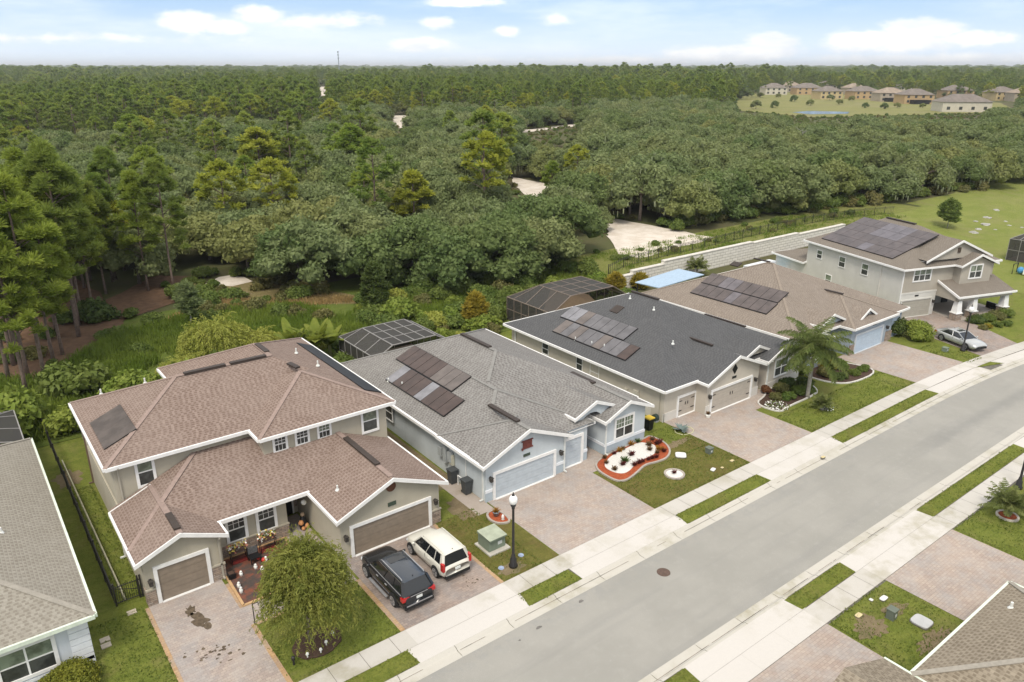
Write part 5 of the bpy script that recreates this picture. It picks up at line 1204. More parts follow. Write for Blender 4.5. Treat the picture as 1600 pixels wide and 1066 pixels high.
def forest(name, pts, srcs, base, label, cat):
    # keep the far houses in view: drop trees whose tops would cover them
    me = bpy.data.meshes.new(name); P_ = []; SC = []; RT = []; ID = []
    for p in pts:
        x, y, s = p[:3]; k = p[3] if len(p) > 3 else 1
        P_.append((x, y, HT(x, y))); SC.append((s*base*k, s*base*k, s*base*(1+(k-1)*.06))); RT.append(R.uniform(0, 6.28)); ID.append(R.randrange(len(srcs)))
    me.vertices.add(len(P_)); me.vertices.foreach_set('co', np.array(P_, 'f').ravel())
    a = me.attributes.new('tscale', 'FLOAT_VECTOR', 'POINT'); a.data.foreach_set('vector', np.array(SC, 'f').ravel())
    a = me.attributes.new('trot', 'FLOAT', 'POINT'); a.data.foreach_set('value', np.array(RT, 'f'))
    a = me.attributes.new('tidx', 'INT', 'POINT'); a.data.foreach_set('value', np.array(ID, 'i'))
    o = bpy.data.objects.new(name, me); col.objects.link(o); o['kind'] = 'stuff'; o['label'] = label; o['category'] = cat
    ng = bpy.data.node_groups.new(name, 'GeometryNodeTree'); ng.interface.new_socket('Geometry', in_out='INPUT', socket_type='NodeSocketGeometry'); ng.interface.new_socket('Geometry', in_out='OUTPUT', socket_type='NodeSocketGeometry')
    N_ = ng.nodes; L_ = ng.links; gi = N_.new('NodeGroupInput'); go = N_.new('NodeGroupOutput'); ip = N_.new('GeometryNodeInstanceOnPoints'); jn = N_.new('GeometryNodeJoinGeometry')
    for s_ in srcs[::-1]:
        oi = N_.new('GeometryNodeObjectInfo'); oi.inputs['Object'].default_value = s_; oi.transform_space = 'ORIGINAL'; oi.inputs['As Instance'].default_value = True; L_.new(oi.outputs['Geometry'], jn.inputs[0])
    def attr(nm, ty):
        n = N_.new('GeometryNodeInputNamedAttribute'); n.data_type = ty; n.inputs['Name'].default_value = nm; return n.outputs['Attribute']
    cx = N_.new('ShaderNodeCombineXYZ'); L_.new(attr('trot', 'FLOAT'), cx.inputs[2]); er = N_.new('FunctionNodeEulerToRotation'); L_.new(cx.outputs[0], er.inputs[0])
    L_.new(gi.outputs[0], ip.inputs['Points']); L_.new(jn.outputs[0], ip.inputs['Instance']); ip.inputs['Pick Instance'].default_value = True
    L_.new(attr('tidx', 'INT'), ip.inputs['Instance Index']); L_.new(er.outputs[0], ip.inputs['Rotation']); L_.new(attr('tscale', 'FLOAT_VECTOR'), ip.inputs['Scale']); L_.new(ip.outputs[0], go.inputs[0])
    md = o.modifiers.new('scatter', 'NODES'); md.node_group = ng; return o
def crown_of(p): return [c for c in p.children if c.name.startswith('crown')][0]
forest('distant_oak_woodland', OAKPTS, [crown_of(p) for p in oakp], 1.0, 'grey green mass of live oaks filling the middle distance', 'woodland')
forest('distant_pine_forest', PINEPTS, [crown_of(p) for p in pinep]+[crown_of(oakp[4]), crown_of(oakp[2])], 1.0, 'far pine forest running to the horizon', 'forest')
# ============================================================ NEAR VEGETATION
R = random.Random(9)
NG = 'tall pines crowded at the left edge'
nearpine = []
for i in range(5):
    H = (15.5, 16.5, 14.5, 17, 13.5)[i]; me, pf = pine_crown('pine_crown_near', 80+i, H, H*.30, (2.4, 2.7, 2.2, 2.9, 2.3)[i], [(PINEA, PINEB, PINEB, PINEA, PINEB)[i]], 88, 150, .40, wr=.22)
    nearpine.append(proto('pine_tree', 'tall pine with a bare lower trunk in the grove behind the left houses', 'pine tree', me, trunk_mesh('pine_trunk_near', H-.3, .17, BARKP, 30+i, [p[:3] for p in pf[::4]], .012), NG))
pts = [(3.57,73.6),(5.9,76.1),(6.84,77.7),(8.95,82.3),(3.4,81.5),(5.2,79.2),(4.6,70.8),(7.3,84.1),(9.6,86.2),(6.0,86.5),(7.9,90.0),(10.4,89.6),(4.9,90.2),(2.9,77.2),(3.0,69.2),(8.9,93.5),(12.0,92.9),(6.1,95.0),(10.9,97.0),(4.6,99.0),(14.2,97.5),(8.1,99.5),(12.6,101.5),(2.2,73.0),(5.6,104),(16.0,103),(9.8,106),(13.4,109),(18.4,108),(7.0,112)]
for i, (x, y) in enumerate(pts): s = R.uniform(.88, 1.1); place(nearpine[i % 5], x, y, s*(.93 if y > 92 else 1), R.uniform(0, 6.28))
place(nearpine[1], 18.45, 95.5, .84, 1.0, 'tall pine with a double companion standing over rusty pine straw, the left of the pair'); place(nearpine[3], 20.9, 93.8, .88, 2.5, 'tall dark green pine over rusty pine straw, the right of the pair')
yel = []
for i in range(3):
    H = (11.5, 10.5, 12)[i]; me, pf = pine_crown('pine_crown_young', 95+i, H, H*.16, (2.6, 2.4, 2.5)[i], [(PINEC, PINEB, PINEC)[i]], 70, 70, .5)
    yel.append(proto('pine_tree', 'bright yellow green pine', 'pine tree', me, trunk_mesh('pine_trunk_young', H-.3, .17, BARKP, 40+i, [p[:3] for p in pf[::5]], .01)))
place(yel[0], 57.8, 100.0, (1.15,1.15,.88), 0, 'bright yellow green pine rising from the grey green oaks in the centre of the photo')
place(yel[2], *W(410,300,2)[:2], (1.7,1.7,1.15), 1, 'largest bright yellow green pine above the oaks left of centre'); place(yel[1], *W(458,286,2)[:2], (1.6,1.6,.98), 2, 'rounded green pine just right of the largest yellow green one')
place(yel[1], *W(552,296,2)[:2], (1.7,1.7,1.15), 4, 'flat topped green pine standing alone above the oaks'); place(yel[0], *W(768,255,2)[:2], (1.2,1.2,.8), 4, 'small bright pine above the oaks near the winding sand track'); place(yel[1], *W(862,300,2)[:2], (.75,.75,.55), 4, 'small green pine beside the middle sand clearing')
place(yel[2], *W(235,250,2)[:2], (1.9,1.9,1.0), 3, 'broad yellow topped pine left of the yellow green pair')
# front row oaks
for (x, y, k, s, lb) in ((33.5,86,1,1.0,'broad dark oak at the woodland edge above the dry grass'),(40,81,4,.95,'deep green oak at the woodland edge left of the middle'),(46.5,79,1,1.05,'dark oak at the woodland edge behind the pale blue house'),(53.5,77.5,4,1.0,'dark oak at the woodland edge nearest the brown screened cage'),(60.5,79,7,.95,'mossy oak at the woodland edge just left of the big sand clearing'),(65.5,80.5,1,.9,'round dark oak right beside the big sand clearing'),(50,86,6,1,'olive oak behind the dark front row'),(57,86,3,.8,'oak with hanging moss behind the dark front row'),(43,88.5,5,1,'grey oak with hanging moss behind the front row'),
        (95.5,79,7,1.05,'moss draped oak standing at the right end of the big sand clearing'),(103,78,4,1.1,'large dark green oak behind the fence'),(111,77,1,1.1,'rounded green oak behind the far part of the fence'),(47.5,73.5,4,1.0,'deep green oak reaching forward behind the brown screened cage, left one'),(53.5,72.5,1,1.05,'dark oak reaching forward behind the brown screened cage, middle one'),(59.5,71.5,0,1.0,'grey green oak reaching forward behind the brown screened cage, right one'),(65.0,73.5,1,1.0,'dark oak at the left tip of the sand clearing nearest the fence'),(62,76,4,1.0,'deep green oak hiding the left part of the sand clearing')): place(oakp[k], x, y, (s*1.05,s*1.05,s), R.uniform(0,6), lb)
# bushes
SHA = leafmat('shrub_fresh_green', (0.150,0.223,0.033), (0.248,0.307,0.059), 1.2, .3, .3); SHB = leafmat('shrub_mid_green', (0.098,0.153,0.030), (0.168,0.223,0.052), 1.2, .3, .3); SHC = leafmat('shrub_lime', (0.275,0.307,0.052), (0.389,0.399,0.089), 1.2, .3, .1); SHD = leafmat('shrub_dark', (0.052,0.088,0.022), (0.098,0.135,0.033), 1.5, .2, .2)
SHY = leafmat('shrub_yellow', (0.247,0.213,0.026), (0.351,0.275,0.039), 1.5, .3, .1); SHO = leafmat('shrub_olive', (0.130,0.138,0.046), (0.195,0.188,0.065), 1.5, .25, .3)
def bush(name, seed, r, h, m_, ls=.14, nq=230, nl=9, label='', cat='bush', group=None, loc=None):
    me = lobed_crown(name, seed, r*.6, 0.0, h*.75, nl, r*.48, nq, ls, [m_], corek=.82)
    o = bpy.data.objects.new(name, me); col.objects.link(o); o['label'] = label; o['category'] = cat
    if group: o['group'] = group
    if loc: o.location = (loc[0], loc[1], HT(loc[0], loc[1]))
    return o
protoB = [bush('shrub', 200+i, 1.3, 1.6, (SHA, SHB, SHC, SHO, SHB, SHA)[i], .17, 240, label='leafy shrub in the wild strip behind the back yards', group='wild shrubs behind the back yards') for i in range(6)]
ub = {}
def putb(k, x, y, s, label=None, group=True):
    o = protoB[k] if k not in ub else protoB[k].copy()
    if k in ub: col.objects.link(o)
    ub[k] = 1; o.location = (x, y, HT(x, y)); o.scale = (s*R.uniform(.85,1.2), s*R.uniform(.85,1.2), s*R.uniform(.75,1.15)); o.rotation_euler = (0,0,R.uniform(0,6))
    if label: o['label'] = label; del o['group']
    return o
for k in range(6): putb(k, 28+k*5.3, 66+R.uniform(-3,3), R.uniform(.8,1.1))
n = 0
while n < 120:
    x = R.uniform(6, 63); y = R.uniform(57.5, 75)
    if x < 34 and y > 62+ (x-6)*.15: 
        if R.random() < .93: continue
    if (26 < x < 34.6 and y < 61.6) or (45 < x < 57 and y < 62) or (4 < x < 13 and y < 58.5) or (36 < x < 45 and y < 58): continue
    dk = x > 42 and R.random() < .5
    putb(4 if dk else R.choice((0,0,1,1,2,3,4,5)), x, y, R.uniform(.45, 1.25)); n += 1
for i in range(26): putb(R.choice((3,1,4)), R.uniform(64,125), R.uniform(64.5,71.5), R.uniform(.3,.6))
for i in range(24): putb(R.choice((1,3,4)), R.uniform(26,60), R.uniform(70,76), R.uniform(.5,1.1))
for i in range(70):
    x = R.uniform(86,170); putb(R.choice((1,3,4,4)), x, edge_y(x)+R.uniform(1.5,5), R.uniform(.8,1.5))
for (x, y, s, k, lb) in ((6.3,66.5,1.9,1,'large rounded green bush behind the pool enclosure of the tan house'),(9.8,64.0,1.7,0,'fresh green bush touching the corner of the rosy roof'),(1.9,61.2,2.2,0,'yellow green tree like bush behind the left edge house'),(4.8,59.5,1.3,0,'bush at the far end of the black picket fence'),(12.8,62.5,1.6,5,'bright green bush right of the rounded green one'),(25.5,63.5,1.1,2,'lime bush beside the banana plants'),(36.6,66.8,1.9,0,'bright green upright bush behind the dark pool cage')): putb(k, x, y, s, lb)
protoB[0]['label'] = 'leafy shrub in the wild strip behind the back yards'
def weeping(name, seed, H, rad, ns, seg, m_, w0=.035, L=.34, zc=.72, out=1.0, base=1.0, core=None, lumps=0):
    """fountain of drooping fine strands"""
    R2 = np.random.RandomState(seed); V = []
    for i in range(ns):
        if lumps:
            kk = R2.randint(0, lumps); la = kk*2.4+1; a = la+R2.normal()*.42; q = min(1.1, abs(R2.normal()*.22+(.25+.6*((kk*37)%10)/10)))
            hk = 1-.22*((kk*53)%7)/7
        else: a = R2.uniform(0, 2*PI); q = R2.uniform(0, 1)**.5; hk = 1
        p = hk**.5*np.array([math.cos(a)*rad*q*.75, math.sin(a)*rad*q*.75, H*(zc+(1-zc)*math.sqrt(max(0, 1-q*q))*R2.uniform(.8,1.0))-R2.uniform(0,.55)*H*.35*q])
        ph = R2.normal(size=3)*.25; d = np.array([math.cos(a)*out*(.4+q), math.sin(a)*out*(.4+q), .55+.4*(lumps > 0)])+ph; d /= np.linalg.norm(d); n = seg+R2.randint(-2, 3)
        C_ = []; A_ = []
        for k in range(n):
            C_.append(p+d*L*.5); A_.append(d.copy()); p = p+d*L*.85; d = d+np.array([0, 0, -.30])+R2.normal(size=3)*.08; d /= np.linalg.norm(d)
            if p[2] < base: break
        C_ = np.array(C_); A_ = np.array(A_)
        for rep in range(3):
            nn = rdir(R2, len(C_)); A2 = A_+R2.normal(size=A_.shape)*.45
            V.append(quads_at(C_+R2.normal(size=C_.shape)*.05, nn, A2, w0*R2.uniform(.6,1.6,len(C_)), L*R2.uniform(.5,.95,len(C_))))
    ex = None
    if core: ex = (*cores(R2, np.array(core[0]), np.array(core[1]), 1), 0)
    return quadmesh(name, np.concatenate(V), [m_], None, ex)
WIL = leafmat('weeping_leaves', (0.190,0.213,0.042), (0.307,0.308,0.071), 1.4, .35, 0)
wc = weeping('weeping_crown', 3, 4.6, 2.0, 1350, 8, WIL, .042, .25, .52, .75, 1.45, ([(0,0,2.9),(.6,.3,2.4),(-.6,-.2,2.3),(.1,-.7,2.3),(-.2,.7,2.5)], [.75,.55,.55,.55,.55]), lumps=9)
tr = proto('weeping_tree', 'feathery olive green weeping tree in the front lawn of the tan house', 'tree', wc, trunk_mesh('weeping_trunk', 3.2, .13, BARK, 5, [(.8,.4,3.2),(-.7,.5,3.1),(.2,-.9,3.0)], .02)); tr.location = (9.85, 28.35, .1); tr.scale = (.86,.86,.97)
lw = bpy.data.objects.new('weeping_bush', weeping('weeping_bush', 8, 2.9, 2.4, 900, 8, SHC, .07, .36, .55, .9, .1, ([(0,0,1.2),(1.2,.2,1),(-1.2,0,1),(0,1,1),(0,-1,1)], [1.2,.9,.9,.9,.9]))); col.objects.link(lw); lw.location = (17.9,67.6,0); lw['label'] = 'large pale lime fountain like bush behind the rosy roof'; lw['category'] = 'bush'
l2 = lw.copy(); col.objects.link(l2); l2.location = (21.4,66.5,0); l2.scale = (.8,.8,.6); l2['label'] = 'lower pale lime bush between the fountain like one and the banana plants'
l3 = lw.copy(); col.objects.link(l3); l3.location = (14.2,64.0,0); l3.scale = (.75,.75,.55); l3['label'] = 'low pale lime bush just behind the middle of the rosy roof'
def frond(mb_V, p, a, L, rise, droop, lw_, nlf, R2, w_=.05, v=0):
    P = np.array(p, float); d = np.array([math.cos(a)*math.cos(rise), math.sin(a)*math.cos(rise), math.sin(rise)]); n = 9; st = L/n; side = np.array([-math.sin(a), math.cos(a), 0])
    C_ = []; A_ = []; N_ = []; SZ = []
    for k in range(n):
        q = P+d*st; t_ = (k+.5)/n; ll = lw_*math.sin(PI*min(1, .12+t_*.86))**.7
        for j in range(nlf):
            f = R2.uniform(); b = P+(q-P)*f
            for sg in (-1, 1):
                ax = side*sg*.8+d*.55+np.array([0,0,-.35-droop*.25*t_]); ax /= np.linalg.norm(ax); C_.append(b+ax*ll/2); A_.append(ax); N_.append(np.cross(ax, d)+R2.normal(size=3)*.25); SZ.append(ll)
        C_.append((P+q)/2); A_.append(d); N_.append(np.array([0,0,1.])); SZ.append(st*1.1)
        P = q; d = d+np.array([0,0,-droop*st*.55]); d /= np.linalg.norm(d)
    N_ = np.array(N_); N_ /= np.linalg.norm(N_, axis=1)[:, None]+1e-9
    mb_V.append(quads_at(np.array(C_), N_, np.array(A_), w_, np.array(SZ)))
def palm(name, label, loc, H, nf, L, droop, lw_, lm, r0=.16, nlf=6, sc=1, seed=1, rise=(.1,1.3), w_=.05, bark=BARKG):
    R2 = np.random.RandomState(seed); V = []
    for i in range(nf):
        u = i/nf; frond(V, (R2.normal()*.05, R2.normal()*.05, H), i*2.399+R2.uniform(-.2,.2), L*R2.uniform(.8,1.1), rise[0]+(rise[1]-rise[0])*(u**1.1), droop, lw_, nlf, R2, w_)
    t_ = thing(name, label, 'palm', loc, world=False); mb = MB(); mb.lathe((0,0,-.1), [(r0*1.35,0),(r0*1.1,.4),(r0,H*.5),(r0*.85,H*.85),(r0*1.15,H*.95),(r0*.5,H+.15)], 10); mb.build('trunk', bark, t_, True)
    me = quadmesh('fronds', np.concatenate(V), [lm]); o = bpy.data.objects.new('fronds', me); col.objects.link(o); o.parent = t_; return t_
PALM = leafmat('palm_leaves', (0.109,0.150,0.034), (0.196,0.227,0.068), 1, .35, 0); PALM2 = leafmat('palm_leaves_small', (0.138,0.169,0.047), (0.232,0.247,0.088), 1, .3, 0)
palm('queen_palm', 'tall feathery palm with a bare grey trunk in the cream house front garden', (53.1,30.1,0), 4.4, 36, 3.3, .85, .72, PALM, .15, 11, seed=2, rise=(-.35,1.25), w_=.045)
palm('small_palm', 'small round palm with white flowers at its foot on the bright lawn', (51.95,28.1,0), .45, 26, 1.0, .9, .26, PALM2, .12, 6, seed=3, w_=.03)
palm('small_palm', 'young palm in a red mulch ring across the street at the right edge', (47.1,13.0,0), .8, 26, 1.5, .9, .34, PALM2, .14, 7, seed=4, w_=.035, bark=BARK)
palm('small_palm', 'small palm growing against the pale retaining wall', (76.2,60.6,0), 1.1, 24, 1.7, .8, .4, PALM2, .14, 5, seed=5, w_=.06)
# banana plants
BAN = leafmat('banana_leaves', (.17,.22,.03), (.26,.29,.05), .8, .4, .1)
def banana(loc, label, seed, n=10, H=2.1):
    R2 = np.random.RandomState(seed); t_ = thing('banana_plant', label, 'banana plant', loc, world=False); mb = MB()
    for i in range(n):
        a = i*2.4+R2.uniform(-.3,.3); rise = R2.uniform(.6,1.35); L = R2.uniform(1.5,2.2); p = np.array([R2.normal()*.15, R2.normal()*.15, H*.55]); d = np.array([math.cos(a)*math.cos(rise), math.sin(a)*math.cos(rise), math.sin(rise)]); sd_ = np.array([-math.sin(a), math.cos(a), 0]); rows = []
        for k in range(8):
            w_ = .34*math.sin(PI*(.08+.92*k/7*.98))**.6; rows.append((p-sd_*w_+np.array([0,0,.06]), p.copy(), p+sd_*w_+np.array([0,0,.06]))); p = p+d*L/7; d = d+np.array([0,0,-.13]); d /= np.linalg.norm(d)
        vs = [tuple(q) for r_ in rows for q in r_]; mb.add(vs, [f for k in range(7) for f in ((k*3,k*3+1,k*3+4,k*3+3),(k*3+1,k*3+2,k*3+5,k*3+4))])
    mb.build('leaves', BAN, t_, True); MB().lathe((0,0,0), [(.16,0),(.12,H*.5),(.06,H*.7)], 8).build('stem', plain('banana_stem', (.16,.17,.07), .8), t_); return t_
def bigger(o, s): o.scale = (s, s, s); return o
bigger(banana((22.8,61.4,0), 'banana plant with upright yellow green leaves, the leftmost behind the rosy roof', 1, 13, 3.0), 1.25); bigger(banana((24.6,60.6,0), 'banana plant with broad leaves in the middle of the clump', 2, 15, 2.9), 1.3); bigger(banana((26.0,61.2,0), 'banana plant with drooping yellowish leaves beside the dark pool cage', 3, 14, 2.5), 1.15)
# special small trees
def cone_tree(name, loc, H, rad, m_, label, zb=.3, seed=3, npf=60, nd=70, nl=.3):
    me, pf = pine_crown(name+'_crown', seed, H, zb, rad, [m_], npf, nd, nl); t_ = proto(name, label, 'tree', me, trunk_mesh(name+'_trunk', H*.9, .08, BARKG, seed, (), .005)); t_.location = (loc[0], loc[1], HT(*loc)); return t_
cone_tree('cedar_tree', (36.0,71.5), 5.2, 1.3, SHD, 'narrow dark green conifer at the edge of the oaks', .2); cone_tree('slim_tree', (18.5,77.9), 4.6, 1.0, OAKA, 'slim young tree with a pale bare trunk standing in the marsh grass', 1.6, 6, 46, 50)
cone_tree('small_tree', (41.9,61.0), 3.2, 1.0, SHY, 'yellowish upright bush between the two screened pool cages', .1, 9); cone_tree('small_tree', (61.9,61.0), 2.1, .9, SHY, 'yellow leaved bush at the left end of the retaining wall', .1, 12); cone_tree('young_oak', (128.9,53.5), 4.3, 1.5, SHB, 'round young tree alone on the far lawn behind the house by the bend', 1.1, 15); cone_tree('small_tree', (66.2,61.1), 1.3, .8, SHY, 'low yellow green bush in front of the retaining wall', .1, 14)
bush('palmetto_clump', 301, 2.2, 1.8, SHD, .3, 260, 10, 'dark saw palmetto clump on rusty pine straw', 'bush', None, (11.4,87.5))
# house garden bushes
bush('hedge_bush', 310, 1.5, 2.0, SHA, .11, 420, 12, 'big bright green bush beside the garage of the brown roofed house', 'bush', None, (74.2,31.8)); bush('hedge_bush', 311, 1.3, 1.9, SHD, .11, 420, 12, 'dark green bush behind the big bright one by the brown roofed garage', 'bush', None, (73.9,33.3))
bush('clipped_hedge', 312, 1.25, 1.15, leafmat('hedge_yellow_green', (.14,.155,.018), (.23,.23,.03), 2, .2, 0), .06, 1500, 14, 'clipped yellow green hedge below the quoins of the left edge house', 'hedge', None, (.55,31.8))
for i, (x, y, r_, h_, m_, lb) in enumerate(((53.6,32.5,.8,.9,SHD,'dark bush under the bay window of the cream house'),(52.3,32.1,.7,.8,SHO,'olive bush left of the dark one below the bay window'),(54.9,31.6,.8,.8,SHD,'dark bush just right of the palm trunk'),(52.9,30.9,.75,.7,SHB,'mid green bush left of the palm trunk'),(51.6,30.8,.7,.6,SHB,'low green bush near the white stones'),(50.9,31.6,.55,.6,SHO,'greyish bush by the entry of the cream house'),(54.2,30.7,.6,.5,SHB,'low bush at the foot of the palm'),(51.2,32.6,.5,.75,leafmat('copper_leaves',(.16,.07,.03),(.25,.12,.05),2,.3,0),'coppery red bush against the cream wall'),
        (58.2,31.8,.8,1.0,SHO,'olive bush at the left of the brown roofed house bed'),(59.6,32.3,.9,1.3,SHY,'yellow green tall bush by the blue entry wall'),(60.8,31.9,.8,1.1,SHB,'mid green bush in front of the slate blue entry'),(58.9,30.6,.6,.5,SHD,'low dark bush at the front of the bed before the blue house'),(60.5,30.3,.6,.45,SHB,'low green bush in the middle of the bed edge'),(62.0,30.4,.6,.5,SHB,'low green bush near the blue garage driveway'),(57.4,33.2,.7,.9,SHB,'green bush in the gap between the cream and blue houses'),
        (84.3,30.4,.95,.75,SHD,'dark rounded shrub beside the porch columns'),(85.8,30.0,.9,.7,SHB,'second rounded shrub along the porch front'),(87.4,29.6,1.0,.75,SHO,'olive shrub along the porch front'),(88.9,29.2,1.0,.8,SHB,'outermost shrub at the porch corner'),(82.6,28.9,.5,.4,SHO,'low clipped ball shrub nearest the driveway bend'),(83.6,28.8,.45,.38,SHY,'yellowish low ball shrub'),(84.7,28.4,.5,.4,SHB,'green low ball shrub in the curved bed'),(86.0,28.0,.6,.5,SHB,'last low ball shrub in the curved bed'))):
    bush('garden_bush', 320+i, r_, h_, m_, .08, 300, 8, lb, 'bush', None, (x, y))
FLW = plain('flower_white', (.75,.75,.70), .6, .1)
def speckle(loc, rx, ry, n, ms, size, label, cat, name, z=.02, hgt=.25, seed=1):
    R2 = np.random.RandomState(seed); a = R2.uniform(0, 2*PI, n); q = R2.uniform(0, 1, n)**.5; C_ = np.stack([np.cos(a)*q*rx, np.sin(a)*q*ry, z+R2.uniform(0, hgt, n)*(1-.5*q)], 1); nn = rdir(R2, n); nn[:, 2] = np.abs(nn[:, 2])+.3; nn /= np.linalg.norm(nn, axis=1)[:, None]
    me = quadmesh(name, quads_at(C_, nn, rdir(R2, n), size*R2.uniform(.6,1.4,n), size*R2.uniform(.6,1.4,n)), ms, R2.randint(0, len(ms), n)); o = bpy.data.objects.new(name, me); col.objects.link(o); o.location = (loc[0], loc[1], 0); o['label'] = label; o['category'] = cat; return o
speckle((49.7,30.6), .95, .9, 260, [FLW, SHB, FLW, OAKA], .11, 'white flowering ground cover at the corner of the cream house bed', 'flowers', 'flower_patch', seed=2); speckle((52.4,27.8), .5, .35, 90, [FLW, SHB], .10, 'small white flower patch under the little round palm', 'flowers', 'flower_patch', seed=3)
# agave with hose
AG = plain('agave_blue', (.13,.17,.16), .7, .15)
t_ = thing('agave_plant', 'grey blue agave with a pale hose looped round it beside the cream garage', 'agave', (40.35,32.3,0), world=False); mb = MB()
for i in range(20):
    a = i*2.4; e = .25+.05*(i % 7)*1.6; L = .75; d = Vector((math.cos(a)*math.cos(e), math.sin(a)*math.cos(e), math.sin(e))); s_ = Vector((-math.sin(a), math.cos(a), 0))
    mb.add([(0,0,.05)-s_*.0+Vector((0,0,0)), d*L*.5-s_*.08+Vector((0,0,.05)), d*L+Vector((0,0,-.05)), d*L*.5+s_*.08+Vector((0,0,.05))] if False else [Vector((0,0,.05))-s_*.05, d*L*.5-s_*.09+Vector((0,0,.05)), d*L, d*L*.5+s_*.09+Vector((0,0,.05)), Vector((0,0,.05))+s_*.05], [(0,1,2,3,4)])
mb.build('leaves', AG, t_); MB().tube([(.75*math.cos(a/6)+.2, .6*math.sin(a/6)-.1, .03+.01*math.sin(a)) for a in range(-14, 24)], .028, 6).build('hose', plain('hose_cream', (.52,.50,.30), .5, .05), t_)
# beds
def bed(name, poly, m, z, label, cat='garden bed', edge=None, th=.05):
    t_ = thing(name, label, cat, (poly[0][0], poly[0][1], 0)); MB().prism(poly, -.02, z).build('bed_surface', m, t_)
    if edge:
        mb = MB()
        for a, b in zip(poly, poly[1:]+poly[:1]): mb.beam((a[0],a[1],z*.5+.01),(b[0],b[1],z*.5+.01),.13,z+.05)
        mb.build('edging', edge, t_)
    return t_
MULR = plain('mulch_red', (.33,.075,.028), .95, .3, 9, fine=.6); MULB = plain('mulch_brown', (.07,.042,.03), .95, .3, 9, fine=.6); GRAV = plain('gravel_white', (.66,.64,.60), .9, .14, 14, fine=.45)
def smooth(poly, n=4):
    for _ in range(n):
        out = []
        for a, b in zip(poly, poly[1:]+poly[:1]): out += [(a[0]*.75+b[0]*.25, a[1]*.75+b[1]*.25), (a[0]*.25+b[0]*.75, a[1]*.25+b[1]*.75)]
        poly = out
    return poly
bd = bed('flower_bed', smooth([(31.45,32.3),(31.35,30.1),(31.9,29.7),(32.6,29.8),(33.5,30.05),(34.5,30.4),(35.4,30.15),(36.4,30.1),(37.4,30.7),(38.0,31.8),(37.9,33.2),(37.3,33.0),(33.2,33.0)],3), MULR, .06, 'curved flower bed of red mulch and white gravel below the pale blue house window', 'flower bed', CURBC)
MB().prism(smooth([(32.9,32.4),(33.9,32.7),(35.1,32.75),(36.5,32.9),(36.9,32.3),(37.1,31.8),(36.3,31.0),(35.1,30.95),(34.1,30.85),(32.9,30.35),(32.3,30.45),(32.0,31.1),(32.1,31.9)],2), .0, .085).build('gravel', GRAV, bd)
CRO = [leafmat('croton_dark_red', (.10,.022,.022), (.16,.04,.03), 3, .2, 0), leafmat('croton_orange', (.30,.13,.02), (.42,.24,.03), 3, .2, 0), leafmat('croton_green', (.06,.11,.03), (.12,.16,.04), 3, .2, 0), leafmat('croton_bronze', (.12,.07,.035), (.20,.12,.05), 3, .2, 0)]
cp = [(32.48,32.03,3),(32.9,32.63,3),(33.8,32.65,0),(34.39,32.7,1),(34.79,32.74,3),(35.72,32.88,1),(36.38,32.88,2),(34.61,31.8,0),(33.58,31.42,2),(32.3,31.06,3),(33.18,31.2,0),(33.76,30.7,0),(34.23,30.7,0),(34.57,30.7,0),(35.06,30.65,0),(35.41,30.62,0),(35.75,30.55,0),(37.24,31.85,0),(36.65,32.05,3),(36.18,31.55,3),(36.73,31.25,1),(36.94,31.05,1),(36.29,30.94,3),(36.8,30.8,0),(37.47,32.5,3),(37.55,31.9,0)]
cn = ('dark red','orange','green','bronze'); protoC = {}
for i, (x, y, k) in enumerate(cp):
    s_ = 1.3 if (k == 2 and x < 34) else R.uniform(.75, 1.1)
    if k not in protoC:
        R2 = np.random.RandomState(400+k); nb = 70; a3 = rdir(R2, nb); a3[:, 2] = np.abs(a3[:, 2])+.35; a3 /= np.linalg.norm(a3, axis=1)[:, None]; L3 = R2.uniform(.16,.34,nb)
        o = bpy.data.objects.new('croton_plant', quadmesh('croton_plant', quads_at(a3*(L3*.6)[:, None]+np.array([0,0,.02]), np.cross(a3, rdir(R2, nb)), a3, R2.uniform(.045,.085,nb), L3*1.1), [CRO[k]])); col.objects.link(o); o['category'] = 'plant'; protoC[k] = o
    else: o = protoC[k].copy(); col.objects.link(o)
    o.location = (x, y, .07); o.scale = (s_, s_, s_); o['label'] = f'{cn[k]} leaved plant in the curved flower bed below the pale blue house window'; o['group'] = f'{cn[k]} plants in the curved flower bed'
t_ = bed('flower_ring', blob(35.1,28.35,.62,.62,1,28,.02), GRAV, .06, 'round white gravel ring with one small dark plant in the olive lawn', 'flower bed', CURBC); o = protoC[0].copy(); col.objects.link(o); o.location = (35.1,28.4,.06); o['label'] = 'small dark plant in the round white gravel ring'; del o['group']
t_ = bed('mulch_ring', blob(47.1,13.0,.55,.55,1,26,.03), MULR, .05, 'round red mulch ring with a pale edge under the young palm', 'flower bed', plain('ring_pale', (.5,.46,.40), .9))
t_ = bed('tree_ring', blob(10.05,28.05,1.15,.95,3,30,.05), MULB, .05, 'dark mulch ring under the weeping tree', 'garden bed')
def patchyfn(T):
    co = worldpos(T); a = T.ramp(T.noise(co, 1.3, 5, .7), .42, .60); b = T.ramp(T.noise(co, 7, 4, .8), .3, .7)
    c = T.mix(a, (.055,.045,.040), (.20,.062,.034)); T.link(T.mix(T.math('MULTIPLY', b, .5), c, (.10,.07,.055)), T.p.inputs['Base Color'])
PATCHY = mat('mulch_patchy', patchyfn, rough=.95)
t_ = bed('front_bed', [(8.2,32.65),(11.2,32.65),(11.5,34.6),(12.1,37.0),(8.3,37.0)], PATCHY, .05, 'patchy red mulch bed in front of the stone clad entry wall', 'garden bed', plain('edging_orange', (.45,.29,.15), .9))
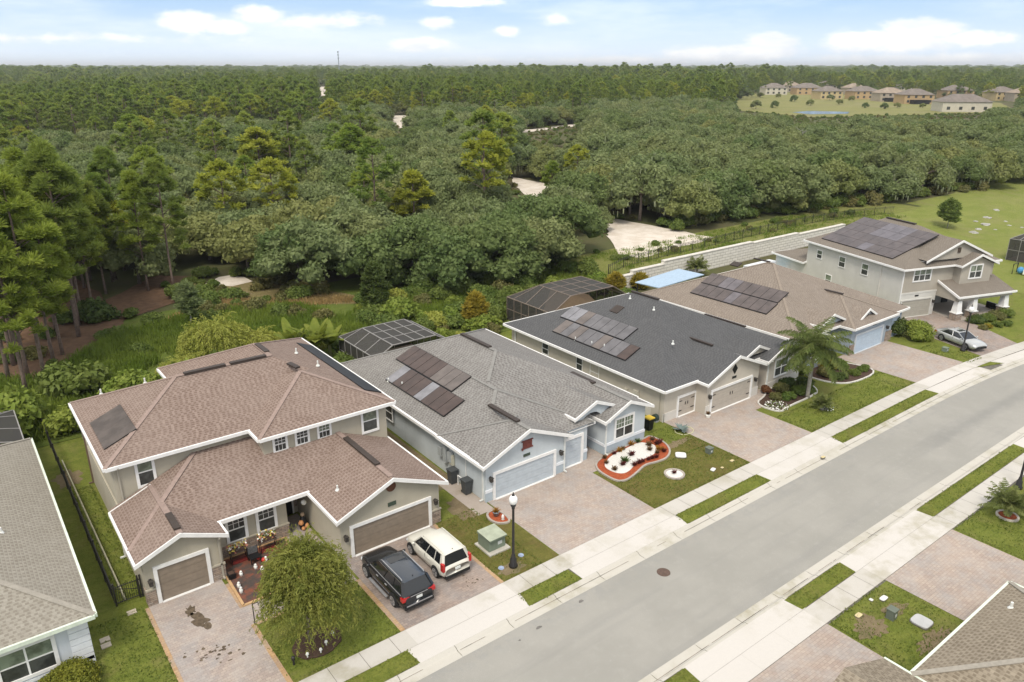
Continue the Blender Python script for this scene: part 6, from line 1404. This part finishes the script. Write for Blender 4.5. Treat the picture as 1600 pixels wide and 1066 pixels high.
t_ = bed('pot_bed', smooth([(22.5,30.7),(23.3,30.4),(23.4,32.0),(22.6,32.1),(22.3,31.4)],2), MULR, .06, 'small red mulch corner bed with a potted plant by the blue garage', 'garden bed', CURBC)
bed('entry_bed', smooth([(48.6,31.9),(48.8,29.7),(50.1,30.0),(53.6,30.0),(55.2,30.3),(56.3,33.0),(51.6,33.0),(50.6,32.3)],2), MULB, .05, 'shrub bed under the bay window of the cream house', 'garden bed', plain('edging_white', (.55,.53,.49), .9)); bed('entry_bed', smooth([(57.0,32.4),(57.4,30.4),(58.8,29.4),(63.0,29.4),(63.1,31.4),(61.5,34.5),(57.6,33.2)],2), MULB, .05, 'shrub bed in front of the slate blue entry', 'garden bed', plain('edging_white', (.55,.53,.49), .9))
t_ = thing('plant_pot', 'grey pot with a yellow red leafy plant on red mulch by the blue garage', 'plant pot', (22.85,31.45,.06)); MB().lathe((22.85,31.45,.06), [(.12,0),(.20,.28),(.22,.3),(.17,.3)], 14).build('pot', plain('pot_grey', (.20,.24,.27), .5), t_, True)
o = protoC[1].copy(); col.objects.link(o); o.location = (22.85,31.45,.32); o.scale = (1,1,.9); o['label'] = 'yellow red leafy plant growing from the grey pot'; del o['group']
# tall marsh grass
MG = leafmat('marsh_grass_blades', (0.133,0.199,0.026), (0.221,0.283,0.047), .12, .35, 0); MGD = leafmat('dry_grass_blades', (0.354,0.254,0.105), (0.478,0.337,0.149), .3, .3, 0)
def tallgrass(name, poly, n, h, m_, seed, label, w_=.06, patch=.35):
    R2 = np.random.RandomState(seed); xs_ = [p[0] for p in poly]; ys_ = [p[1] for p in poly]; C0 = []
    while len(C0) < n:
        x = R2.uniform(min(xs_), max(xs_)); y = R2.uniform(min(ys_), max(ys_))
        if inpoly(x, y, poly) and (math.sin(x*.7+seed)+math.cos(y*.6+x*.3)) > -2+patch*4*R2.uniform(): C0.append((x, y))
    C0 = np.array(C0); nb = 9; p = np.repeat(C0, nb, 0)+R2.normal(size=(n*nb, 2))*.22; hh = h*np.repeat(R2.uniform(.55, 1.25, n), nb)*R2.uniform(.6, 1.1, n*nb)
    a = R2.normal(size=(n*nb, 3))*.28; a[:, 2] = 1; a /= np.linalg.norm(a, axis=1)[:, None]; nn = rdir(R2, n*nb); nn[:, 2] *= .2; nn /= np.linalg.norm(nn, axis=1)[:, None]
    z = np.array([HT(x, y) for x, y in C0]); C_ = np.concatenate([p, (np.repeat(z, nb)+hh*.45)[:, None]], 1)
    me = quadmesh(name, quads_at(C_, nn, a, w_*R2.uniform(.6,1.6,n*nb), hh), [m_]); o = bpy.data.objects.new(name, me); col.objects.link(o); o['kind'] = 'stuff'; o['label'] = label; o['category'] = 'grass'; return o
tallgrass('marsh_grass', [(4.5,66),(9,66),(14,70.5),(22,69),(32,66),(35,70),(29,79),(22,82),(14,81),(9,77),(5,72)], 6500, .95, MG, 1, 'tall bright green marsh grass behind the back yards')
tallgrass('dry_grass_tufts', [(17,82),(22,86),(34,80),(37,76),(30,79),(24,82)], 1400, .6, MGD, 2, 'dry straw coloured grass between the marsh grass and the woods'); tallgrass('rough_grass_tufts', [(57,63),(112,63.2),(128,60),(128,66),(112,71),(60,71)], 1500, .4, MG, 3, 'rough grass along the top of the retaining wall', .05); tallgrass('rough_green_tufts', [(34,62),(62,62.5),(62,76),(38,77),(34,70)], 2600, .7, MG, 4, 'rough green growth below the oaks')
tallgrass('dark_rough_grass', [(-3,59),(5,59),(9,62),(10,66),(6,71),(1,74),(-3,70)], 1700, .8, MG, 5, 'tall grass at the foot of the left pine grove', .07)
for i in range(22): putb(R.choice((1,4,4,3)), R.uniform(1,16), R.uniform(72,98), R.uniform(.4,.9))
for i in range(46): putb(R.choice((1,3,4,3)), R.uniform(20,35), R.uniform(79,99), R.uniform(.45,1.15))
drape('pine_straw_ground', [(-12,72),(3,70),(9,74),(13,84),(14,98),(12,112),(-12,112)], STRAW, .045)
SC2 = []
for (x, y, s) in SCRUB:
    for k in range(3):
        X, Y_ = x+R.uniform(-2.8,2.8), y+R.uniform(-2.8,2.8)
        if not any(inpoly(X, Y_, P_) for P_ in OPEN) and not inpoly(X, Y_, MEADOW): SC2.append((X, Y_, s*R.uniform(.4,.9)))
forest('low_scrub', SC2, [protoB[1], protoB[3], protoB[4]], 1.0, 'low scrub bordering the sandy clearings', 'scrub')
# bare snag
def snag(loc, H, seed, label):
    R2 = np.random.RandomState(seed); mb = MB(); mb.tube([(0,0,-.3),(.1,0,H*.5),(-.1,.1,H)], [.2,.12,.03], 7)
    for i in range(9): a = R2.uniform(0,6.28); z = H*R2.uniform(.45,.95); L = R2.uniform(.8,2); mb.tube([(0,0,z),(math.cos(a)*L*.6, math.sin(a)*L*.6, z+.5),(math.cos(a)*L, math.sin(a)*L, z+.7+R2.uniform(-.3,.8))],[.07,.04,.012],5)
    o = mb.build('dead_tree', BARKG, None, True); o.location = (loc[0], loc[1], HT(*loc)); o['label'] = label; o['category'] = 'dead tree'
p = W(392,378); snag((p.x, p.y), 6.5, 2, 'bare pale dead tree at the near edge of the oaks left of centre'); p = W(1248,262, 2); snag((p.x, p.y), 9, 3, 'bare grey dead tree rising from the right hand oaks')
# ============================================================ VEHICLES
TYRE = plain('tyre_black', (.018,.018,.018), .8, .1); RIM = plain('rim_silver', (.45,.45,.46), .35, .1, metal=.6); CARGL = mat('car_glass', base=(.012,.014,.016), rough=.08, spec=.7)
def carpaint(name, c, rough=.25, coat=.6, metal=.0): return mat(name, None, c, rough, .5, metal, coat=coat)
def lens(name, c): return mat(name, None, c, .2, .6)
def car(name, label, cat, loc, rz, L, Wd, H, st, gh, paint, wr=.34, wy=(-1.4,1.4), rails=False, sunroof=None, side_step=False, sedan=False, chrome=False, trim=None, plate=True, zb=.24, roofm=None, tail='low'):
    t_ = thing(name, label, cat, loc, rz, world=False); hw = Wd/2
    mb = MB(); rings = []
    for (y, zt, w_) in st:
        w_ = w_*hw; zl = zb+(.10 if abs(y) > L/2-.15 else 0)
        half = [(w_*.80, zl), (w_*.97, zl+.10), (w_, zl+(zt-zl)*.42), (w_*.985, zl+(zt-zl)*.72), (w_*.93, zt-.05), (w_*.84, zt), (w_*.45, zt+.025)]
        ring = [(x, y, z) for x, z in half]+[(-x, y, z) for x, z in half[::-1]]; rings.append(ring)
    n = len(rings[0]); vs = [p for r_ in rings for p in r_]; fs = []
    for i in range(len(rings)-1):
        for k in range(n): fs.append((i*n+k, i*n+(k+1)%n, (i+1)*n+(k+1)%n, (i+1)*n+k))
    fs.append(tuple(range(n))); fs.append(tuple((len(rings)-1)*n+k for k in range(n))[::-1]); mb.add(vs, fs)
    body = mb.build('body', paint, t_, True)
    (yb0, yr, yf, yb1, zbelt, kb, kt) = gh; bw, tw = hw*kb, hw*kt; zr = H
    g = MB(); NB = 5; a = []
    lo = [(-bw, yb0, zbelt), (bw, yb0, zbelt), (bw, yb1, zbelt), (-bw, yb1, zbelt)]; hi = [(-tw, yr, zr-.05), (tw, yr, zr-.05), (tw, yf, zr-.05), (-tw, yf, zr-.05)]
    g.add(lo+hi, [(0,1,5,4),(1,2,6,5),(2,3,7,6),(3,0,4,7)]); g.build('windows', CARGL, t_)
    rf = MB(); rows = []
    for (y, dz, kk) in ((yr-.06,-.055,.93),(yr+.12,-.012,1),((yr+yf)/2,.012,1.0),(yf-.15,-.008,1),(yf+.05,-.055,.93)):
        rows.append([(tw*kk*1.02, y, zr+dz-.05), (tw*kk*.9, y, zr+dz), (0, y, zr+dz+.018), (-tw*kk*.9, y, zr+dz), (-tw*kk*1.02, y, zr+dz-.05)])
    vs = [p for r_ in rows for p in r_]; fs = [(i*5+k, i*5+k+1, (i+1)*5+k+1, (i+1)*5+k) for i in range(4) for k in range(4)]; rf.add(vs, fs); rf.build('roof_panel', roofm or paint, t_, True)
    for s in (-1, 1):
        pl = MB()
        pl.beam((s*bw, yb1, zbelt-.02), (s*tw, yf, zr-.05), .07, .06); pl.beam((s*bw*.98, yb0+.02, zbelt-.02), (s*tw*.98, yr, zr-.05), .14 if not sedan else .10, .10)
        L_ = yb1-yb0
        for f, w_ in (((.42, .05), (.70, .05)) if not sedan else ((.47, .05),)):
            yb = yb0+L_*(1-f); yt = yr+(yf-yr)*(1-f) if not sedan else (yr+yf)/2; pl.beam((s*(bw+.004), yb, zbelt), (s*(tw+.004), yt, zr-.05), w_, .03)
        pl.beam((s*(tw+.005), yr, zr-.055), (s*(tw+.005), yf, zr-.055), .05, .05)
        if not sedan: pl.add([(s*(bw+.008), yb0, zbelt), (s*(bw+.008), yb0+.34, zbelt), (s*(tw+.008), yr+.22, zr-.06), (s*(tw+.008), yr, zr-.06)], [(0,1,2,3)])
        pl.build('pillars', paint, t_)
    for s in (-1, 1):
        for wy_ in wy:
            ar = MB(); k = 14; pts = [(s*(hw+.004), wy_+(wr+.07)*math.cos(PI*i/k), wr+(wr+.07)*math.sin(PI*i/k)) for i in range(k+1)]+[(s*(hw+.004), wy_-(wr+.07), zb), (s*(hw+.004), wy_+(wr+.07), zb)]
            ar.add(pts+[(p[0]-s*.06, p[1], p[2]) for p in pts], [tuple(range(len(pts)))]+[(i, (i+1)%len(pts), len(pts)+(i+1)%len(pts), len(pts)+i) for i in range(len(pts))]); ar.build('wheel_arch', TYRE, t_)
            w_ = MB().tube([(s*(hw-.20), wy_, wr), (s*(hw+.006), wy_, wr), (s*(hw+.03), wy_, wr)], [wr, wr, wr*.90], 22).build('wheel', TYRE, t_, False)
            r_ = MB(); r_.tube([(s*(hw+.028), wy_, wr), (s*(hw+.034), wy_, wr)], [wr*.70, wr*.70], 20)
            r_.build('rim', plain('rim_dark', (.08,.08,.085), .5, .1), w_); sp = MB()
            for i in range(5): a = 2*PI*i/5+.3; sp.beam((s*(hw+.04), wy_, wr), (s*(hw+.04), wy_+wr*.66*math.cos(a), wr+wr*.66*math.sin(a)), .085, .02, up=(s,0,0))
            k = 20; sp.add([(s*(hw+.042), wy_+q*wr*math.cos(2*PI*i/k), wr+q*wr*math.sin(2*PI*i/k)) for q in (.72,.60) for i in range(k)], [(i, (i+1)%k, k+(i+1)%k, k+i) for i in range(k)]); sp.build('spokes', RIM, w_)
        mr = MB(); mr.ball((s*(hw+.09), yb1-.22, zbelt+.07), .11, 0, 8, (.9,.7,.7)); mr.build('mirror', paint, t_, True)
        for yh in ((yb0+yb1)/2-.15, (yb0+yb1)/2+.75): MB().box(s*hw*.985-.02, s*hw*.985+.02, yh-.09, yh+.09, zbelt-.17, zbelt-.13).build('door_handle', RIM if chrome else paint, t_)
        MB().box(s*hw*.985-.006, s*hw*.985+.006, (yb0+yb1)/2+.22, (yb0+yb1)/2+.235, zb+.15, zbelt-.02).build('door_gap', TYRE, t_)
        hl = MB().ball((s*hw*.70, L/2-.20, st[-2][1]-.13), .2, 0, 10, (.95,.8,.55)); hl.build('headlight', lens('headlight_glass', (.55,.57,.58)), t_, True)
        tl = MB()
        if tail == 'high': tl.box(s*hw*.92-.07, s*hw*.92+.07, -L/2+.02, -L/2+.26, zbelt-.22, zbelt+.22)
        else: tl.box(min(s*hw*.97, s*hw*.55), max(s*hw*.97, s*hw*.55), -L/2+.0, -L/2+.24, zbelt-.27, zbelt-.06)
        tl.build('taillight', lens('taillight_red', (.42,.012,.012)), t_)
        if rails: MB().tube([(s*tw*.93, yr+.1, zr), (s*tw*.93, yr+.2, zr+.05), (s*tw*.93, yf-.2, zr+.05), (s*tw*.93, yf-.08, zr)], .022, 6).build('roof_rail', rails, t_)
        if side_step: MB().box(min(s*hw, s*(hw+.13)), max(s*hw, s*(hw+.13)), wy[0]+.5, wy[1]-.5, .26, .31).build('side_step', RIM, t_)
        if chrome: MB().beam((s*(bw+.03), yb0+.15, zbelt+.0), (s*(bw+.03), yb1-.1, zbelt+.0), .02, .035).beam((s*(tw+.02), yr+.05, zr-.09), (s*(tw+.02), yf, zr-.09), .02, .03).build('window_trim', RIM, t_)
    if sunroof: MB().box(-tw*.62, tw*.62, sunroof[0], sunroof[1], zr+.0, zr+.028).build('sunroof', CARGL, t_)
    MB().box(-hw*.84, hw*.84, -L/2-.03, -L/2+.1, zb+.02, zb+.19).build('rear_bumper', trim or TYRE, t_)
    if chrome: MB().box(-hw*.75, hw*.75, -L/2-.04, -L/2+.1, zb+.19, zb+.235).box(-hw*.5, hw*.5, -L/2-.015, -L/2+.1, zbelt-.10, zbelt-.075).build('chrome_strip', RIM, t_)
    MB().box(-hw*.7, hw*.7, L/2-.06, L/2+.015, zb+.08, zb+.26).build('grille', TYRE, t_)
    MB().box(-.16, .16, -L/2-.045, -L/2+.05, zbelt-.30, zbelt-.18).build('number_plate', plain('plate_white', (.62,.64,.62), .5, .05), t_)
    MB().tube([(0, yr+.15, zr), (0, yr+.12, zr+.07)], [.03,.012], 6).build('roof_antenna', TYRE, t_)
    return t_
BLK = carpaint('car_paint_black', (.010,.011,.013), .2, .25); BLKR = carpaint('car_paint_black_sky_tint', (.030,.038,.050), .22, .6); CRM = carpaint('car_paint_cream', (.60,.58,.51), .3, .4); SLV = carpaint('car_paint_silver', (.42,.43,.43), .28, .5, .25)  # BLKR: black paint with the sky's blue-grey reflection mixed into its colour
car('parked_suv', 'black SUV with silver roof rails parked on the tan house driveway', 'SUV', (15.05,29.55,.01), 0, 4.75, 1.92, 1.62,
    [(-2.38,.92,.80),(-2.30,1.0,.93),(-1.9,1.04,.98),(-1.0,1.04,1.0),(.3,1.03,1.0),(1.0,1.02,.99),(1.5,.98,.96),(2.0,.90,.92),(2.25,.80,.84),(2.37,.62,.70)], (-2.28,-1.95,.35,1.15,1.02,.88,.70), BLK, .35, (-1.42,1.45), RIM, (-.35,.15), True, chrome=True, roofm=BLKR)
car('parked_hatchback', 'boxy cream hatchback parked right of the black SUV', 'hatchback', (17.85,30.05,.01), 0, 4.1, 1.78, 1.56,
    [(-2.05,.80,.84),(-1.98,.90,.95),(-1.6,.96,1.0),(-.6,.96,1.0),(.3,.95,1.0),(.95,.95,.99),(1.4,.90,.96),(1.75,.82,.90),(1.98,.70,.80),(2.05,.55,.68)], (-1.92,-1.72,.42,1.02,.94,.90,.72), CRM, .32, (-1.25,1.28), CRM, None, tail='high')
car('parked_sedan', 'silver sedan parked facing the street on the driveway by the bend', 'sedan', (76.05,28.35,.01), PI+math.radians(-20), 4.7, 1.8, 1.33,
    [(-2.34,.80,.80),(-2.25,.88,.92),(-1.7,.90,.98),(-.8,.88,1.0),(.3,.86,1.0),(.95,.86,.99),(1.5,.84,.97),(2.0,.77,.92),(2.25,.68,.82),(2.34,.56,.70)], (-1.80,-1.05,.15,1.08,.86,.88,.68), SLV, .31, (-1.38,1.38), False, (-.35,.05), False, True, trim=SLV)
# ============================================================ SMALL DECOR
R = random.Random(31)
def statue(x, y, label, h=.34, c=FLW):
    mb = MB().lathe((x,y,.05), [(.09,0),(.07,.05),(.10,.10),(.075,h*.5),(.05,h*.62)], 10).ball((x,y,.05+h*.76), .07, 0, 8).ball((x-.05,y,.05+h*.5), .055, 0, 6)
    single(mb, 'garden_statue', c, label, 'garden statue', 'small pale statues in the red mulch bed', True)
for (x, y, lb) in ((8.92,35.1,'pale garden statue nearest the small garage'),(9.73,35.2,'pale garden statue in the middle of the red mulch bed'),(8.5,34.2,'taller pale garden statue by the driveway edge'),(8.45,33.7,'short pale garden statue at the lower left of the bed'),(9.94,34.8,'tiny pale garden statue right of the middle one'),(11.0,35.0,'pale garden statue half hidden by the weeping tree'),(10.4,35.5,'pale garden statue below the black chair')): statue(x, y, lb, R.uniform(.28,.42))
for (x, y, lb) in ((9.3,27.4,'white garden light at the left of the dark mulch ring'),(9.9,27.3,'white garden light at the front of the dark mulch ring'),(10.8,28.0,'white garden light at the right of the dark mulch ring'),(10.3,27.6,'copper garden light in the dark mulch ring')):
    single(MB().lathe((x,y,.04), [(.03,0),(.03,.15),(.08,.17),(.06,.25),(.01,.28)], 8), 'garden_light', FLW, lb, 'garden light', 'garden lights in the dark mulch ring')
for i, (px, py) in enumerate(((783,888),(814,868))):
    p = W(px, py); single(MB().lathe((p.x,p.y,0), [(.17,0),(.17,.03),(.05,.05),(.13,.07),(.02,.09)], 7), 'solar_light', plain('solar_light_blue', (.30,.36,.48), .3, .1), ('blue grey ground light left of the near street lamp','blue grey ground light right of the near street lamp')[i], 'garden light')
def stand(x0, x1, y, label):
    t_ = thing('flower_stand', label, 'flower stand', ((x0+x1)/2, y, 0)); mb = MB()
    for x in (x0, x1):
        for yy in (y-.18, y+.1): mb.beam((x,yy,0),(x,yy,.85),.035,.035)
    mb.beam((x0,y-.18,.8),(x1,y-.18,.8),.04,.05).beam((x0,y-.18,.3),(x1,y-.18,.3),.03,.03); mb.build('stand_frame', BLACKP, t_)
    MB().box(x0,x1,y-.2,y+.12,.05,.16).build('red_shelf', plain('shelf_red', (.22,.03,.025), .6, .2, 8), t_); MB().box(x0-.03,x1+.03,y-.22,y+.14,.72,.9).build('planter_box', plain('planter_dark', (.08,.05,.04), .7), t_)
    R2 = np.random.RandomState(int(x0*10)); n = 170; C_ = np.stack([R2.uniform(x0-.1,x1+.1,n), y-.05+R2.normal(size=n)*.12, .95+R2.uniform(-.12,.25,n)], 1)-np.array([(x0+x1)/2, y, 0]); me = quadmesh('flowers', quads_at(C_, rdir(R2,n), rdir(R2,n), .09, .10), [plain('petal_yellow', (.60,.48,.10), .6), FLW, plain('petal_pink', (.45,.18,.13), .6), SHB], R2.randint(0,4,n)); o = bpy.data.objects.new('flowers', me); col.objects.link(o); o.parent = t_
stand(8.85, 9.65, 36.4, 'black flower stand with yellow flowers under the left entry window'); stand(10.45, 11.3, 36.45, 'black flower stand with yellow flowers under the right entry window')
t_ = thing('garden_chair', 'small dark wrought chair with pale decorations between the flower stands', 'chair', (9.95,35.9,0)); mb = MB(); mb.box(9.65,10.2,35.6,36.1,.34,.40)
for x in (9.67,10.18):
    for y in (35.62,36.08): mb.beam((x,y,0),(x,y,.38 if y < 36 else .85),.05,.05)
mb.build('chair_frame', BLACKP, t_); mb = MB(); mb.box(9.67,10.18,36.05,36.1,.45,.85); mb.build('backrest', plain('iron_grey', (.10,.10,.10), .6, .4, 14), t_)
t_ = thing('planter_cube', 'black square planter at the corner of the small garage', 'planter', (8.45,35.2,0)); MB().box(8.27,8.63,35.0,35.38,0,.36).build('box', BLACKP, t_); MB().box(8.31,8.59,35.04,35.34,.36,.37).build('soil', MULB, t_)
single(MB().ball((10.3,35.55,.15),.13,0,10).ball((10.1,35.8,.2),.1,0,8), 'red_ornament', plain('ornament_red', (.5,.04,.03), .4), 'bright red ornament in the mulch bed left of the tree', 'ornament')
t_ = thing('porch_figure', 'orange and black autumn figure standing by the front door', 'decoration', (13.3,37.3,0)); MB().lathe((13.3,37.3,0), [(.22,0),(.26,.3),(.18,.6),(.08,.8)], 10).build('body', BLACKP, t_); MB().ball((13.3,37.3,.92),.13,0,8).build('head', plain('figure_tan', (.30,.22,.15), .8), t_); MB().ball((13.12,37.15,.5),.16,0,8).ball((13.42,37.1,.25),.15,0,8).ball((13.2,37.05,.15),.12,0,8).build('pumpkins', plain('pumpkin', (.50,.24,.10), .6, .3, 8), t_)
single(MB().ball((13.35,37.0,1.85),.16,0,12), 'hanging_globe', FLW, 'white round lantern hanging by the front door', 'lantern')
single(MB().beam((8.18,31.0,0),(8.18,31.0,1.25),.04,.04).beam((8.18,31.0,1.2),(8.45,31.0,1.2),.03,.03).beam((8.45,31.0,1.2),(8.45,31.0,1.0),.08,.02), 'garden_hook', DARKMETAL, 'thin black garden hook at the lawn corner left of the weeping tree', 'garden hook')
single(MB().lathe((8.65,27.4,0), [(.05,0),(.05,.25),(.09,.27),(.09,.42),(.03,.46)], 8), 'path_light', DARKMETAL, 'black path light in the lawn in front of the weeping tree', 'garden light')
single(MB().lathe((22.98,30.95,.06), [(.12,0),(.05,.05),(.10,.12),(.07,.24),(.02,.32)], 10), 'garden_statue', FLW, 'white ornament beside the grey pot on red mulch', 'garden statue', None, True)
t_ = thing('plant_pot', 'white pot with a dark plant between the two cream garage doors', 'plant pot', (43.75,32.6,0)); MB().lathe((43.75,32.6,0), [(.14,0),(.2,.2),(.17,.24)], 10).build('pot', FLW, t_); o = protoC[3].copy(); col.objects.link(o); o.location = (43.75,32.6,.24); o['label'] = 'dark leafy plant in the white pot by the cream garage'; del o['group']
t_ = thing('play_equipment', 'blue and white play equipment near the right edge of the far lawn', 'play equipment', (109.6,35.6,0)); mb = MB()
mb.ball((109.6,35.6,.55),.5,0,10,(1.1,.8,.9)); mb.build('blue_shell', plain('toy_blue', (.07,.25,.45), .4), t_); MB().box(109.0,110.2,34.9,35.1,.2,.8).build('white_panel', FLW, t_); MB().tube([(109,36.3,0),(109,36.3,1.3),(110.4,36.3,1.3),(110.4,36.3,0)],.06,6).build('dark_frame', BLACKP, t_)
# rocks beyond the far lawn
for i in range(11):
    a = R.random(); p = W(1508+R.uniform(0,24)+(a > .5)*R.uniform(10,80), 349-(a > .5)*(a-.4)*40+R.uniform(-3,3), 1.6); r_ = R.uniform(.3,.85); iv, if_ = ico(); f = 1+.18*RN.normal(size=len(iv)); mb = MB(); mb.add([tuple(v) for v in (iv*f[:, None]*np.array([r_, r_*.8, r_*.35])+np.array([p.x, p.y, HT(p.x, p.y)]))], [tuple(q) for q in if_]); single(mb, 'boulder', plain('rock_pale', (.34,.33,.30), .95, .2, 2), 'pale boulder scattered along the far edge of the bright lawn', 'rock', 'pale boulders beyond the far lawn')
# ============================================================ FAR BUILDINGS
WO = [stucco('far_wall_orange', (.43,.30,.16)), stucco('far_wall_tan', (.38,.32,.245)), stucco('far_wall_cream', (.52,.48,.39)), stucco('far_wall_yellow', (.47,.37,.20))]
FR = plain('far_roof', (.17,.145,.125), .9, .15, .5); FR2 = plain('far_roof_tan', (.27,.215,.165), .9, .15, .5)
FL = ['orange walled','tan walled','cream walled','yellow walled']
ds = [(1207,152,2),(1232,147,1),(1258,152,0),(1286,146,2),(1305,136,1),(1222,137,1),(1250,134,2),(1275,135,1),(1345,160,0),(1386,164,1),(1425,168,0),(1412,150,2),(1490,158,0),(1560,162,3),(1498,182,2),(1598,164,1),(1290,160,3),(1332,152,1),(1190,141,1)]
for i, (px, py, k) in enumerate(ds):
    p = W(px, py+2, 0); a = YAW-PI/2+R.choice((.15,-.1,.05)); two = k in (0, 3, 2) or i % 2; h = 4.9 if two else 2.7; Lx = R.uniform(16,22); Ly = R.uniform(12,14); h *= 1.12
    if px == 1498: Lx, Ly, h = 24, 14, 5.0
    t_ = thing('far_house', f'{FL[k]} house with a brown hip roof in the distant estate beyond the pond', 'house', (p.x, p.y, HT(p.x, p.y)), a, f'{FL[k]} houses in the distant estate', world=False)
    MB().box(-Lx/2,Lx/2,-Ly/2,Ly/2,-.2,h).build('wall', WO[k], t_); r = MB(); e = .5; x0,x1,y0,y1 = -Lx/2-e,Lx/2+e,-Ly/2-e,Ly/2+e; hh = (y1-y0)/2; zr = h+hh*.5
    r.add([(x0,y0,h),(x1,y0,h),(x1,y1,h),(x0,y1,h),(x0+hh,0,zr),(x1-hh,0,zr)],[(0,1,5,4),(1,2,5),(2,3,4,5),(3,0,4),(3,2,1,0)]); r.build('roof', FR if k != 1 else FR2, t_)
    for j in range(4):
        u = -Lx/2+Lx*(j+.5)/4
        for zz in ((.9, 3.6) if h > 5 else (1.2,)): MB().fbox(FY(-Ly/2), u-.8, u+.8, 0, .05, zz, zz+1.5).build('window', PANE_LO, t_)
    if i in (9, 10): MB().box(-6,4,-Ly/2-5,-Ly/2,0,2.6).build('screen_porch', BLACKP, t_)
t_ = thing('cell_tower', 'slim grey telecom tower above the forest on the horizon', 'tower', tuple(W(531,123)[:2])+(0,)); p = W(531,123); D_ = math.hypot(p.x, p.y); hT = CAM_H+22/1260*D_
MB().lathe((p.x,p.y,0), [(1.2,0),(.9,hT*.6),(.6,hT)], 8).build('mast', plain('tower_grey', (.22,.24,.27), .6), t_)
for q, z in enumerate((.97,.86,.74)): MB().lathe((p.x,p.y,hT*z-1.2), [(1.9-.2*q,0),(2.0,2.2)], 8).build('antenna_ring', plain('tower_grey', (.22,.24,.27), .6), t_)
for i, (px, w_) in enumerate(((752,26),(772,40),(796,22),(855,14),(225,16),(262,10),(1465,34),(1495,30))):
    far = px > 1400; p = W(px, 113 if not far else 119, 0); D_ = math.hypot(p.x, p.y); zt = CAM_H-(106-104.0-(1.5 if not far else -4))/1260*D_; ww = w_/1260*D_/2
    t_ = thing('distant_building', ('low white building on the horizon, %s' % ('leftmost of the central group','widest of the central group','right of the widest one','isolated right of the central group','left of the telecom tower','smallest one on the left horizon','pale orange one above the estate','rightmost pale orange one')[i]), 'building', (p.x, p.y, 0), YAW-PI/2, world=False)
    MB().box(-ww,ww,-15,15,0,zt).build('wall', plain('far_white', (.62,.62,.62), .8) if not far else WO[1], t_); MB().box(-ww*1.02,ww*1.02,-15.5,15.5,zt,zt+1.2).build('roof', plain('far_white', (.62,.62,.62), .8) if not far else FR2, t_)
for (px, py) in ((1187,158),(1215,158),(1265,172),(1310,170),(1380,178),(1400,176),(1240,165),(1295,163),(1330,164),(1350,176),(1440,176),(1210,176),(1180,178)):
    p = W(px, py+2); s = R.uniform(.5, .9); 
    if not blocked(p.x, p.y, 3, 3) or True: place(oakp[R.choice((0,4,6))], p.x, p.y, s*.8, R.uniform(0,6), 'small round tree dotted about the distant estate meadow', 'small trees in the distant meadow')
# ============================================================ LAWN BLADES AND UNDERSTORY
BL = leafmat('lawn_blades', (.115,.155,.026), (.185,.215,.045), .5, .3, 0)
def turf(name, rects, dens, label, m_=BL, seed=1):
    R2 = np.random.RandomState(seed); P = []
    for (x0, x1, y0, y1) in rects:
        n = int((x1-x0)*(y1-y0)*dens); P.append(np.stack([R2.uniform(x0-.05, x1+.05, n), R2.uniform(y0-.05, y1+.05, n)], 1))
        for (a, b, c, d) in ((x0,x1,y0,y0),(x0,x1,y1,y1),(x0,x0,y0,y1),(x1,x1,y0,y1)):
            k = int((abs(b-a)+abs(d-c))*22); t_ = R2.uniform(0, 1, k); P.append(np.stack([a+(b-a)*t_+R2.normal(size=k)*.05, c+(d-c)*t_+R2.normal(size=k)*.05], 1))
    P = np.concatenate(P); n = len(P); a = R2.normal(size=(n, 3))*.55; a[:, 2] = 1; a /= np.linalg.norm(a, axis=1)[:, None]; nn = rdir(R2, n)
    keep = np.sin(P[:,0]*2.1)+np.cos(P[:,1]*1.7+P[:,0])+R2.normal(size=n)*.7 > -1.1; P = P[keep]; a = a[keep]; nn = nn[keep]; n = len(P)
    yy = np.array([K(x) for x in P[:,0]]); hh = R2.uniform(.04, .11, n); C_ = np.stack([P[:,0], P[:,1]+yy, hh*.4], 1)
    me = quadmesh(name, quads_at(C_, nn, a, R2.uniform(.03,.07,n), hh), [m_]); o = bpy.data.objects.new(name, me); col.objects.link(o); o['kind'] = 'stuff'; o['label'] = label; o['category'] = 'grass'
turf('lawn_turf', [(8.3,13.4,26.4,30.9),(.5,4.2,24.2,35.5),(3.3,4.4,37,50),(19.65,22.2,26.4,33),(31.1,40.3,26.4,29.8),(38,40.3,29.8,33.5),(47.9,62.9,26.4,29.4),(71.5,73.8,26,30.5),(30.2,35.3,9.4,14.3),(43.2,50,9,14.3)], 75, 'short turf blades in the front lawns')
turf('verge_turf', [(9,13.1,24.1,25.0),(19.55,22.9,24.1,25.0),(31.4,39.3,24.1,25.0),(48.1,62.2,24.1,25.0),(30.1,34.7,15.75,16.55),(43.6,57,15.75,16.55),(18,22.2,15.75,16.55)], 90, 'turf blades on the narrow verges beside the kerb', seed=3)
# ============================================================ AIR
hb = MB().box(-9000, 24000, -3000, 26000, -3, 90)
hz_ = hb.build('haze', None if False else mat('haze_air'), None); hz_['kind'] = 'stuff'; hz_['label'] = 'thin summer haze in the air over the woodland'; hz_['category'] = 'haze'
m = MATS['haze_air']; T = NT(m.node_tree); T.n.clear(); o_ = T.new('ShaderNodeOutputMaterial'); v_ = T.new('ShaderNodeVolumePrincipled'); v_.inputs['Color'].default_value = (.97,.98,1,1); v_.inputs['Density'].default_value = .00013; v_.inputs['Anisotropy'].default_value = .3; T.link(v_.outputs[0], o_.inputs['Volume'])
